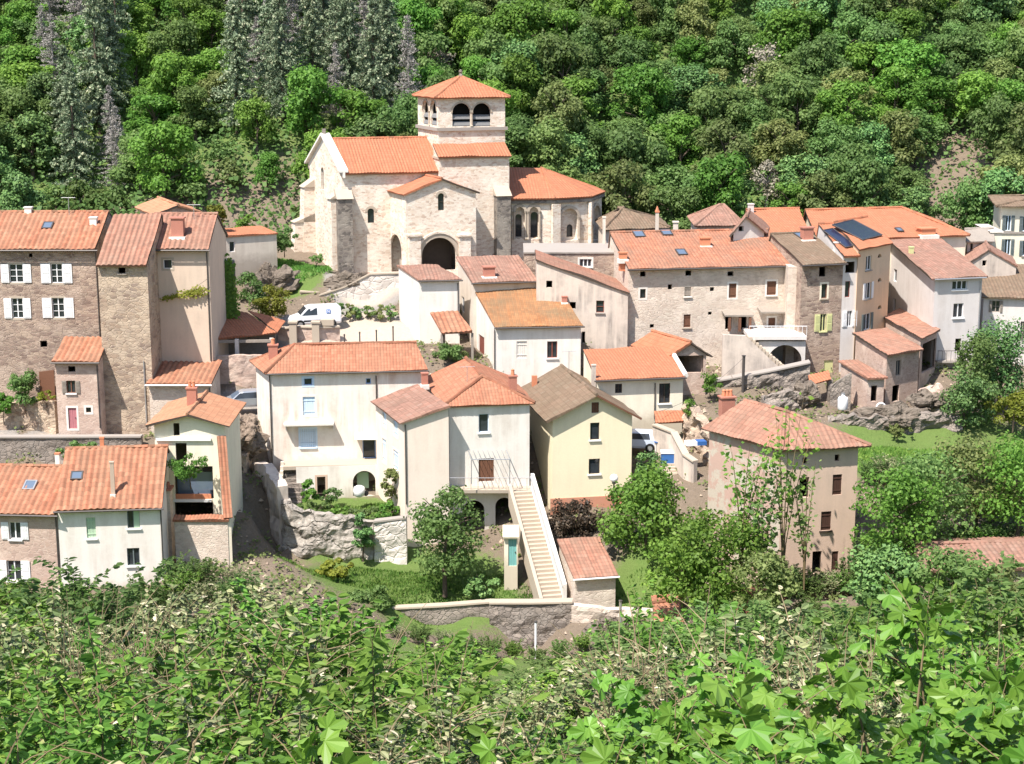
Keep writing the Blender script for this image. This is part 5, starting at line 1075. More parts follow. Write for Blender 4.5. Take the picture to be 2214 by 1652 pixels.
# ================================================================ retaining walls, rocks, vehicles, small things
wall_run('road_wall', 'greywall', [(-60, 947, 1012, 122.4), (120, 947, 1012, 122.2), (305, 946, 1010, 122)], .5, 'long grey retaining wall below the road at the left', 'wall', rough=.06, cap='concrete')
wall_run('roadside_wall', 'rubble', [(-60, 870, 918, 127), (60, 872, 916, 126.6), (116, 868, 912, 126)], .6, 'low rubble garden wall left of the pink door house', 'wall', rough=.15)
wall_run('wooden_fence', 'wood_brown', [(84, 804, 848, 127.3), (116, 800, 846, 127.2)], .08, 'dark brown board fence behind the corner bush', 'fence')
wall_run('terrace_wall', 'rock', [(520, 600, 660, 150.4), (560, 590, 655, 150), (650, 592, 660, 149.4), (712, 584, 650, 149.2), (742, 592, 640, 148.6)], 1.5, 'brown rock face carrying the church lawn', 'wall', rough=.5)
wall_run('church_wall', 'whiterock', [(690, 640, 668, 146.3), (745, 622, 668, 146.2), (800, 594, 668, 146), (862, 592, 670, 145.6)], .6, 'pale sloping retaining wall below the church', 'wall', rough=.05, cap='coping')
wall_run('masonry_wall', 'pinkrubble', [(648, 632, 660, 147), (714, 634, 662, 146.8)], .6, 'short pinkish block wall between rock face and pale ramp wall', 'wall', rough=.05, cap='coping')
wall_run('roadside_wall', 'pinkrubble', [(600, 714, 760, 137.6), (640, 708, 752, 137.4), (690, 710, 750, 137), (735, 708, 726, 137.6)], .4, 'low rubble wall with pale posts in front of the white van', 'wall', rough=.06, cap='coping')
for x, lab in ((635, 'square pale stone gate post nearest the carport'), (684, 'square pale stone gate post under the block by the van')):
    q = at(x, 750, 136.9); mb = MB(); mb.cbox((q.x, q.y, q.z - .8), .62, .62, 2.9); mb.cbox((q.x, q.y, q.z + 2.1), .78, .78, .14); tag(mb.build('gate_post', M['coping'], None, loc=q), lab, 'post')
q = at(708, 703, 137.5); mb = MB(); mb.cbox(q, 1.1, .6, .5); tag(mb.build('stone_block', M['coping'], None, loc=q), 'loose pale stone block on the wall in front of the van', 'block')
for i, (x, y) in enumerate(((746, 742), (786, 736), (828, 730), (868, 722), (902, 716))):
    pass
for i, (x, y) in enumerate(((745, 745), (778, 740), (814, 736), (850, 728))):
    q = at(x, y, 136.6 - i * .1); mb = MB(); mb.lathe((q.x, q.y, q.z - .4), [(.06, 0), (.06, 1.15), (.08, 1.2), (.07, 1.3), (.01, 1.33)], 8)
    tag(mb.build('bollard', M['metal'], None, loc=q), 'thin dark metal post in the row along the grey ramp', 'bollard', 'ramp posts')
a, c = at(690, 758, 136), at(880, 730, 136); mb = MB()
wall_run('battered_wall', 'stained', [(545, 1000, 1240, 119.6), (566, 1005, 1240, 117.6), (600, 1050, 1230, 114.6)], .8, 'brownish battered wall under the left corner of the blue shuttered house', 'wall', rough=.18)
wall_run('ramp_wall', 'greywall', [(690, 756, 790, 135.6), (760, 752, 790, 135.6), (860, 738, 790, 135.5)], .35, 'dark low wall holding the grey ramp above the long orange roof', 'wall', rough=.08)
wall_run('garden_terrace_wall', 'rock_pale', [(596, 1060, 1190, 116.6), (612, 1092, 1200, 114), (650, 1106, 1215, 113.2), (740, 1118, 1215, 112.8), (806, 1128, 1212, 112.6)], .7, 'rough whitewashed retaining wall under the overgrown terrace', 'wall', rough=.3)
wall_run('garden_terrace_wall', 'whiterock', [(808, 1130, 1220, 112.4), (878, 1122, 1215, 112.2)], .5, 'paler short retaining wall with grey coping beside the ivy hanging', 'wall', rough=.12, cap='concrete')
wall_run('garden_wall', 'greywall', [(840, 1318, 1370, 104.6), (960, 1312, 1380, 104), (1060, 1304, 1390, 103.6)], .45, 'low dark garden wall with pale top edge under the lawn', 'wall', rough=.06, cap='coping')
wall_run('retaining_wall', 'greywall', [(1058, 1306, 1420, 103), (1150, 1306, 1425, 102.6), (1238, 1304, 1430, 102.4)], .6, 'grey weathered retaining wall below the foot of the stair', 'wall', rough=.14, cap='coping')
wall_run('retaining_wall', 'paleruble', [(1236, 1310, 1440, 102.3), (1300, 1316, 1440, 102), (1420, 1320, 1430, 102)], .6, 'pale rubble wall below the brown roofed shed', 'wall', rough=.15)
wall_run('path_wall', 'stained', [(1411, 920, 1000, 121.6), (1452, 936, 1005, 119.6), (1478, 985, 1030, 116.5), (1500, 1000, 1050, 115.5)], .35, 'grey plastered wall with dark coping zigzagging beside the garden path', 'wall', cap='coping')
wall_run('rampart_wall', 'greywall', [(1478, 832, 870, 131), (1560, 824, 872, 130.6), (1660, 806, 875, 130.4), (1752, 786, 880, 130.2)], 1.0, 'high dark stone rampart under the wide pale stone house', 'wall', rough=.25, cap='concrete')
wall_run('rubble_bank', 'rubble', [(1474, 868, 960, 122.6), (1500, 900, 1000, 120.6), (1530, 940, 1040, 118.4), (1552, 985, 1080, 116)], .9, 'crumbling pale rubble bank between garden path and pink house', 'wall', rough=.45)
wall_run('ruin_wall', 'greywall', [(1650, 862, 905, 126.6), (1700, 850, 905, 126.8), (1745, 846, 900, 127)], .7, 'ruined grey stone wall stub below the rampart', 'wall', rough=.45)
wall_run('ruin_wall', 'pinkrubble', [(1985, 842, 890, 127), (2022, 830, 895, 126.4), (2062, 868, 900, 125.6)], .7, 'broken pale wall running down from the black barn', 'wall', rough=.35)
wall_run('field_wall', 'greywall', [(1790, 905, 945, 124.4), (1860, 900, 950, 124), (1960, 898, 950, 123.8), (2040, 892, 948, 124), (2080, 905, 945, 124)], 1.0, 'rough grey drystone wall above the green field', 'wall', rough=.4)
wall_run('barn_wall', 'greywall', [(1796, 836, 880, 127.6), (1842, 806, 878, 127.4)], .5, 'small sloping grey wall next to the lean-to gap', 'wall', rough=.1)
for nm, m, px, py, Y, w, h, d, lab, sd in (('rock_outcrop', 'rock', 590, 628, 148.5, 2.6, 2.4, 2, 'brown rock outcrop left of the church rock face', 1), ('rock_outcrop', 'rock', 765, 612, 147.3, 2.2, 1.0, 1.5, 'low dark rock ledge at the foot of the church wall', 2), ('rock_outcrop', 'rock_warm', 520, 945, 120, 2.0, 1.8, 2, 'brown rock mass over the dark passage', 4),
    ('boulder', 'rock', 1745, 858, 127.6, 1.2, 1.4, 1.1, 'rounded grey boulder left of the lean-to', 6), ('rock_outcrop', 'rock', 2010, 866, 126.6, 2.0, .8, 1.3, 'tan rock slope under the black barn', 8), ('rock_outcrop', 'rock', 1940, 905, 124.8, 2.8, 1.0, 1.4, 'grey rock bank over the small cave', 9), ('rock_outcrop', 'rock', 1330, 1370, 101.4, 2.0, 1.4, 1.2, 'dark rocks below the garden shed', 11), ):
    rock(nm, m, px, py, Y, w, h, d, lab, sd)
# dark passage under the rock
q = at(512, 1040, 118.4); T = thing('passage', q, 'black arched passage in the rock beside the loggia house', 'passage'); c = Blk(T, 492, 118.2, 532, 985, 1090, D=2.5, Yr=118.2); c.win('f', 'hole', 497, 1002, 527, 1064, arch=True); c.walls('rubble', which='flr'); slab(T, 'cover_slab', 'rubble', [c.L(-.1, -.1, c.ze + .1), c.L(c.W + .1, -.1, c.ze + .1), c.L(c.W + .1, 2.6, c.ze + .1), c.L(-.1, 2.6, c.ze + .1)])
# ---- vehicles
def car(T, loc, rz, stations, paint, wheels, wr, windows, tw=1.72, lights=(), trim=None):
    """stations: (x, z_under, z_belt, z_top, half_belt, half_top); windows: (i, j, 'side'|'front'|'rear')."""
    ca, sa = math.cos(rz), math.sin(rz); G = lambda x, y, z: Vector((loc[0] + ca * x - sa * y, loc[1] + sa * x + ca * y, loc[2] + z)); mb = MB(); rings = []
    prof = lambda s: [(-s[4] * .9, s[1]), (-s[4], s[1] + .18), (-s[4], s[2]), (-s[5], s[3] - .03), (-s[5] * .75, s[3]), (s[5] * .75, s[3]), (s[5], s[3] - .03), (s[4], s[2]), (s[4], s[1] + .18), (s[4] * .9, s[1])]
    for s in stations: rings.append([mb.V(G(s[0], y, z)) for y, z in prof(s)])
    for a, b in zip(rings, rings[1:]):
        for k in range(10): mb.idx([a[k], a[(k + 1) % 10], b[(k + 1) % 10], b[k]])
    mb.idx(rings[0][::-1]); mb.idx(rings[-1]); mb.build('body', M[paint], T)
    def W(pts, name, m, off):
        P = [G(*p) for p in pts]; n = (P[1] - P[0]).cross(P[2] - P[0]).normalized(); c = sum(P, Vector((0, 0, 0))) / len(P); ctr = G(c.x * 0, 0, .7)
        if n.dot(c - ctr) < 0: n = -n
        mb = MB(); a = [mb.V(p + n * off) for p in P]; b = [mb.V(p - n * .02) for p in P]; mb.idx(a)
        for i in range(len(P)): mb.idx([a[i], a[(i + 1) % len(P)], b[(i + 1) % len(P)], b[i]])
        mb.build(name, M[m], T)
    for pts, nm, m in windows: W(pts, nm, m, .012)
    for x in wheels:
        for sd in (-1, 1):
            y = sd * tw / 2; mb = MB(); ax = Vector((-sa, ca, 0)); c = G(x, y, wr); mb.tube([c - ax * .11, c + ax * .11], wr, 18); w = mb.build('wheel', M['rubber'], T); mb = MB(); mb.tube([c - ax * .118, c + ax * .118], wr * .62, 12); mb.build('rim', M['zinc'], w)
            mb = MB(); mb.tube([c - ax * .10, c + ax * .08], wr * 1.18, 18); mb.build('wheel_arch', M['rubber'], T)
q = at(680, 706, 139.8); T = thing('delivery_van', q, 'small white delivery van with blue square emblem parked below the church', 'van')
st = [(-2.2, .35, 1.0, 1.72, .86, .72), (-2.05, .3, 1.05, 1.84, .9, .78), (.3, .28, 1.08, 1.86, .91, .78), (.75, .28, 1.06, 1.78, .91, .74), (1.42, .28, 1.05, 1.12, .9, .72), (2.05, .3, .88, .95, .84, .66), (2.25, .38, .62, .7, .74, .6)]
S = lambda sd: [([(-.1, sd * .905, 1.12), (.72, sd * .905, 1.1), (1.25, sd * .895, 1.1), (.66, sd * .79, 1.64), (-.1, sd * .795, 1.7)], 'side_window', 'glass'), ([(-.9, sd * .91, .55), (1.1, sd * .91, .55), (1.1, sd * .91, .68), (-.9, sd * .91, .68)], 'side_trim', 'rubber')]
wn = S(1) + S(-1) + [([(.82, -.66, 1.72), (.82, .66, 1.72), (1.38, .78, 1.16), (1.38, -.78, 1.16)], 'windscreen', 'glass'), ([(2.2, -.72, .42), (2.2, .72, .42), (2.235, .68, .62), (2.235, -.68, .62)], 'bumper', 'rubber'),
    ([(2.1, -.8, .8), (2.1, -.5, .84), (2.2, -.5, .7), (2.16, -.74, .68)], 'headlight', 'skyglass'), ([(2.1, .8, .8), (2.1, .5, .84), (2.2, .5, .7), (2.16, .74, .68)], 'headlight', 'skyglass')]
car(T, (q.x, q.y + .3, g1(q.x, q.y) + .05 if False else q.z), R(196), st, 'carwhite', (1.4, -1.35), .33, wn)
VAN = T; ca, sa = math.cos(R(196)), math.sin(R(196)); G = lambda x, y, z: Vector((q.x + ca * x - sa * y, q.y + .3 + sa * x + ca * y, q.z + z))
def plate(T, pts, nm, m, off, par=None):
    mb = MB(); n = (pts[1] - pts[0]).cross(pts[2] - pts[0]).normalized(); n = n if n.y < 0 else -n; a = [mb.V(p + n * off) for p in pts]; b = [mb.V(p) for p in pts]; mb.idx(a)
    for i in range(len(pts)): mb.idx([a[i], a[(i + 1) % len(pts)], b[(i + 1) % len(pts)], b[i]])
    return mb.build(nm, M[m], par or T)
M['emblem'] = plain('emblem_blue', (.04, .16, .5), .4, .4, var=.05)
ez, eo = 1.22, .33
em = plate(T, [G(-.9, .9, ez), G(-1.25, .9, ez), G(-1.25, .868, ez + .34), G(-.9, .868, ez + .34)], 'emblem', 'emblem', .03)
for pts in ([(-.96, .05), (-1.0, .05), (-1.0, .29), (-.96, .29)], [(-1.15, .05), (-1.19, .05), (-1.19, .29), (-1.15, .29)], [(-.97, .29), (-1.03, .29), (-1.18, .05), (-1.12, .05)]): plate(T, [G(x, .9 - z * .094, ez + z) for x, z in pts], 'emblem_stroke', 'carwhite', .045, em)
q = at(522, 882, 126.6); T = thing('parked_car', q, 'silver hatchback parked on the slope left of the blue shuttered house', 'car')
st = [(-2.0, .4, .8, 1.0, .78, .62), (-1.8, .3, .92, 1.38, .85, .62), (-1.2, .25, .95, 1.48, .87, .62), (.2, .25, .95, 1.47, .87, .62), (.5, .25, .93, 1.38, .87, .6), (1.15, .25, .9, .97, .86, .68), (1.8, .28, .76, .82, .8, .6), (2.0, .35, .55, .6, .7, .5)]
wn = [([(-1.3, s * .87, .98), (.95, s * .865, .96), (.45, s * .66, 1.36), (-1.2, s * .66, 1.4)], 'side_window', 'glass') for s in (1, -1)] + [([(.52, -.55, 1.37), (.52, .55, 1.37), (1.12, .72, .98), (1.12, -.72, .98)], 'windscreen', 'skyglass'), ([(1.84, -.74, .7), (1.84, -.45, .74), (1.95, -.42, .6), (1.92, -.66, .6)], 'headlight', 'skyglass'), ([(1.84, .74, .7), (1.84, .45, .74), (1.95, .42, .6), (1.92, .66, .6)], 'headlight', 'skyglass')]
car(T, (q.x + .35, q.y, q.z), R(193), st, 'carsilver', (1.25, -1.3), .31, wn, 1.66)
q = at(1388, 970, 122.5); T = thing('parked_car', q, 'pale blue estate car half hidden behind the tall yellow house', 'car'); wn = [([(-1.3, s * .87, .98), (.95, s * .865, .96), (.45, s * .66, 1.36), (-1.2, s * .66, 1.4)], 'side_window', 'glass') for s in (1, -1)] + [([(-1.98, -.56, .98), (-1.98, .56, .98), (-1.84, .5, 1.32), (-1.84, -.5, 1.32)], 'rear_window', 'glass')]
car(T, (q.x - .6, q.y, q.z), R(170), st, 'carblue', (1.25, -1.3), .31, wn, 1.66)
# ---- small things by the path
q = at(1430, 955, 121.4); T = thing('garden_table', q, 'small pale blue garden table with blue top on the path', 'table'); mb = MB(); mb.cbox((q.x, q.y, q.z), 1.1, .8, .06); mb.build('tabletop', M['plastic_b'], T)
for sx in (-.45, .45):
    for sy in (-.3, .3): mb = MB(); mb.cbox((q.x + sx, q.y + sy, q.z - .72), .06, .06, .72); mb.build('leg', M['wpaint'], T)
q = at(1445, 998, 119.2); T = thing('storage_box', q, 'blue and white storage box at the top of the small steps', 'box'); mb = MB(); mb.cbox((q.x, q.y, q.z - .2), 1.1, .7, .9); mb.build('body', M['plastic_b'], T); mb = MB(); mb.cbox((q.x, q.y, q.z + .704), 1.2, .8, .12); mb.build('lid', M['plastic_w'], T)
q = at(1448, 1032, 117.4); T = thing('stone_steps', q, 'short flight of pale steps beside the garden path', 'steps'); mb = MB()
for i in range(5): mb.box((q.x - .6, q.y + .32 * i, q.z - 1), (1.2, 0, 0), (0, .34, 0), (0, 0, 1.05 + .16 * i))
mb.build('treads', M['coping'], T)
q = at(1502, 972, 117.6); T = thing('tarpaulin', q, 'blue and white folded sheet lying on the bank', 'tarpaulin'); mb = MB(); mb.cbox((q.x - .3, q.y, q.z + .35), .8, .7, .3, .2); mb.build('white_sheet', M['plastic_w'], T); mb = MB(); mb.cbox((q.x + .45, q.y + .1, q.z + .38), .7, .75, .3, .2); mb.build('blue_sheet', M['plastic_b'], T)
q = at(777, 1072, 117.2); T = thing('garden_cart', q, 'white rounded cart on the overgrown terrace by the arch', 'cart'); mb = MB(); mb.lathe((q.x, q.y, q.z - .1), [(.15, 0), (.42, .15), (.46, .5), (.4, .78), (.2, .88), (.02, .9)], 10); mb.build('body', M['plastic_w'], T, smooth=True); mb = MB(); mb.tube([(q.x + .5, q.y - .1, q.z + .2), (q.x + .5, q.y + .06, q.z + .2)], .2, 10); mb.build('wheel', M['rubber'], T)
q = at(1822, 880, 126.2); T = thing('water_tank', q, 'bright white water tank among the ruins', 'tank'); mb = MB(); mb.lathe((q.x, q.y, q.z - .2), [(.36, 0), (.42, .1), (.42, .85), (.36, 1.0), (.15, 1.1), (.13, 1.25), (.02, 1.26)], 14); mb.build('body', M['plastic_w'], T, smooth=True); mb = MB(); mb.lathe((q.x, q.y, q.z + 1.06), [(.16, 0), (.16, .08), (.02, .1)], 10); mb.build('lid', M['zinc'], T)
q = at(1904, 894, 125); T = thing('white_niche', q, 'small white arched niche on the drystone wall', 'niche'); mb = MB(); mb.cbox((q.x, q.y + .1, q.z), .75, .12, .5); mb.build('back_panel', M['white'], T); mb = MB()
for a in range(9):
    t0, t1 = math.pi * a / 9, math.pi * (a + 1) / 9; mb.tube([(q.x - .33 * math.cos(t0), q.y, q.z + .5 + .33 * math.sin(t0)), (q.x - .33 * math.cos(t1), q.y, q.z + .5 + .33 * math.sin(t1))], .09, 6)
for s in (-.33, .33): mb.cbox((q.x + s, q.y, q.z), .16, .16, .52)
mb.build('arch', M['plastic_w'], T)
def pole(nm, px, y0, y1, Y, r, mt, lab):
    q = at(px, y1, Y); mb = MB(); mb.tube([(q.x, q.y, q.z - 1), (q.x, q.y, at(px, y0, Y).z)], r, 8); T = thing(nm, q, lab, 'pole'); mb.build('shaft', M[mt], T); mb = MB(); mb.lathe((q.x, q.y, at(px, y0, Y).z), [(r * 1.5, 0), (r * 1.5, .06), (.01, .1)], 8); mb.build('cap', M['metal'], T); return T
pole('utility_pole', 1606, 770, 850, 130, .12, 'metal', 'dark wooden utility pole in front of the grey ramp wall'); pole('metal_post', 1340, 1300, 1420, 100, .09, 'zinc', 'slender grey post in the rocks below the shed'); pole('metal_post', 1158, 1345, 1450, 99.5, .08, 'wpaint', 'white post against the grey retaining wall'); pole('metal_post', 2052, 838, 880, 126, .05, 'zinc', 'thin metal post at the edge of the ruin slope')
q = at(2065, 780, 137); T = thing('balcony', q, 'small metal balcony at the foot of the gable end house', 'balcony'); mb = MB(); mb.box((q.x - 1.8, q.y - 1, q.z), (4.2, 0, 0), (0, 1, 0), (0, 0, .15)); mb.build('floor_slab', M['concrete'], T); mb = MB()
for i in range(12): x = q.x - 1.75 + i * .37; mb.tube([(x, q.y - .95, q.z + .15), (x, q.y - .95, q.z + 1.05)], .02, 4)
mb.tube([(q.x - 1.8, q.y - .95, q.z + 1.05), (q.x + 2.4, q.y - .95, q.z + 1.05)], .03, 4); mb.build('railing', M['metal'], T)
def wire(a, b, sag, lab):
    a, b = at(*a), at(*b); pts = [a.lerp(b, i / 16) - Vector((0, 0, sag * 4 * (i / 16) * (1 - i / 16))) for i in range(17)]; mb = MB(); mb.tube(pts, .014, 4); tag(mb.build('power_cable', M['metal'], None, loc=a), lab, 'cable')
wire((345, 652, 128.5), (452, 600, 128.5), .3, 'thin dark cable crossing the cream tower wall'); wire((1606, 775, 130), (1425, 890, 122), .6, 'dark cable from the utility pole to the yellow house')

# loose stones and weeds on the bare ground of the village
def clear(x, y):
    for px, py, YY, r_, k in GR:
        if k >= 1:
            q = at(px, py, YY)
            if (x - q.x) ** 2 + (y - q.y) ** 2 < (r_ * .8) ** 2: return False
    return True
r = random.Random(21); N = 15000; X1 = [r.uniform(-42, 44) for _ in range(N)]; Y1 = [r.uniform(98, 152) for _ in range(N)]; Z1 = gz(np.array(X1), np.array(Y1)); mb = MB(); mw = MB()
for x, y, z in zip(X1, Y1, Z1):
    if not clear(x, y): continue
    if r.random() < .4:
        s = r.uniform(.05, .16) * (2 if r.random() < .1 else 1); p = [mb.V((x + s * r.uniform(.7, 1.3) * math.cos(a), y + s * r.uniform(.7, 1.3) * math.sin(a), z - .03)) for a in (0, 1.3, 2.6, 3.9, 5.1)]; t = mb.V((x + s * r.uniform(-.3, .3), y, z + s * r.uniform(.5, .9)))
        for i in range(5): mb.idx([p[i], p[(i + 1) % 5], t])
    elif .5 + .9 * vnoise(x * .35, y * .35, 6) > .35:
        for _ in range(5):
            mw.tint = min(1, max(0, r.gauss(.5, .25))); c = Vector((x + r.gauss(0, .22), y + r.gauss(0, .22), z + r.uniform(.05, .4))); n = Vector((r.uniform(-1, 1), r.uniform(-1, .6), 1)).normalized(); a = n.cross(Vector((r.uniform(-1, 1), r.uniform(-1, 1), .1))).normalized(); b_ = n.cross(a); w_ = r.uniform(.06, .16); mw.face([c + a * w_, c + b_ * w_, c - a * w_, c - b_ * w_])
tag(mb.build('rubble_stones', M['rubble'], None, loc=(0, 125, 18)), 'loose stones scattered over the bare village ground', 'stones', kind='stuff'); tag(mw.build('weeds', M['lf_olive'], None, loc=(0, 125, 18)), 'low weeds growing on the bare village ground', 'weeds', kind='stuff')
# ================================================================ vegetation
def nrm(r): 
    while True:
        v = Vector((r.uniform(-1, 1), r.uniform(-1, 1), r.uniform(-1, 1)))
        if .05 < v.length < 1: return v.normalized()
def card(mb, c, n, s, r, asp=1.0):
    a = n.cross(nrm(r)); a = a.normalized() if a.length > 1e-3 else Vector((1, 0, 0)); b = n.cross(a); k = lambda: r.uniform(.65, 1.25)
    mb.face([c + a * s * k() , c + b * s * asp * k(), c - a * s * k(), c - b * s * asp * k()])
def blobs(mb, bl, n, size, r, up=.35, out=.9, tvar=.22, base=.35):
    tot = sum(b[1] ** 2 for b in bl)
    for c, rad, sq in bl:
        bt = r.uniform(-.1, .1); k = int(n * rad * rad / tot)
        for _ in range(k):
            d = nrm(r)
            if d.z < -.55 and r.random() < .7: continue
            q = r.uniform(.6, 1.08) * (1.25 if r.random() < .22 else 1) * (1 + .13 * vnoise(d.x * 3 + c.x, d.z * 3 + d.y * 2, rad)); p = c + Vector((d.x * rad * q, d.y * rad * q, d.z * rad * sq * q))
            mb.tint = min(1, max(0, base + bt + r.gauss(0, tvar) + .12)); nn = (d * out + nrm(r) * .75 + Vector((0, 0, up))).normalized(); card(mb, p, nn, size * r.uniform(.6, 1.25), r)
def trunk(mb, base, h, r0, rr, limbs=5, spread=1.0):
    p = Vector(base); pts = [p + Vector((rr.uniform(-.06, .06) * h * i / 4, rr.uniform(-.06, .06) * h * i / 4, h * i / 4)) for i in range(5)]; mb.tube(pts, [r0, r0 * .8, r0 * .6, r0 * .4, r0 * .15], 7)
    for i in range(limbs):
        k = rr.uniform(.4, .95); s = pts[0].lerp(pts[4], k); a = rr.uniform(0, 6.28); e = s + Vector((math.cos(a) * spread, math.sin(a) * spread, spread * rr.uniform(.4, 1))); m = s.lerp(e, .5) + Vector((0, 0, .1 * spread)); mb.tube([s, m, e], [r0 * .4, r0 * .28, r0 * .1], 5)
def proto_tree(name, seed, h, w, mat, n=2300, size=.3, bark='bark', nb=30, up=.75):
    r = random.Random(seed); T = thing(name, (0, 0, 0), None, 'tree'); mb = MB(); trunk(mb, (0, 0, -.6), h * .8, .14 + .02 * h, r, 6, w * .55); mb.build('trunk', M[bark], T)
    bl = []
    for i in range(nb):
        z = h * r.uniform(.28, .9); rw = w * math.sqrt(max(.05, 1 - ((z / h - .52) / .56) ** 2)); a = r.uniform(0, 6.28); d = rw * r.uniform(.25, 1.0); rad = w * r.uniform(.14, .4); bl.append((Vector((math.cos(a) * d, math.sin(a) * d, z)), rad, r.uniform(.65, .9)))
    bl.append((Vector((0, 0, h * .85)), w * .45, .8)); mb = MB(); blobs(mb, bl, n, size, r, up); mb.build('crown', M[mat], T); return T
def proto_conifer(name, seed, h, w, mat, n=2400, dead=False):
    r = random.Random(seed); T = thing(name, (0, 0, 0), None, 'tree'); mb = MB(); mb.tube([(0, 0, -.6), (.05, 0, h * .5), (0, .05, h)], [.2, .13, .03], 7)
    cr = MB(); L = int(h / .42)
    for i in range(L):
        z = h * (.1 + .9 * i / L); k = (1 - i / L) ** .8; nbr = 7
        for j in range(nbr):
            if r.random() < (.25 if dead else .1): continue
            a = r.uniform(0, 6.28); ln = w * k * r.uniform(.55, 1.15) + .15; e = Vector((math.cos(a) * ln, math.sin(a) * ln, z - ln * r.uniform(.1, .35) + (.2 * ln if dead else 0)))
            if dead or r.random() < .3: mb.tube([(0, 0, z), e], [.035, .012], 4, cap=False)
            m = max(3, int(n / (L * nbr) * (.5 + ln / w)))
            for q in range(m):
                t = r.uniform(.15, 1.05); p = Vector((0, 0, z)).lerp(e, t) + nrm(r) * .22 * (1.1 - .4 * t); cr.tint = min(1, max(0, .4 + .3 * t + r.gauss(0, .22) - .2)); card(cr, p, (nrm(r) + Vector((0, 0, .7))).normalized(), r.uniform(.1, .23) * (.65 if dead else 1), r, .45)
    mb.build('trunk', M['deadbark' if dead else 'bark'], T); cr.build('crown', M[mat], T); return T
KIND = {
 'bright': [proto_tree('broadleaf_tree', 11 + i, 7.5, 3.3, 'lf_bright', 7000, .165) for i in range(3)],
 'mid': [proto_tree('broadleaf_tree', 31 + i, 7.0, 3.2, 'lf_mid', 7000, .165) for i in range(3)],
 'dark': [proto_tree('broadleaf_tree', 51 + i, 7.5, 3.0, 'lf_dark', 7000, .165) for i in range(2)],
 'olive': [proto_tree('broadleaf_tree', 71 + i, 6.5, 3.2, 'lf_olive', 6500, .16) for i in range(2)],
 'bare': [proto_tree('bare_tree', 91 + i, 6.0, 2.6, 'lf_grey', 1100, .17, 'deadbark', 22) for i in range(2)],
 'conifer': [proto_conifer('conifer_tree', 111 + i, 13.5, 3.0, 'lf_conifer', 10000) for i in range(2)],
 'dead': [proto_conifer('dead_conifer', 131 + i, 13.0, 2.7, 'lf_dead', 8000, True) for i in range(2)],
 'scrub': [proto_tree('scrub_bush', 151 + i, 2.6, 1.9, 'lf_olive' if i else 'lf_mid', 1100, .18, 'bark', 14) for i in range(2)],
}
LAB = {'bright': 'bright green broadleaf tree', 'mid': 'medium green broadleaf tree', 'dark': 'dark green shady tree', 'olive': 'dull olive green tree', 'bare': 'greyish bare twigged tree', 'conifer': 'tall dark conifer', 'dead': 'dead grey conifer', 'scrub': 'low scrubby bush'}
used = set(); hill_n = 0
def plant(kind, x, y, z, sc, rz, label, group, sz=None):
    L = KIND[kind]; p = L[rnd.randrange(len(L))]
    if p.name not in used:
        used.add(p.name); p.location = (x, y, z); p.rotation_euler = (0, 0, rz); p.scale = (sc, sc, sz or sc); tag(p, label, None, group); return p
    return copy_tree(p, (x, y, z), rz, sc, label, group, sz)
y = 171.0; row = 0; step = 4.2
cand = []
while y < 236:
    x = -78 + (row % 2) * 2.4
    while x < 78: cand.append((x + rnd.uniform(-1.5, 1.5), y + rnd.uniform(-1.4, 1.4))); x += 5.0
    y += step; row += 1
for x, y in cand:
    z = g1(x, y); px, py = proj((x, y, z + 3)); bx, by = proj((x, y, z))
    if px < -90 or px > 2310 or py < -75: continue
    u = rnd.random(); region = 'on the slope left of the church' if px < 700 else ('on the slope behind the church' if px < 1350 else 'on the slope right of the church'); sc = rnd.uniform(.68, 1.12)
    if 400 < bx < 660 and 325 < by < 540:
        kind = 'scrub' if u < .75 else 'bright'; sc *= 1.1 if kind == 'scrub' else .6
        if by > 450 and u > .4: continue
    elif 2010 < bx < 2130 and 330 < by < 500: continue
    elif 95 < px < 262:
        kind = 'dead' if u < .62 else ('conifer' if u < .85 else 'dark')
        if by > 450: kind = 'scrub'
    elif 500 < px < 890 and by < 330: kind = 'conifer' if u < .5 else ('dead' if u < .84 else 'dark')
    elif px < 100 and by > 300: kind = 'dark' if u < .5 else 'mid'
    elif px < 900: kind = 'bright' if u < .62 else ('mid' if u < .9 else ('dark' if u < .95 else 'olive'))
    else: kind = 'bright' if u < .2 else ('mid' if u < .66 else ('olive' if u < .87 else ('dark' if u < .95 else 'bare')))
    if hill_n >= 330: continue
    hill_n += 1
    plant(kind, x, y, z, sc, rnd.uniform(0, 6.28), LAB[kind] + ' ' + region, LAB[kind] + 's ' + region, sc * rnd.uniform(.85, 1.35))
print('hill trees', hill_n, 'of', len(cand))
# undergrowth between the trees
mb = MB(); r = random.Random(5)
X_ = [r.uniform(-80, 80) for _ in range(85000)]; Yy = [163 + 75 * r.random() for _ in range(85000)]; Zz = gz(np.array(X_), np.array(Yy))
for x, y, z in zip(X_, Yy, Zz):
    px, py = proj((x, y, z)); 
    if 2010 < px < 2130 and 330 < py < 490 and r.random() < .55: continue
    if 380 < px < 650 and py > 470 and r.random() < .1: continue
    h = .5 + .5 * vnoise(x * .5, y * .5, 2); mb.tint = min(1, max(0, .35 + .25 * vnoise(x * .3, y * .3, 1) + r.gauss(0, .2))); card(mb, Vector((x, y, z + r.random() ** 1.3 * 3.6 * (.3 + h))), (nrm(r) + Vector((0, -.3, 1.0))).normalized(), r.uniform(.14, .34), r)
tag(mb.build('undergrowth', M['lf_mid'], None, loc=(0, 180, 40)), 'low leafy scrub covering the hillside between the trees', 'undergrowth', kind='stuff')
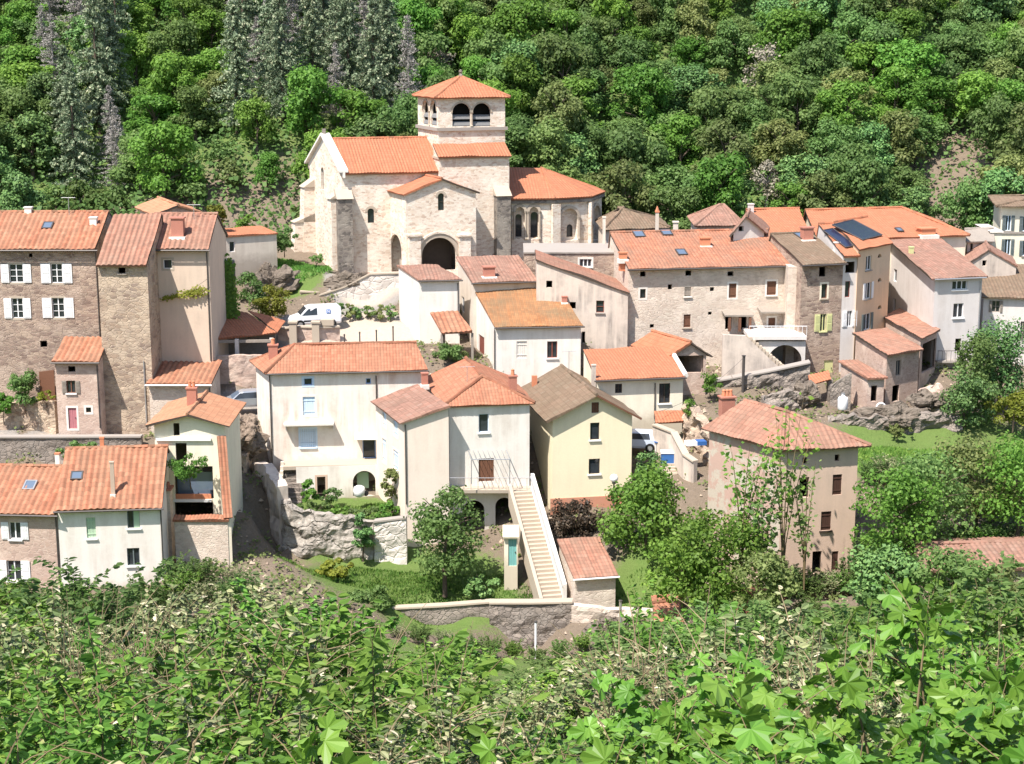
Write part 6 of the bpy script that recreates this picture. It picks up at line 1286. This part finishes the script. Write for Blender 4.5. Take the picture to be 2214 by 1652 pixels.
# ---- single trees and shrubs in the village
def bush(name, px, py, Y, w, h, mat, label, n=900, size=.16, seed=0, cat='shrub', nb=9, stems=True, depth=None, tr=None, zb=None, sq=.8):
    """A shrub whose foot is seen at (px, py); w, h in metres."""
    r = random.Random(seed + int(px)); q = at(px, py, Y); T = thing(name, q, label, cat); mb = MB(); trunk(mb, (q.x, q.y, q.z - .5), h * .7, max(.05, h * .025), r, 6 if h > 2 else 4, w * .4); mb.build('trunk' if cat == 'tree' else 'stem', M['bark'], T)
    bl = [];
    for i in range(int(nb * 2.2)):
        a = r.uniform(0, 6.28); t = r.uniform(.16, .92); rw = w * .5 * (1 - (2 * t - 1) ** 2 * .55); d = rw * r.uniform(.25, 1.0); bl.append((Vector((q.x + math.cos(a) * d, q.y + math.sin(a) * d * (depth or 1), q.z + t * h)), min(w, h) * r.uniform(.1, .22), sq))
    mb = MB(); blobs(mb, bl, int(n * 2.2), size * .72, r, tvar=.25); mb.build('crown' if cat == 'tree' else 'foliage', M[mat], T); return T
bush('round_shrub', 590, 692, 141, 2.9, 3.0, 'lf_yellow', 'round yellow green shrub left of the white van', 1500, .13)
bush('cypress_shrub', 528, 506, 155, 2.6, 2.0, 'lf_bright', 'conical bright green shrub above the low cream building', 900, .14, nb=6)
bush('shrub', 615, 545, 153, 2.6, 2.2, 'lf_mid', 'green shrub against the church buttress', 800, .15); bush('shrub', 470, 520, 150, 2.2, 3.4, 'lf_yellow', 'lime green creeper shrub at the end of the reddish roof', 900, .15)
bush('shrub', 545, 655, 145, 2.8, 2.8, 'lf_mid', 'leafy shrub between ivy wall and rock outcrop', 900, .15); bush('shrub', 684, 570, 150.5, 1.6, .9, 'lf_mid', 'low shrub on the lawn at the church corner', 400, .12)
for i, x in enumerate((735, 757, 778, 800, 822, 845)): bush('hedge_shrub', x, 688 + i * .8, 142.2, 1.15, 1.35, ('lf_mid', 'lf_olive', 'lf_dark')[i % 3], ('green', 'olive', 'dark')[i % 3] + ' hedge shrub under the pale ramp wall, ' + ('first', 'second', 'third', 'fourth', 'fifth', 'last')[i] + ' from the van', 420, .1, seed=i, nb=6)
bush('shrub', 52, 880, 126.4, 2.4, 2.8, 'lf_mid', 'leafy bush in front of the brown fence at the left edge', 1200, .14); bush('shrub', 8, 905, 125.8, 1.6, 2.2, 'lf_bright', 'bright bush touching the left picture edge above the road', 600, .14); bush('shrub', 100, 868, 126.2, 1.4, .8, 'lf_yellow', 'small yellowish plant on the rubble garden wall', 300, .1)
bush('shrub', 170, 1008, 119.5, 3.4, 1.9, 'lf_mid', 'wide bush growing behind the orange terrace roof', 1100, .14, nb=10); bush('shrub', 230, 1000, 119.5, 1.4, 1.1, 'lf_dark', 'small dark bush behind the tall chimney roof', 350, .12)
bush('climbing_plant', 412, 1042, 107.2, 3.0, 2.0, 'lf_bright', 'lush green plant spilling over the loggia front', 1300, .1, nb=9)
bush('shrub', 968, 790, 131.8, 2.6, 2.0, 'lf_mid', 'green bush beside the tiled porch', 900, .13); bush('shrub', 1000, 786, 131.4, 1.4, 1.0, 'lf_olive', 'small olive bush at the red side door', 350, .1)
bush('shrub', 668, 1090, 117.2, 1.2, 1.8, 'lf_bright', 'leafy bush at the foot of the dark steps', 800, .13); bush('shrub', 715, 1090, 117.6, 1.4, 1.3, 'lf_mid', 'small bush right of the cellar doorway', 450, .11); bush('shrub', 848, 1095, 115.8, 1.5, 3.2, 'lf_olive', 'olive creeper climbing beside the round arch', 800, .13)
for i, (x, y, w_) in enumerate(((680, 1118, 2.6), (730, 1124, 2.8), (785, 1128, 2.6), (838, 1120, 2.4))): bush('ground_shrub', x, y, 114.6, w_, 1.1, ('lf_mid', 'lf_bright')[i % 2], 'low spreading green mound on the overgrown terrace, ' + ('first', 'second', 'third', 'last')[i] + ' from the steps', 800, .13, seed=i, nb=8)
bush('hanging_ivy', 785, 1200, 112.0, 1.6, 3.2, 'lf_dark', 'dark ivy hanging over the whitewashed retaining wall', 1000, .12, nb=10)
bush('garden_tree', 962, 1275, 106.5, 5.0, 7.6, 'lf_mid', 'large leafy tree in the garden left of the long stair', 3000, .17, cat='tree', nb=20); bush('shrub', 1040, 1292, 105.4, 3.0, 1.5, 'lf_dark', 'dark low shrub in the shade of the garden tree', 900, .13)
bush('shrub', 720, 1258, 107.5, 3.4, 1.7, 'lf_yellow', 'yellow green plant at the left end of the lawn', 900, .2); bush('shrub', 800, 1330, 103.8, 3.0, 2.0, 'lf_mid', 'dark leafy bush in front of the low garden wall', 900, .16)
bush('purple_shrub', 1240, 1168, 112, 3.9, 2.9, 'lf_red', 'dark purple brown shrub under the yellow house', 2200, .12, nb=16); bush('shrub', 1330, 1175, 111, 2.2, 2.2, 'lf_dark', 'dark green shrub between purple shrub and big fig tree', 900, .13)
bush('fig_tree', 1395, 1215, 108, 5.4, 7.0, 'lf_bright', 'broad bright green tree right of the yellow house', 3800, .18, cat='tree', nb=22); bush('shrub', 1405, 1055, 114.5, 2.2, 2.6, 'lf_dark', 'dark upright shrub at the corner of the yellow house', 900, .13)
bush('garden_tree', 1555, 1335, 98, 6.0, 7.2, 'lf_bright', 'large airy tree in front of the pink house', 3300, .17, cat='tree', nb=22, seed=3); bush('garden_tree', 1475, 1320, 99, 4.6, 6.0, 'lf_bright', 'light green tree between fig tree and pink house', 2200, .17, cat='tree', nb=18, seed=4); bush('garden_tree', 1640, 1340, 95, 3.8, 4.4, 'lf_olive', 'olive toned tree at the foot of the pink house', 1600, .16, cat='tree', nb=16)
bush('cypress_tree', 2158, 880, 128.5, 4.2, 7.2, 'lf_dark', 'tall dark thuja at the right edge', 4200, .14, cat='tree', nb=20, sq=1.5); bush('cypress_tree', 2108, 900, 127, 3.4, 6.8, 'lf_mid', 'tall bright thuja left of the dark one', 2600, .15, cat='tree', nb=16, sq=1.4); bush('shrub', 2190, 925, 124, 4.2, 2.8, 'lf_yellow', 'yellow green shrub at the right edge above the field', 1500, .15, nb=12); bush('shrub', 2085, 925, 124.5, 4.4, 4.6, 'lf_dark', 'rounded dark shrub below the bright thuja', 2200, .14, nb=14)
for i, (x, y, Y, w_, h_, m_, lab) in enumerate(((1925, 1230, 100, 5.6, 6.8, 'lf_bright', 'bright tree beside the right corner of the pink house'), (2010, 1180, 103, 6.2, 6.2, 'lf_mid', 'medium green tree behind the hidden pinkish roof'), (2110, 1130, 106, 6.4, 5.6, 'lf_olive', 'olive green tree below the field at right'), (2200, 1150, 104, 6.0, 6.2, 'lf_bright', 'bright tree cut by the right edge below the field'), (2060, 1330, 93, 5.0, 4.2, 'lf_mid', 'bushy tree in front of the hidden pinkish roof'), (1900, 1330, 94, 4.6, 4.2, 'lf_dark', 'dark tree in the shade below the pink house'), (2190, 1340, 92, 4.8, 3.6, 'lf_olive', 'olive bush at the lower right edge below the roofs'))):
    bush('hillside_tree', x, y, Y, w_, h_, m_, lab, 2600, .17, cat='tree', nb=20, seed=i)
bush('shrub', 1535, 850, 128.3, 1.6, 1.6, 'lf_bright', 'green tuft growing on the rampart', 450, .12); bush('shrub', 1940, 945, 123, 2.2, 1.0, 'lf_olive', 'thin weeds at the small cave in the drystone wall', 450, .1); bush('shrub', 1490, 905, 121.8, 1.2, 1.6, 'lf_bright', 'green weed by the dark canopy of the yellow house', 300, .11)
# slender saplings rising in front of the pink house
def sapling(px, y0, y1, Y, label, seed, n=150, spread=.9, mat='lf_bright', ls=.12):
    r = random.Random(seed); q = at(px, y1, Y); zt = at(px, y0, Y).z; h = zt - q.z; T = thing('sapling', q, label, 'sapling'); st = MB(); lf = MB()
    for k in range(6):
        a = r.uniform(0, 6.28); sp = spread * r.uniform(.3, 1); pts = [q + Vector((math.cos(a) * sp * t * t, math.sin(a) * sp * t * t, h * t * r.uniform(.95, 1.02) * (.75 + .05 * k if k else 1))) for t in (0, .3, .55, .8, 1)]; st.tube(pts, [.05, .04, .03, .02, .008], 5)
        for j in range(n // 6):
            t = r.uniform(.3, 1.0); i = min(3, int(t * 4)); p = pts[i].lerp(pts[i + 1], t * 4 - i) + nrm(r) * .35 * spread; lf.tint = min(1, max(0, r.gauss(.5, .25))); card(lf, p, (nrm(r) * .8 + Vector((0, -.2, .8))).normalized(), ls * r.uniform(.7, 1.4), r, .7)
    st.build('stem', M['stem'], T); lf.build('foliage', M[mat], T)
for a_ in ((1690, 868, 'thin leafy sapling reaching over the broken reddish roof', 1, 340, 2.0, 'lf_bright', 98.5), (1600, 930, 'slender sapling in front of the eave of the pink house', 2, 340, 1.8, 'lf_bright', 98), (1738, 1000, 'sapling crossing the open window of the pink house', 3, 200, 1.3, 'lf_mid', 99), (1645, 1010, 'bushy sapling beside the pink rubble wall', 4, 420, 2.0, 'lf_mid', 97.5)):
    sapling(a_[0], a_[1], 1275, a_[7], a_[2], a_[3], a_[4], a_[5], a_[6], .17)
# lawns and field: blades, uncountable
def grass(nm, lab, areas, n, mat, hmax, seed):
    r = random.Random(seed); mb = MB(); tot = sum(a[3] * a[4] for a in areas)
    for px, py, Y, rx, ry in areas:
        c = at(px, py, Y); N = int(n * rx * ry / tot); xs_, ys_ = [], []
        for _ in range(N): a, d = r.uniform(0, 6.28), math.sqrt(r.random()); xs_.append(c.x + math.cos(a) * d * rx); ys_.append(c.y + math.sin(a) * d * ry)
        for x, y, z in zip(xs_, ys_, gz(np.array(xs_), np.array(ys_))):
            h = r.uniform(.3, 1) * hmax; w = h * .35; a = r.uniform(0, 3.14); u = Vector((math.cos(a) * w, math.sin(a) * w, 0)); b = Vector((x, y, z)); tp = b + Vector((r.uniform(-.4, .4) * h, r.uniform(-.4, .4) * h, h)); mb.tint = min(1, max(0, .5 + .3 * vnoise(x * .6, y * .6, 4) + r.gauss(0, .2))); mb.face([b - u, b + u, tp])
    tag(mb.build(nm, M[mat], None, loc=at(areas[0][0], areas[0][1], areas[0][2])), lab, 'grass', kind='stuff')
grass('lawn_grass', 'short green grass on the church lawn', [(635, 574, 150.5, 4.5, 2.4), (600, 568, 152, 4, 3)], 7000, 'grassleaf', .3, 1)
grass('garden_grass', 'green grass of the garden below the terrace', [(790, 1250, 108.3, 6, 2.4), (980, 1275, 106.8, 6, 3), (760, 1105, 115.8, 5, 2.4), (1390, 1290, 105, 3.5, 2)], 16000, 'grassleaf', .22, 2)
grass('field_grass', 'green meadow under the drystone wall', [(1930, 990, 118, 6, 3.5), (2060, 990, 118, 7, 4), (2190, 985, 118, 7, 4)], 22000, 'grassleaf', .3, 3)
# ---- thicket in front of the camera
def leaf_oval(mb, p, d, n, L, W):
    s = d.cross(n).normalized(); f = n * (-.10 * L); mb.face([p, p + d * L * .3 + s * W * .42 - f * .6, p + d * L * .68 + s * W * .36 - f * .4, p + d * L + f]); mb.face([p, p + d * L + f, p + d * L * .68 - s * W * .36 - f * .4, p + d * L * .3 - s * W * .42 - f * .6])
def leaf_palm(mb, p, d, n, L):
    s = d.cross(n).normalized(); c = p + d * L * .12; O = []
    for ang, ln in ((-158, .28), (-132, .52), (-116, .64), (-98, .5), (-84, .48), (-70, .8), (-58, .88), (-44, .66), (-30, .56), (-15, .86), (0, 1.0), (15, .86), (30, .56), (44, .66), (58, .88), (70, .8), (84, .48), (98, .5), (116, .64), (132, .52), (158, .28)):
        a = R(ang); dr = -.16 * ln * ln; O.append(c + d * math.cos(a) * ln * L * .8 + s * math.sin(a) * ln * L * .8 + n * dr * L + n * .05 * L * math.sin(ang * .11))
    t0 = mb.tint
    for i_, (a, b) in enumerate(zip(O, O[1:])): mb.tint = min(1, max(0, t0 + (.13 if i_ % 2 else -.13))); mb.face([c, a, b])
    mb.tint = t0
def thicket(name, seed, h, spread, stems, per, kind, mat, L, stemmat='stem', bare=.34):
    r = random.Random(seed); T = thing(name, (0, 0, 0), None, 'shrub'); st = MB(); lf = MB()
    for i in range(stems):
        a = r.uniform(0, 6.28); sp = spread * math.sqrt(r.random()); b = Vector((math.cos(a) * sp * .35, math.sin(a) * sp * .35, -.15)); hh = h * r.uniform(.6, 1.0); bend = Vector((r.uniform(-.15, .15), r.uniform(-.15, .15), 0)) * h
        pts = [b + Vector((math.cos(a) * sp * .65 * t, math.sin(a) * sp * .65 * t, hh * t)) + bend * (t * t) - Vector((0, 0, .12 * h * t ** 4)) for t in (0, .2, .4, .6, .8, 1)]; rad = .003 + .0022 * h; st.tube(pts, [rad * 1.6, rad * 1.3, rad, rad * .8, rad * .6, rad * .3], 5)
        for k in range(3):
            t = r.uniform(.3, .85); j = int(t * 5); s0 = pts[j].lerp(pts[j + 1], t * 5 - j); a2 = r.uniform(0, 6.28); e = s0 + Vector((math.cos(a2), math.sin(a2), r.uniform(.2, .9))) * h * .22; tw = [s0, s0.lerp(e, .5) + Vector((0, 0, .02)), e]; st.tube(tw, [rad * .6, rad * .45, rad * .2], 4)
            for q in range(per // 3): lpos(lf, tw[0].lerp(tw[2], r.uniform(.2, 1.05)), r, kind, L, a2)
        for q in range(per):
            t = bare + (1 - bare) * r.random() ** .7; j = min(4, int(t * 5)); lpos(lf, pts[j].lerp(pts[j + 1], t * 5 - j), r, kind, L, a)
    st.build('stem', M[stemmat], T); lf.build('foliage', M[mat], T); return T
def lpos(lf, p, r, kind, L, a):
    a += r.uniform(-1.6, 1.6) + (math.pi if r.random() < .5 else 0); d = Vector((math.cos(a), math.sin(a), r.uniform(-.35, .45))).normalized(); n = (Vector((0, 0, .8)) + nrm(r) * .95 + Vector((-.1, -.3, 0))); n = (n - d * n.dot(d)).normalized(); s = L * r.uniform(.55, 1.25); lf.tint = min(1, max(0, r.betavariate(1.6, 2.2)))
    if kind == 'palm': leaf_palm(lf, p + d * s * .25, d, n, s)
    else: leaf_oval(lf, p, d, n, s, s * r.uniform(.4, .62))
TH = {'big': [thicket('large_leaf_shrub', 200 + i, 1.15, .6, 17, 20, 'palm', 'lf_big', .088) for i in range(3)],
      'small': [thicket('small_leaf_shrub', 220 + i, 1.25, .65, 24, 60, 'oval', 'lf_small', .066) for i in range(3)],
      'sage': [thicket('grey_leaf_shrub', 240 + i, 1.2, .6, 22, 52, 'oval', 'lf_sage', .055, 'palestem') for i in range(3)],
      'green': [thicket('green_leaf_shrub', 260 + i, 1.3, .7, 22, 50, 'oval', 'lf_bright', .08) for i in range(2)],
      'twig': [thicket('bare_shrub', 280 + i, 1.5, .6, 14, 5, 'oval', 'lf_sage', .04, 'palestem') for i in range(2)]}
TL = {'big': 'shrub with big lobed bright leaves', 'small': 'shrub with small speckled green leaves', 'sage': 'shrub with small grey green and straw leaves', 'green': 'shrub with plain oval green leaves', 'twig': 'nearly bare pale twiggy shrub'}
BT = {'leafy': [thicket('slope_shrub', 300 + i, 2.7, 1.35, 30, 70, 'oval', 'lf_mid', .15) for i in range(2)], 'pale': [thicket('slope_shrub', 320 + i, 2.6, 1.3, 28, 70, 'oval', 'lf_sage', .12) for i in range(2)], 'light': [thicket('slope_shrub', 340, 2.8, 1.35, 30, 75, 'oval', 'lf_small', .14)]}
BL = {'leafy': 'medium green bush on the slope below the houses', 'pale': 'speckled pale green bush on the slope below the houses', 'light': 'bright green bush on the slope below the houses'}
PROF = [(-100, 1235), (0, 1235), (140, 1240), (205, 1262), (235, 1318), (335, 1325), (375, 1245), (480, 1215), (560, 1215), (640, 1265), (720, 1290), (850, 1315), (1000, 1365), (1060, 1400), (1180, 1425), (1330, 1400), (1400, 1310), (1450, 1255), (1520, 1270), (1600, 1235), (1680, 1300), (1760, 1300), (1850, 1320), (1900, 1250), (1980, 1225), (2060, 1270), (2130, 1215), (2214, 1200), (2330, 1210)]
def ptop(px): return float(np.interp(px, [p[0] for p in PROF], [p[1] for p in PROF]))
TH.update({'nsmall': [thicket('small_leaf_shrub', 400 + i, 1.25, .55, 26, 70, 'oval', 'lf_small', .046) for i in range(3)], 'nsage': [thicket('grey_leaf_shrub', 420 + i, 1.2, .55, 28, 75, 'oval', 'lf_sage', .038, 'palestem') for i in range(3)], 'ngreen': [thicket('green_leaf_shrub', 440 + i, 1.25, .6, 26, 62, 'oval', 'lf_bright', .05) for i in range(2)]})
TL.update({'nsmall': TL['small'].replace('speckled', 'dense speckled'), 'nsage': TL['sage'].replace('small', 'tiny'), 'ngreen': TL['green'].replace('oval', 'little')})
usedT = set(); nth = 0
for Y, dx, kinds in ((3.3, .36, ('ngreen', 'nsmall', 'nsage', 'big', 'nsmall')), (4.4, .4, ('nsmall', 'nsage', 'nsmall', 'ngreen')), (5.8, .46, ('nsmall', 'nsage', 'ngreen', 'nsmall', 'sage')), (7.6, .55, ('sage', 'small', 'small', 'green', 'sage')), (9.8, .65, ('small', 'sage', 'sage', 'green')), (12.6, .75, ('green', 'sage', 'sage', 'small', 'twig')), (16, .85, ('green', 'small', 'sage'))):
    hw = Y * .36; x = -hw + rnd.uniform(0, dx)
    while x < hw:
        yy = Y + rnd.uniform(-.4, .4) * Y * .14; z = CAM.z - 1.0 - .4 * yy; px, _ = proj((x, yy, z + 1)); k = kinds[rnd.randrange(len(kinds))]
        if Y < 9 and 560 < px < 960 and rnd.random() < .55: k = 'big'
        elif Y < 9 and rnd.random() < .16: k = 'big'
        if rnd.random() < .1: x += dx; continue
        if Y < 7 and (1080 < px < 1330 or 1550 < px < 2080) and rnd.random() < .5: k = 'big'
        lo = ptop(px) + (0 if Y > 9 else {3.3: 190, 4.4: 135, 5.8: 80, 7.6: 40}.get(Y, 0)) + (rnd.uniform(-95, 0) if rnd.random() < .25 else rnd.uniform(0, 110)); lo -= 75 if k == 'big' else 0; zt = at(px, lo, yy).z; sc = (zt - z) / 1.18
        if sc > .25:
            sc = min(sc, 1.9); L = TH[k]; p = L[rnd.randrange(len(L))]; side = 'left' if px < 738 else ('middle' if px < 1476 else 'right'); depth = 'lowest' if Y < 5 else ('middle' if Y < 9 else 'upper')
            lab = TL[k] + ', ' + depth + ' thicket band, ' + side + ' third'; grp = TL[k].replace('shrub', 'shrubs', 1) + ', ' + depth + ' band, ' + side; sx = max(.75, min(1.35, sc)); nth += 1
            if p.name not in usedT: usedT.add(p.name); p.location = (x, yy, z); p.scale = (sx, sx, sc); p.rotation_euler = (0, 0, rnd.uniform(0, 6.28)); tag(p, lab, None, grp)
            else: copy_tree(p, (x, yy, z), rnd.uniform(0, 6.28), sx, lab, grp, sc)
        x += dx * rnd.uniform(.9, 1.6)
for Y, dx in ((21, 1.6), (29, 2.0), (40, 2.6)):
    hw = Y * .35; x = -hw + rnd.uniform(0, dx)
    while x < hw:
        yy = Y + rnd.uniform(-.12, .12) * Y; z = CAM.z - 1.0 - .4 * yy; px, _ = proj((x, yy, z + 2)); k = ('leafy', 'pale', 'light', 'leafy')[rnd.randrange(4)]; zt = at(px, ptop(px) + (rnd.uniform(-60, 0) if rnd.random() < .2 else rnd.uniform(0, 90)), yy).z; sc = (zt - z) / 2.6
        if sc > .3:
            L = BT[k]; p = L[rnd.randrange(len(L))]; side = ('left', 'middle', 'right')[min(2, max(0, int(px // 738)))]; lab = BL[k] + ', ' + side + ' third'; grp = BL[k].replace('bush', 'bushes') + ', ' + side; sx = max(.8, min(1.4, sc)); nth += 1
            if p.name not in usedT: usedT.add(p.name); p.location = (x, yy, z); p.scale = (sx, sx, sc); p.rotation_euler = (0, 0, rnd.uniform(0, 6.28)); tag(p, lab, None, grp)
            else: copy_tree(p, (x, yy, z), rnd.uniform(0, 6.28), sx, lab, grp, sc)
        x += dx * rnd.uniform(.75, 1.25)
print('thicket', nth)
ORD = ('first', 'second', 'third', 'fourth', 'fifth', 'sixth', 'seventh', 'eighth', 'ninth', 'tenth', 'eleventh')
for i, (px, Y, y0) in enumerate(((150, 12, 1170), (210, 11.5, 1155), (290, 12, 1180), (385, 11, 1190), (525, 9, 1150), (720, 10, 1210), (905, 8, 1215), (1440, 9, 1235), (1790, 8, 1180), (1985, 9, 1180), (2150, 8, 1140))):
    p = TH['twig'][i % 2]; z = CAM.z - 1.0 - .4 * Y; q = at(px, 1300, Y); sc = (at(px, y0, Y).z - z) / 1.45; lab = 'bare twiggy shrub rising above the thicket, ' + ORD[i] + ' from the left'
    if p.name not in usedT: usedT.add(p.name); p.location = (q.x, Y, z); p.scale = (.7, .7, sc); tag(p, lab, None, 'bare twiggy shrubs')
    else: copy_tree(p, (q.x, Y, z), i * 1.3, .7, lab, 'bare twiggy shrubs', sc)
vb = [(x, 1395 + rnd.uniform(-25, 25), rnd.uniform(90, 97)) for x in range(1395, 2240, 44)] + [(x, 1330 + rnd.uniform(-10, 15), rnd.uniform(98, 99.5)) for x in range(-20, 560, 46)] + [(x, 1290 + rnd.uniform(-10, 10), rnd.uniform(101, 102)) for x in (395, 440, 505)] + [(x, 1435, 96 + rnd.random() * 2) for x in range(860, 1400, 50)] + [(x, 1078 + rnd.uniform(-12, 20), 112 + rnd.random()) for x in range(1885, 2250, 36)] + [(x, 1200 + rnd.uniform(-12, 20), 104 + rnd.random()) for x in range(1880, 2250, 45)] + [(x, 1300 + rnd.uniform(-10, 20), 99.5 + rnd.random()) for x in range(1690, 1900, 32)]
for i, (px, py, Y) in enumerate(vb):
    k = ('leafy', 'light', 'leafy', 'pale')[rnd.randrange(4)]; L = BT[k]; p = L[rnd.randrange(len(L))]; q = at(px, py, Y); z = g1(q.x, q.y) - .1; side = ('left', 'middle', 'right')[min(2, max(0, int(px // 738)))]; sc = rnd.uniform(.75, 1.15) * (.6 if py > 1430 else 1); lab = BL[k].replace('on the slope below', 'close below') + ', ' + side + ' third'; copy_tree(p, (q.x, q.y, z), rnd.uniform(0, 6.28), sc, lab, BL[k].replace('bush on the slope', 'bushes close') + ', ' + side, sc)
for D in (KIND, TH, BT):
    for L in D.values():
        for p in L:
            if 'label' not in p:
                for c in list(p.children): bpy.data.objects.remove(c)
                bpy.data.objects.remove(p)
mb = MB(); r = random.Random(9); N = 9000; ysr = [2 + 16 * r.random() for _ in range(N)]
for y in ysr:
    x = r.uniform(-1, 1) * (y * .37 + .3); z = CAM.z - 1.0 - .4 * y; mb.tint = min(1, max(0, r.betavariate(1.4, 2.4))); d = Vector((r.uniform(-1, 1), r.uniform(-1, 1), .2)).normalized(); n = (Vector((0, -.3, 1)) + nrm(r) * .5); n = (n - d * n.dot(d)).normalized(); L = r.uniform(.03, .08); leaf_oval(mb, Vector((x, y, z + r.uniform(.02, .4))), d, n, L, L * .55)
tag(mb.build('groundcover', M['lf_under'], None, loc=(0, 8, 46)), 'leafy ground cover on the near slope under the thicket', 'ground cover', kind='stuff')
# creeper on the cream tower and ivy on the dark wall
def creeper(T, nm, mat, pts, n, size, seed, nrmv=Vector((0, -1, 0)), thick=.2):
    r = random.Random(seed); mb = MB()
    for _ in range(n):
        k = r.random(); i = min(len(pts) - 2, int(k * (len(pts) - 1))); t = k * (len(pts) - 1) - i; a = pts[i]; b = pts[i + 1]; px = a[0] + (b[0] - a[0]) * t + r.gauss(0, a[3]); py = a[1] + (b[1] - a[1]) * t + r.gauss(0, a[4]); p = at(px, py, a[2]) - Vector((0, r.random() * thick, 0)); mb.tint = min(1, max(0, r.gauss(.5, .25))); card(mb, p, (nrmv + nrm(r) * .6 + Vector((0, 0, .4))).normalized(), size * r.uniform(.6, 1.3), r)
    mb.build(nm, M[mat], T)
creeper(TW.T, 'creeper', 'lf_yellow', [(350, 646, 128.6, 4, 2), (390, 638, 128.6, 10, 4), (420, 632, 128.6, 8, 5), (440, 626, 128.6, 3, 3)], 420, .09, 1)
creeper(ivyT, 'ivy', 'lf_bright', [(492, 570, 136, 8, 12), (488, 620, 136, 10, 14), (496, 660, 136, 9, 10), (490, 690, 136, 8, 8)], 1500, .14, 2, thick=.4)
# ================================================================ camera, sun and sky
cam = bpy.data.cameras.new('camera'); co = bpy.data.objects.new('camera', cam); COL.objects.link(co); co.location = CAM; co.rotation_euler = (math.pi / 2 - PITCH, 0, 0)
cam.sensor_width = 36; cam.lens = 36 * F / 2214; cam.clip_start = .1; cam.clip_end = 2000; SC.camera = co
S = Vector((-.79, -1.0, 2.1)).normalized(); sun = bpy.data.lights.new('sun', 'SUN'); sun.energy = 4.4; sun.angle = R(.5); sun.color = (1, .93, .855); so = bpy.data.objects.new('sun', sun); COL.objects.link(so); so.rotation_euler = S.to_track_quat('Z', 'Y').to_euler()
w = bpy.data.worlds.new('World'); SC.world = w; w.use_nodes = True; nt = w.node_tree; sk = nt.nodes.new('ShaderNodeTexSky'); sk.sky_type = 'NISHITA'; sk.sun_disc = False; sk.sun_elevation = math.asin(S.z); sk.sun_rotation = math.atan2(S.x, S.y); nt.links.new(sk.outputs[0], nt.nodes['Background'].inputs[0]); nt.nodes['Background'].inputs[1].default_value = .105
SC.view_settings.view_transform = 'Standard'; SC.view_settings.look = 'None'; SC.view_settings.exposure = 1.0; SC.view_settings.gamma = 1
SC.cycles.max_bounces = 6; SC.cycles.transmission_bounces = 4; SC.cycles.diffuse_bounces = 3
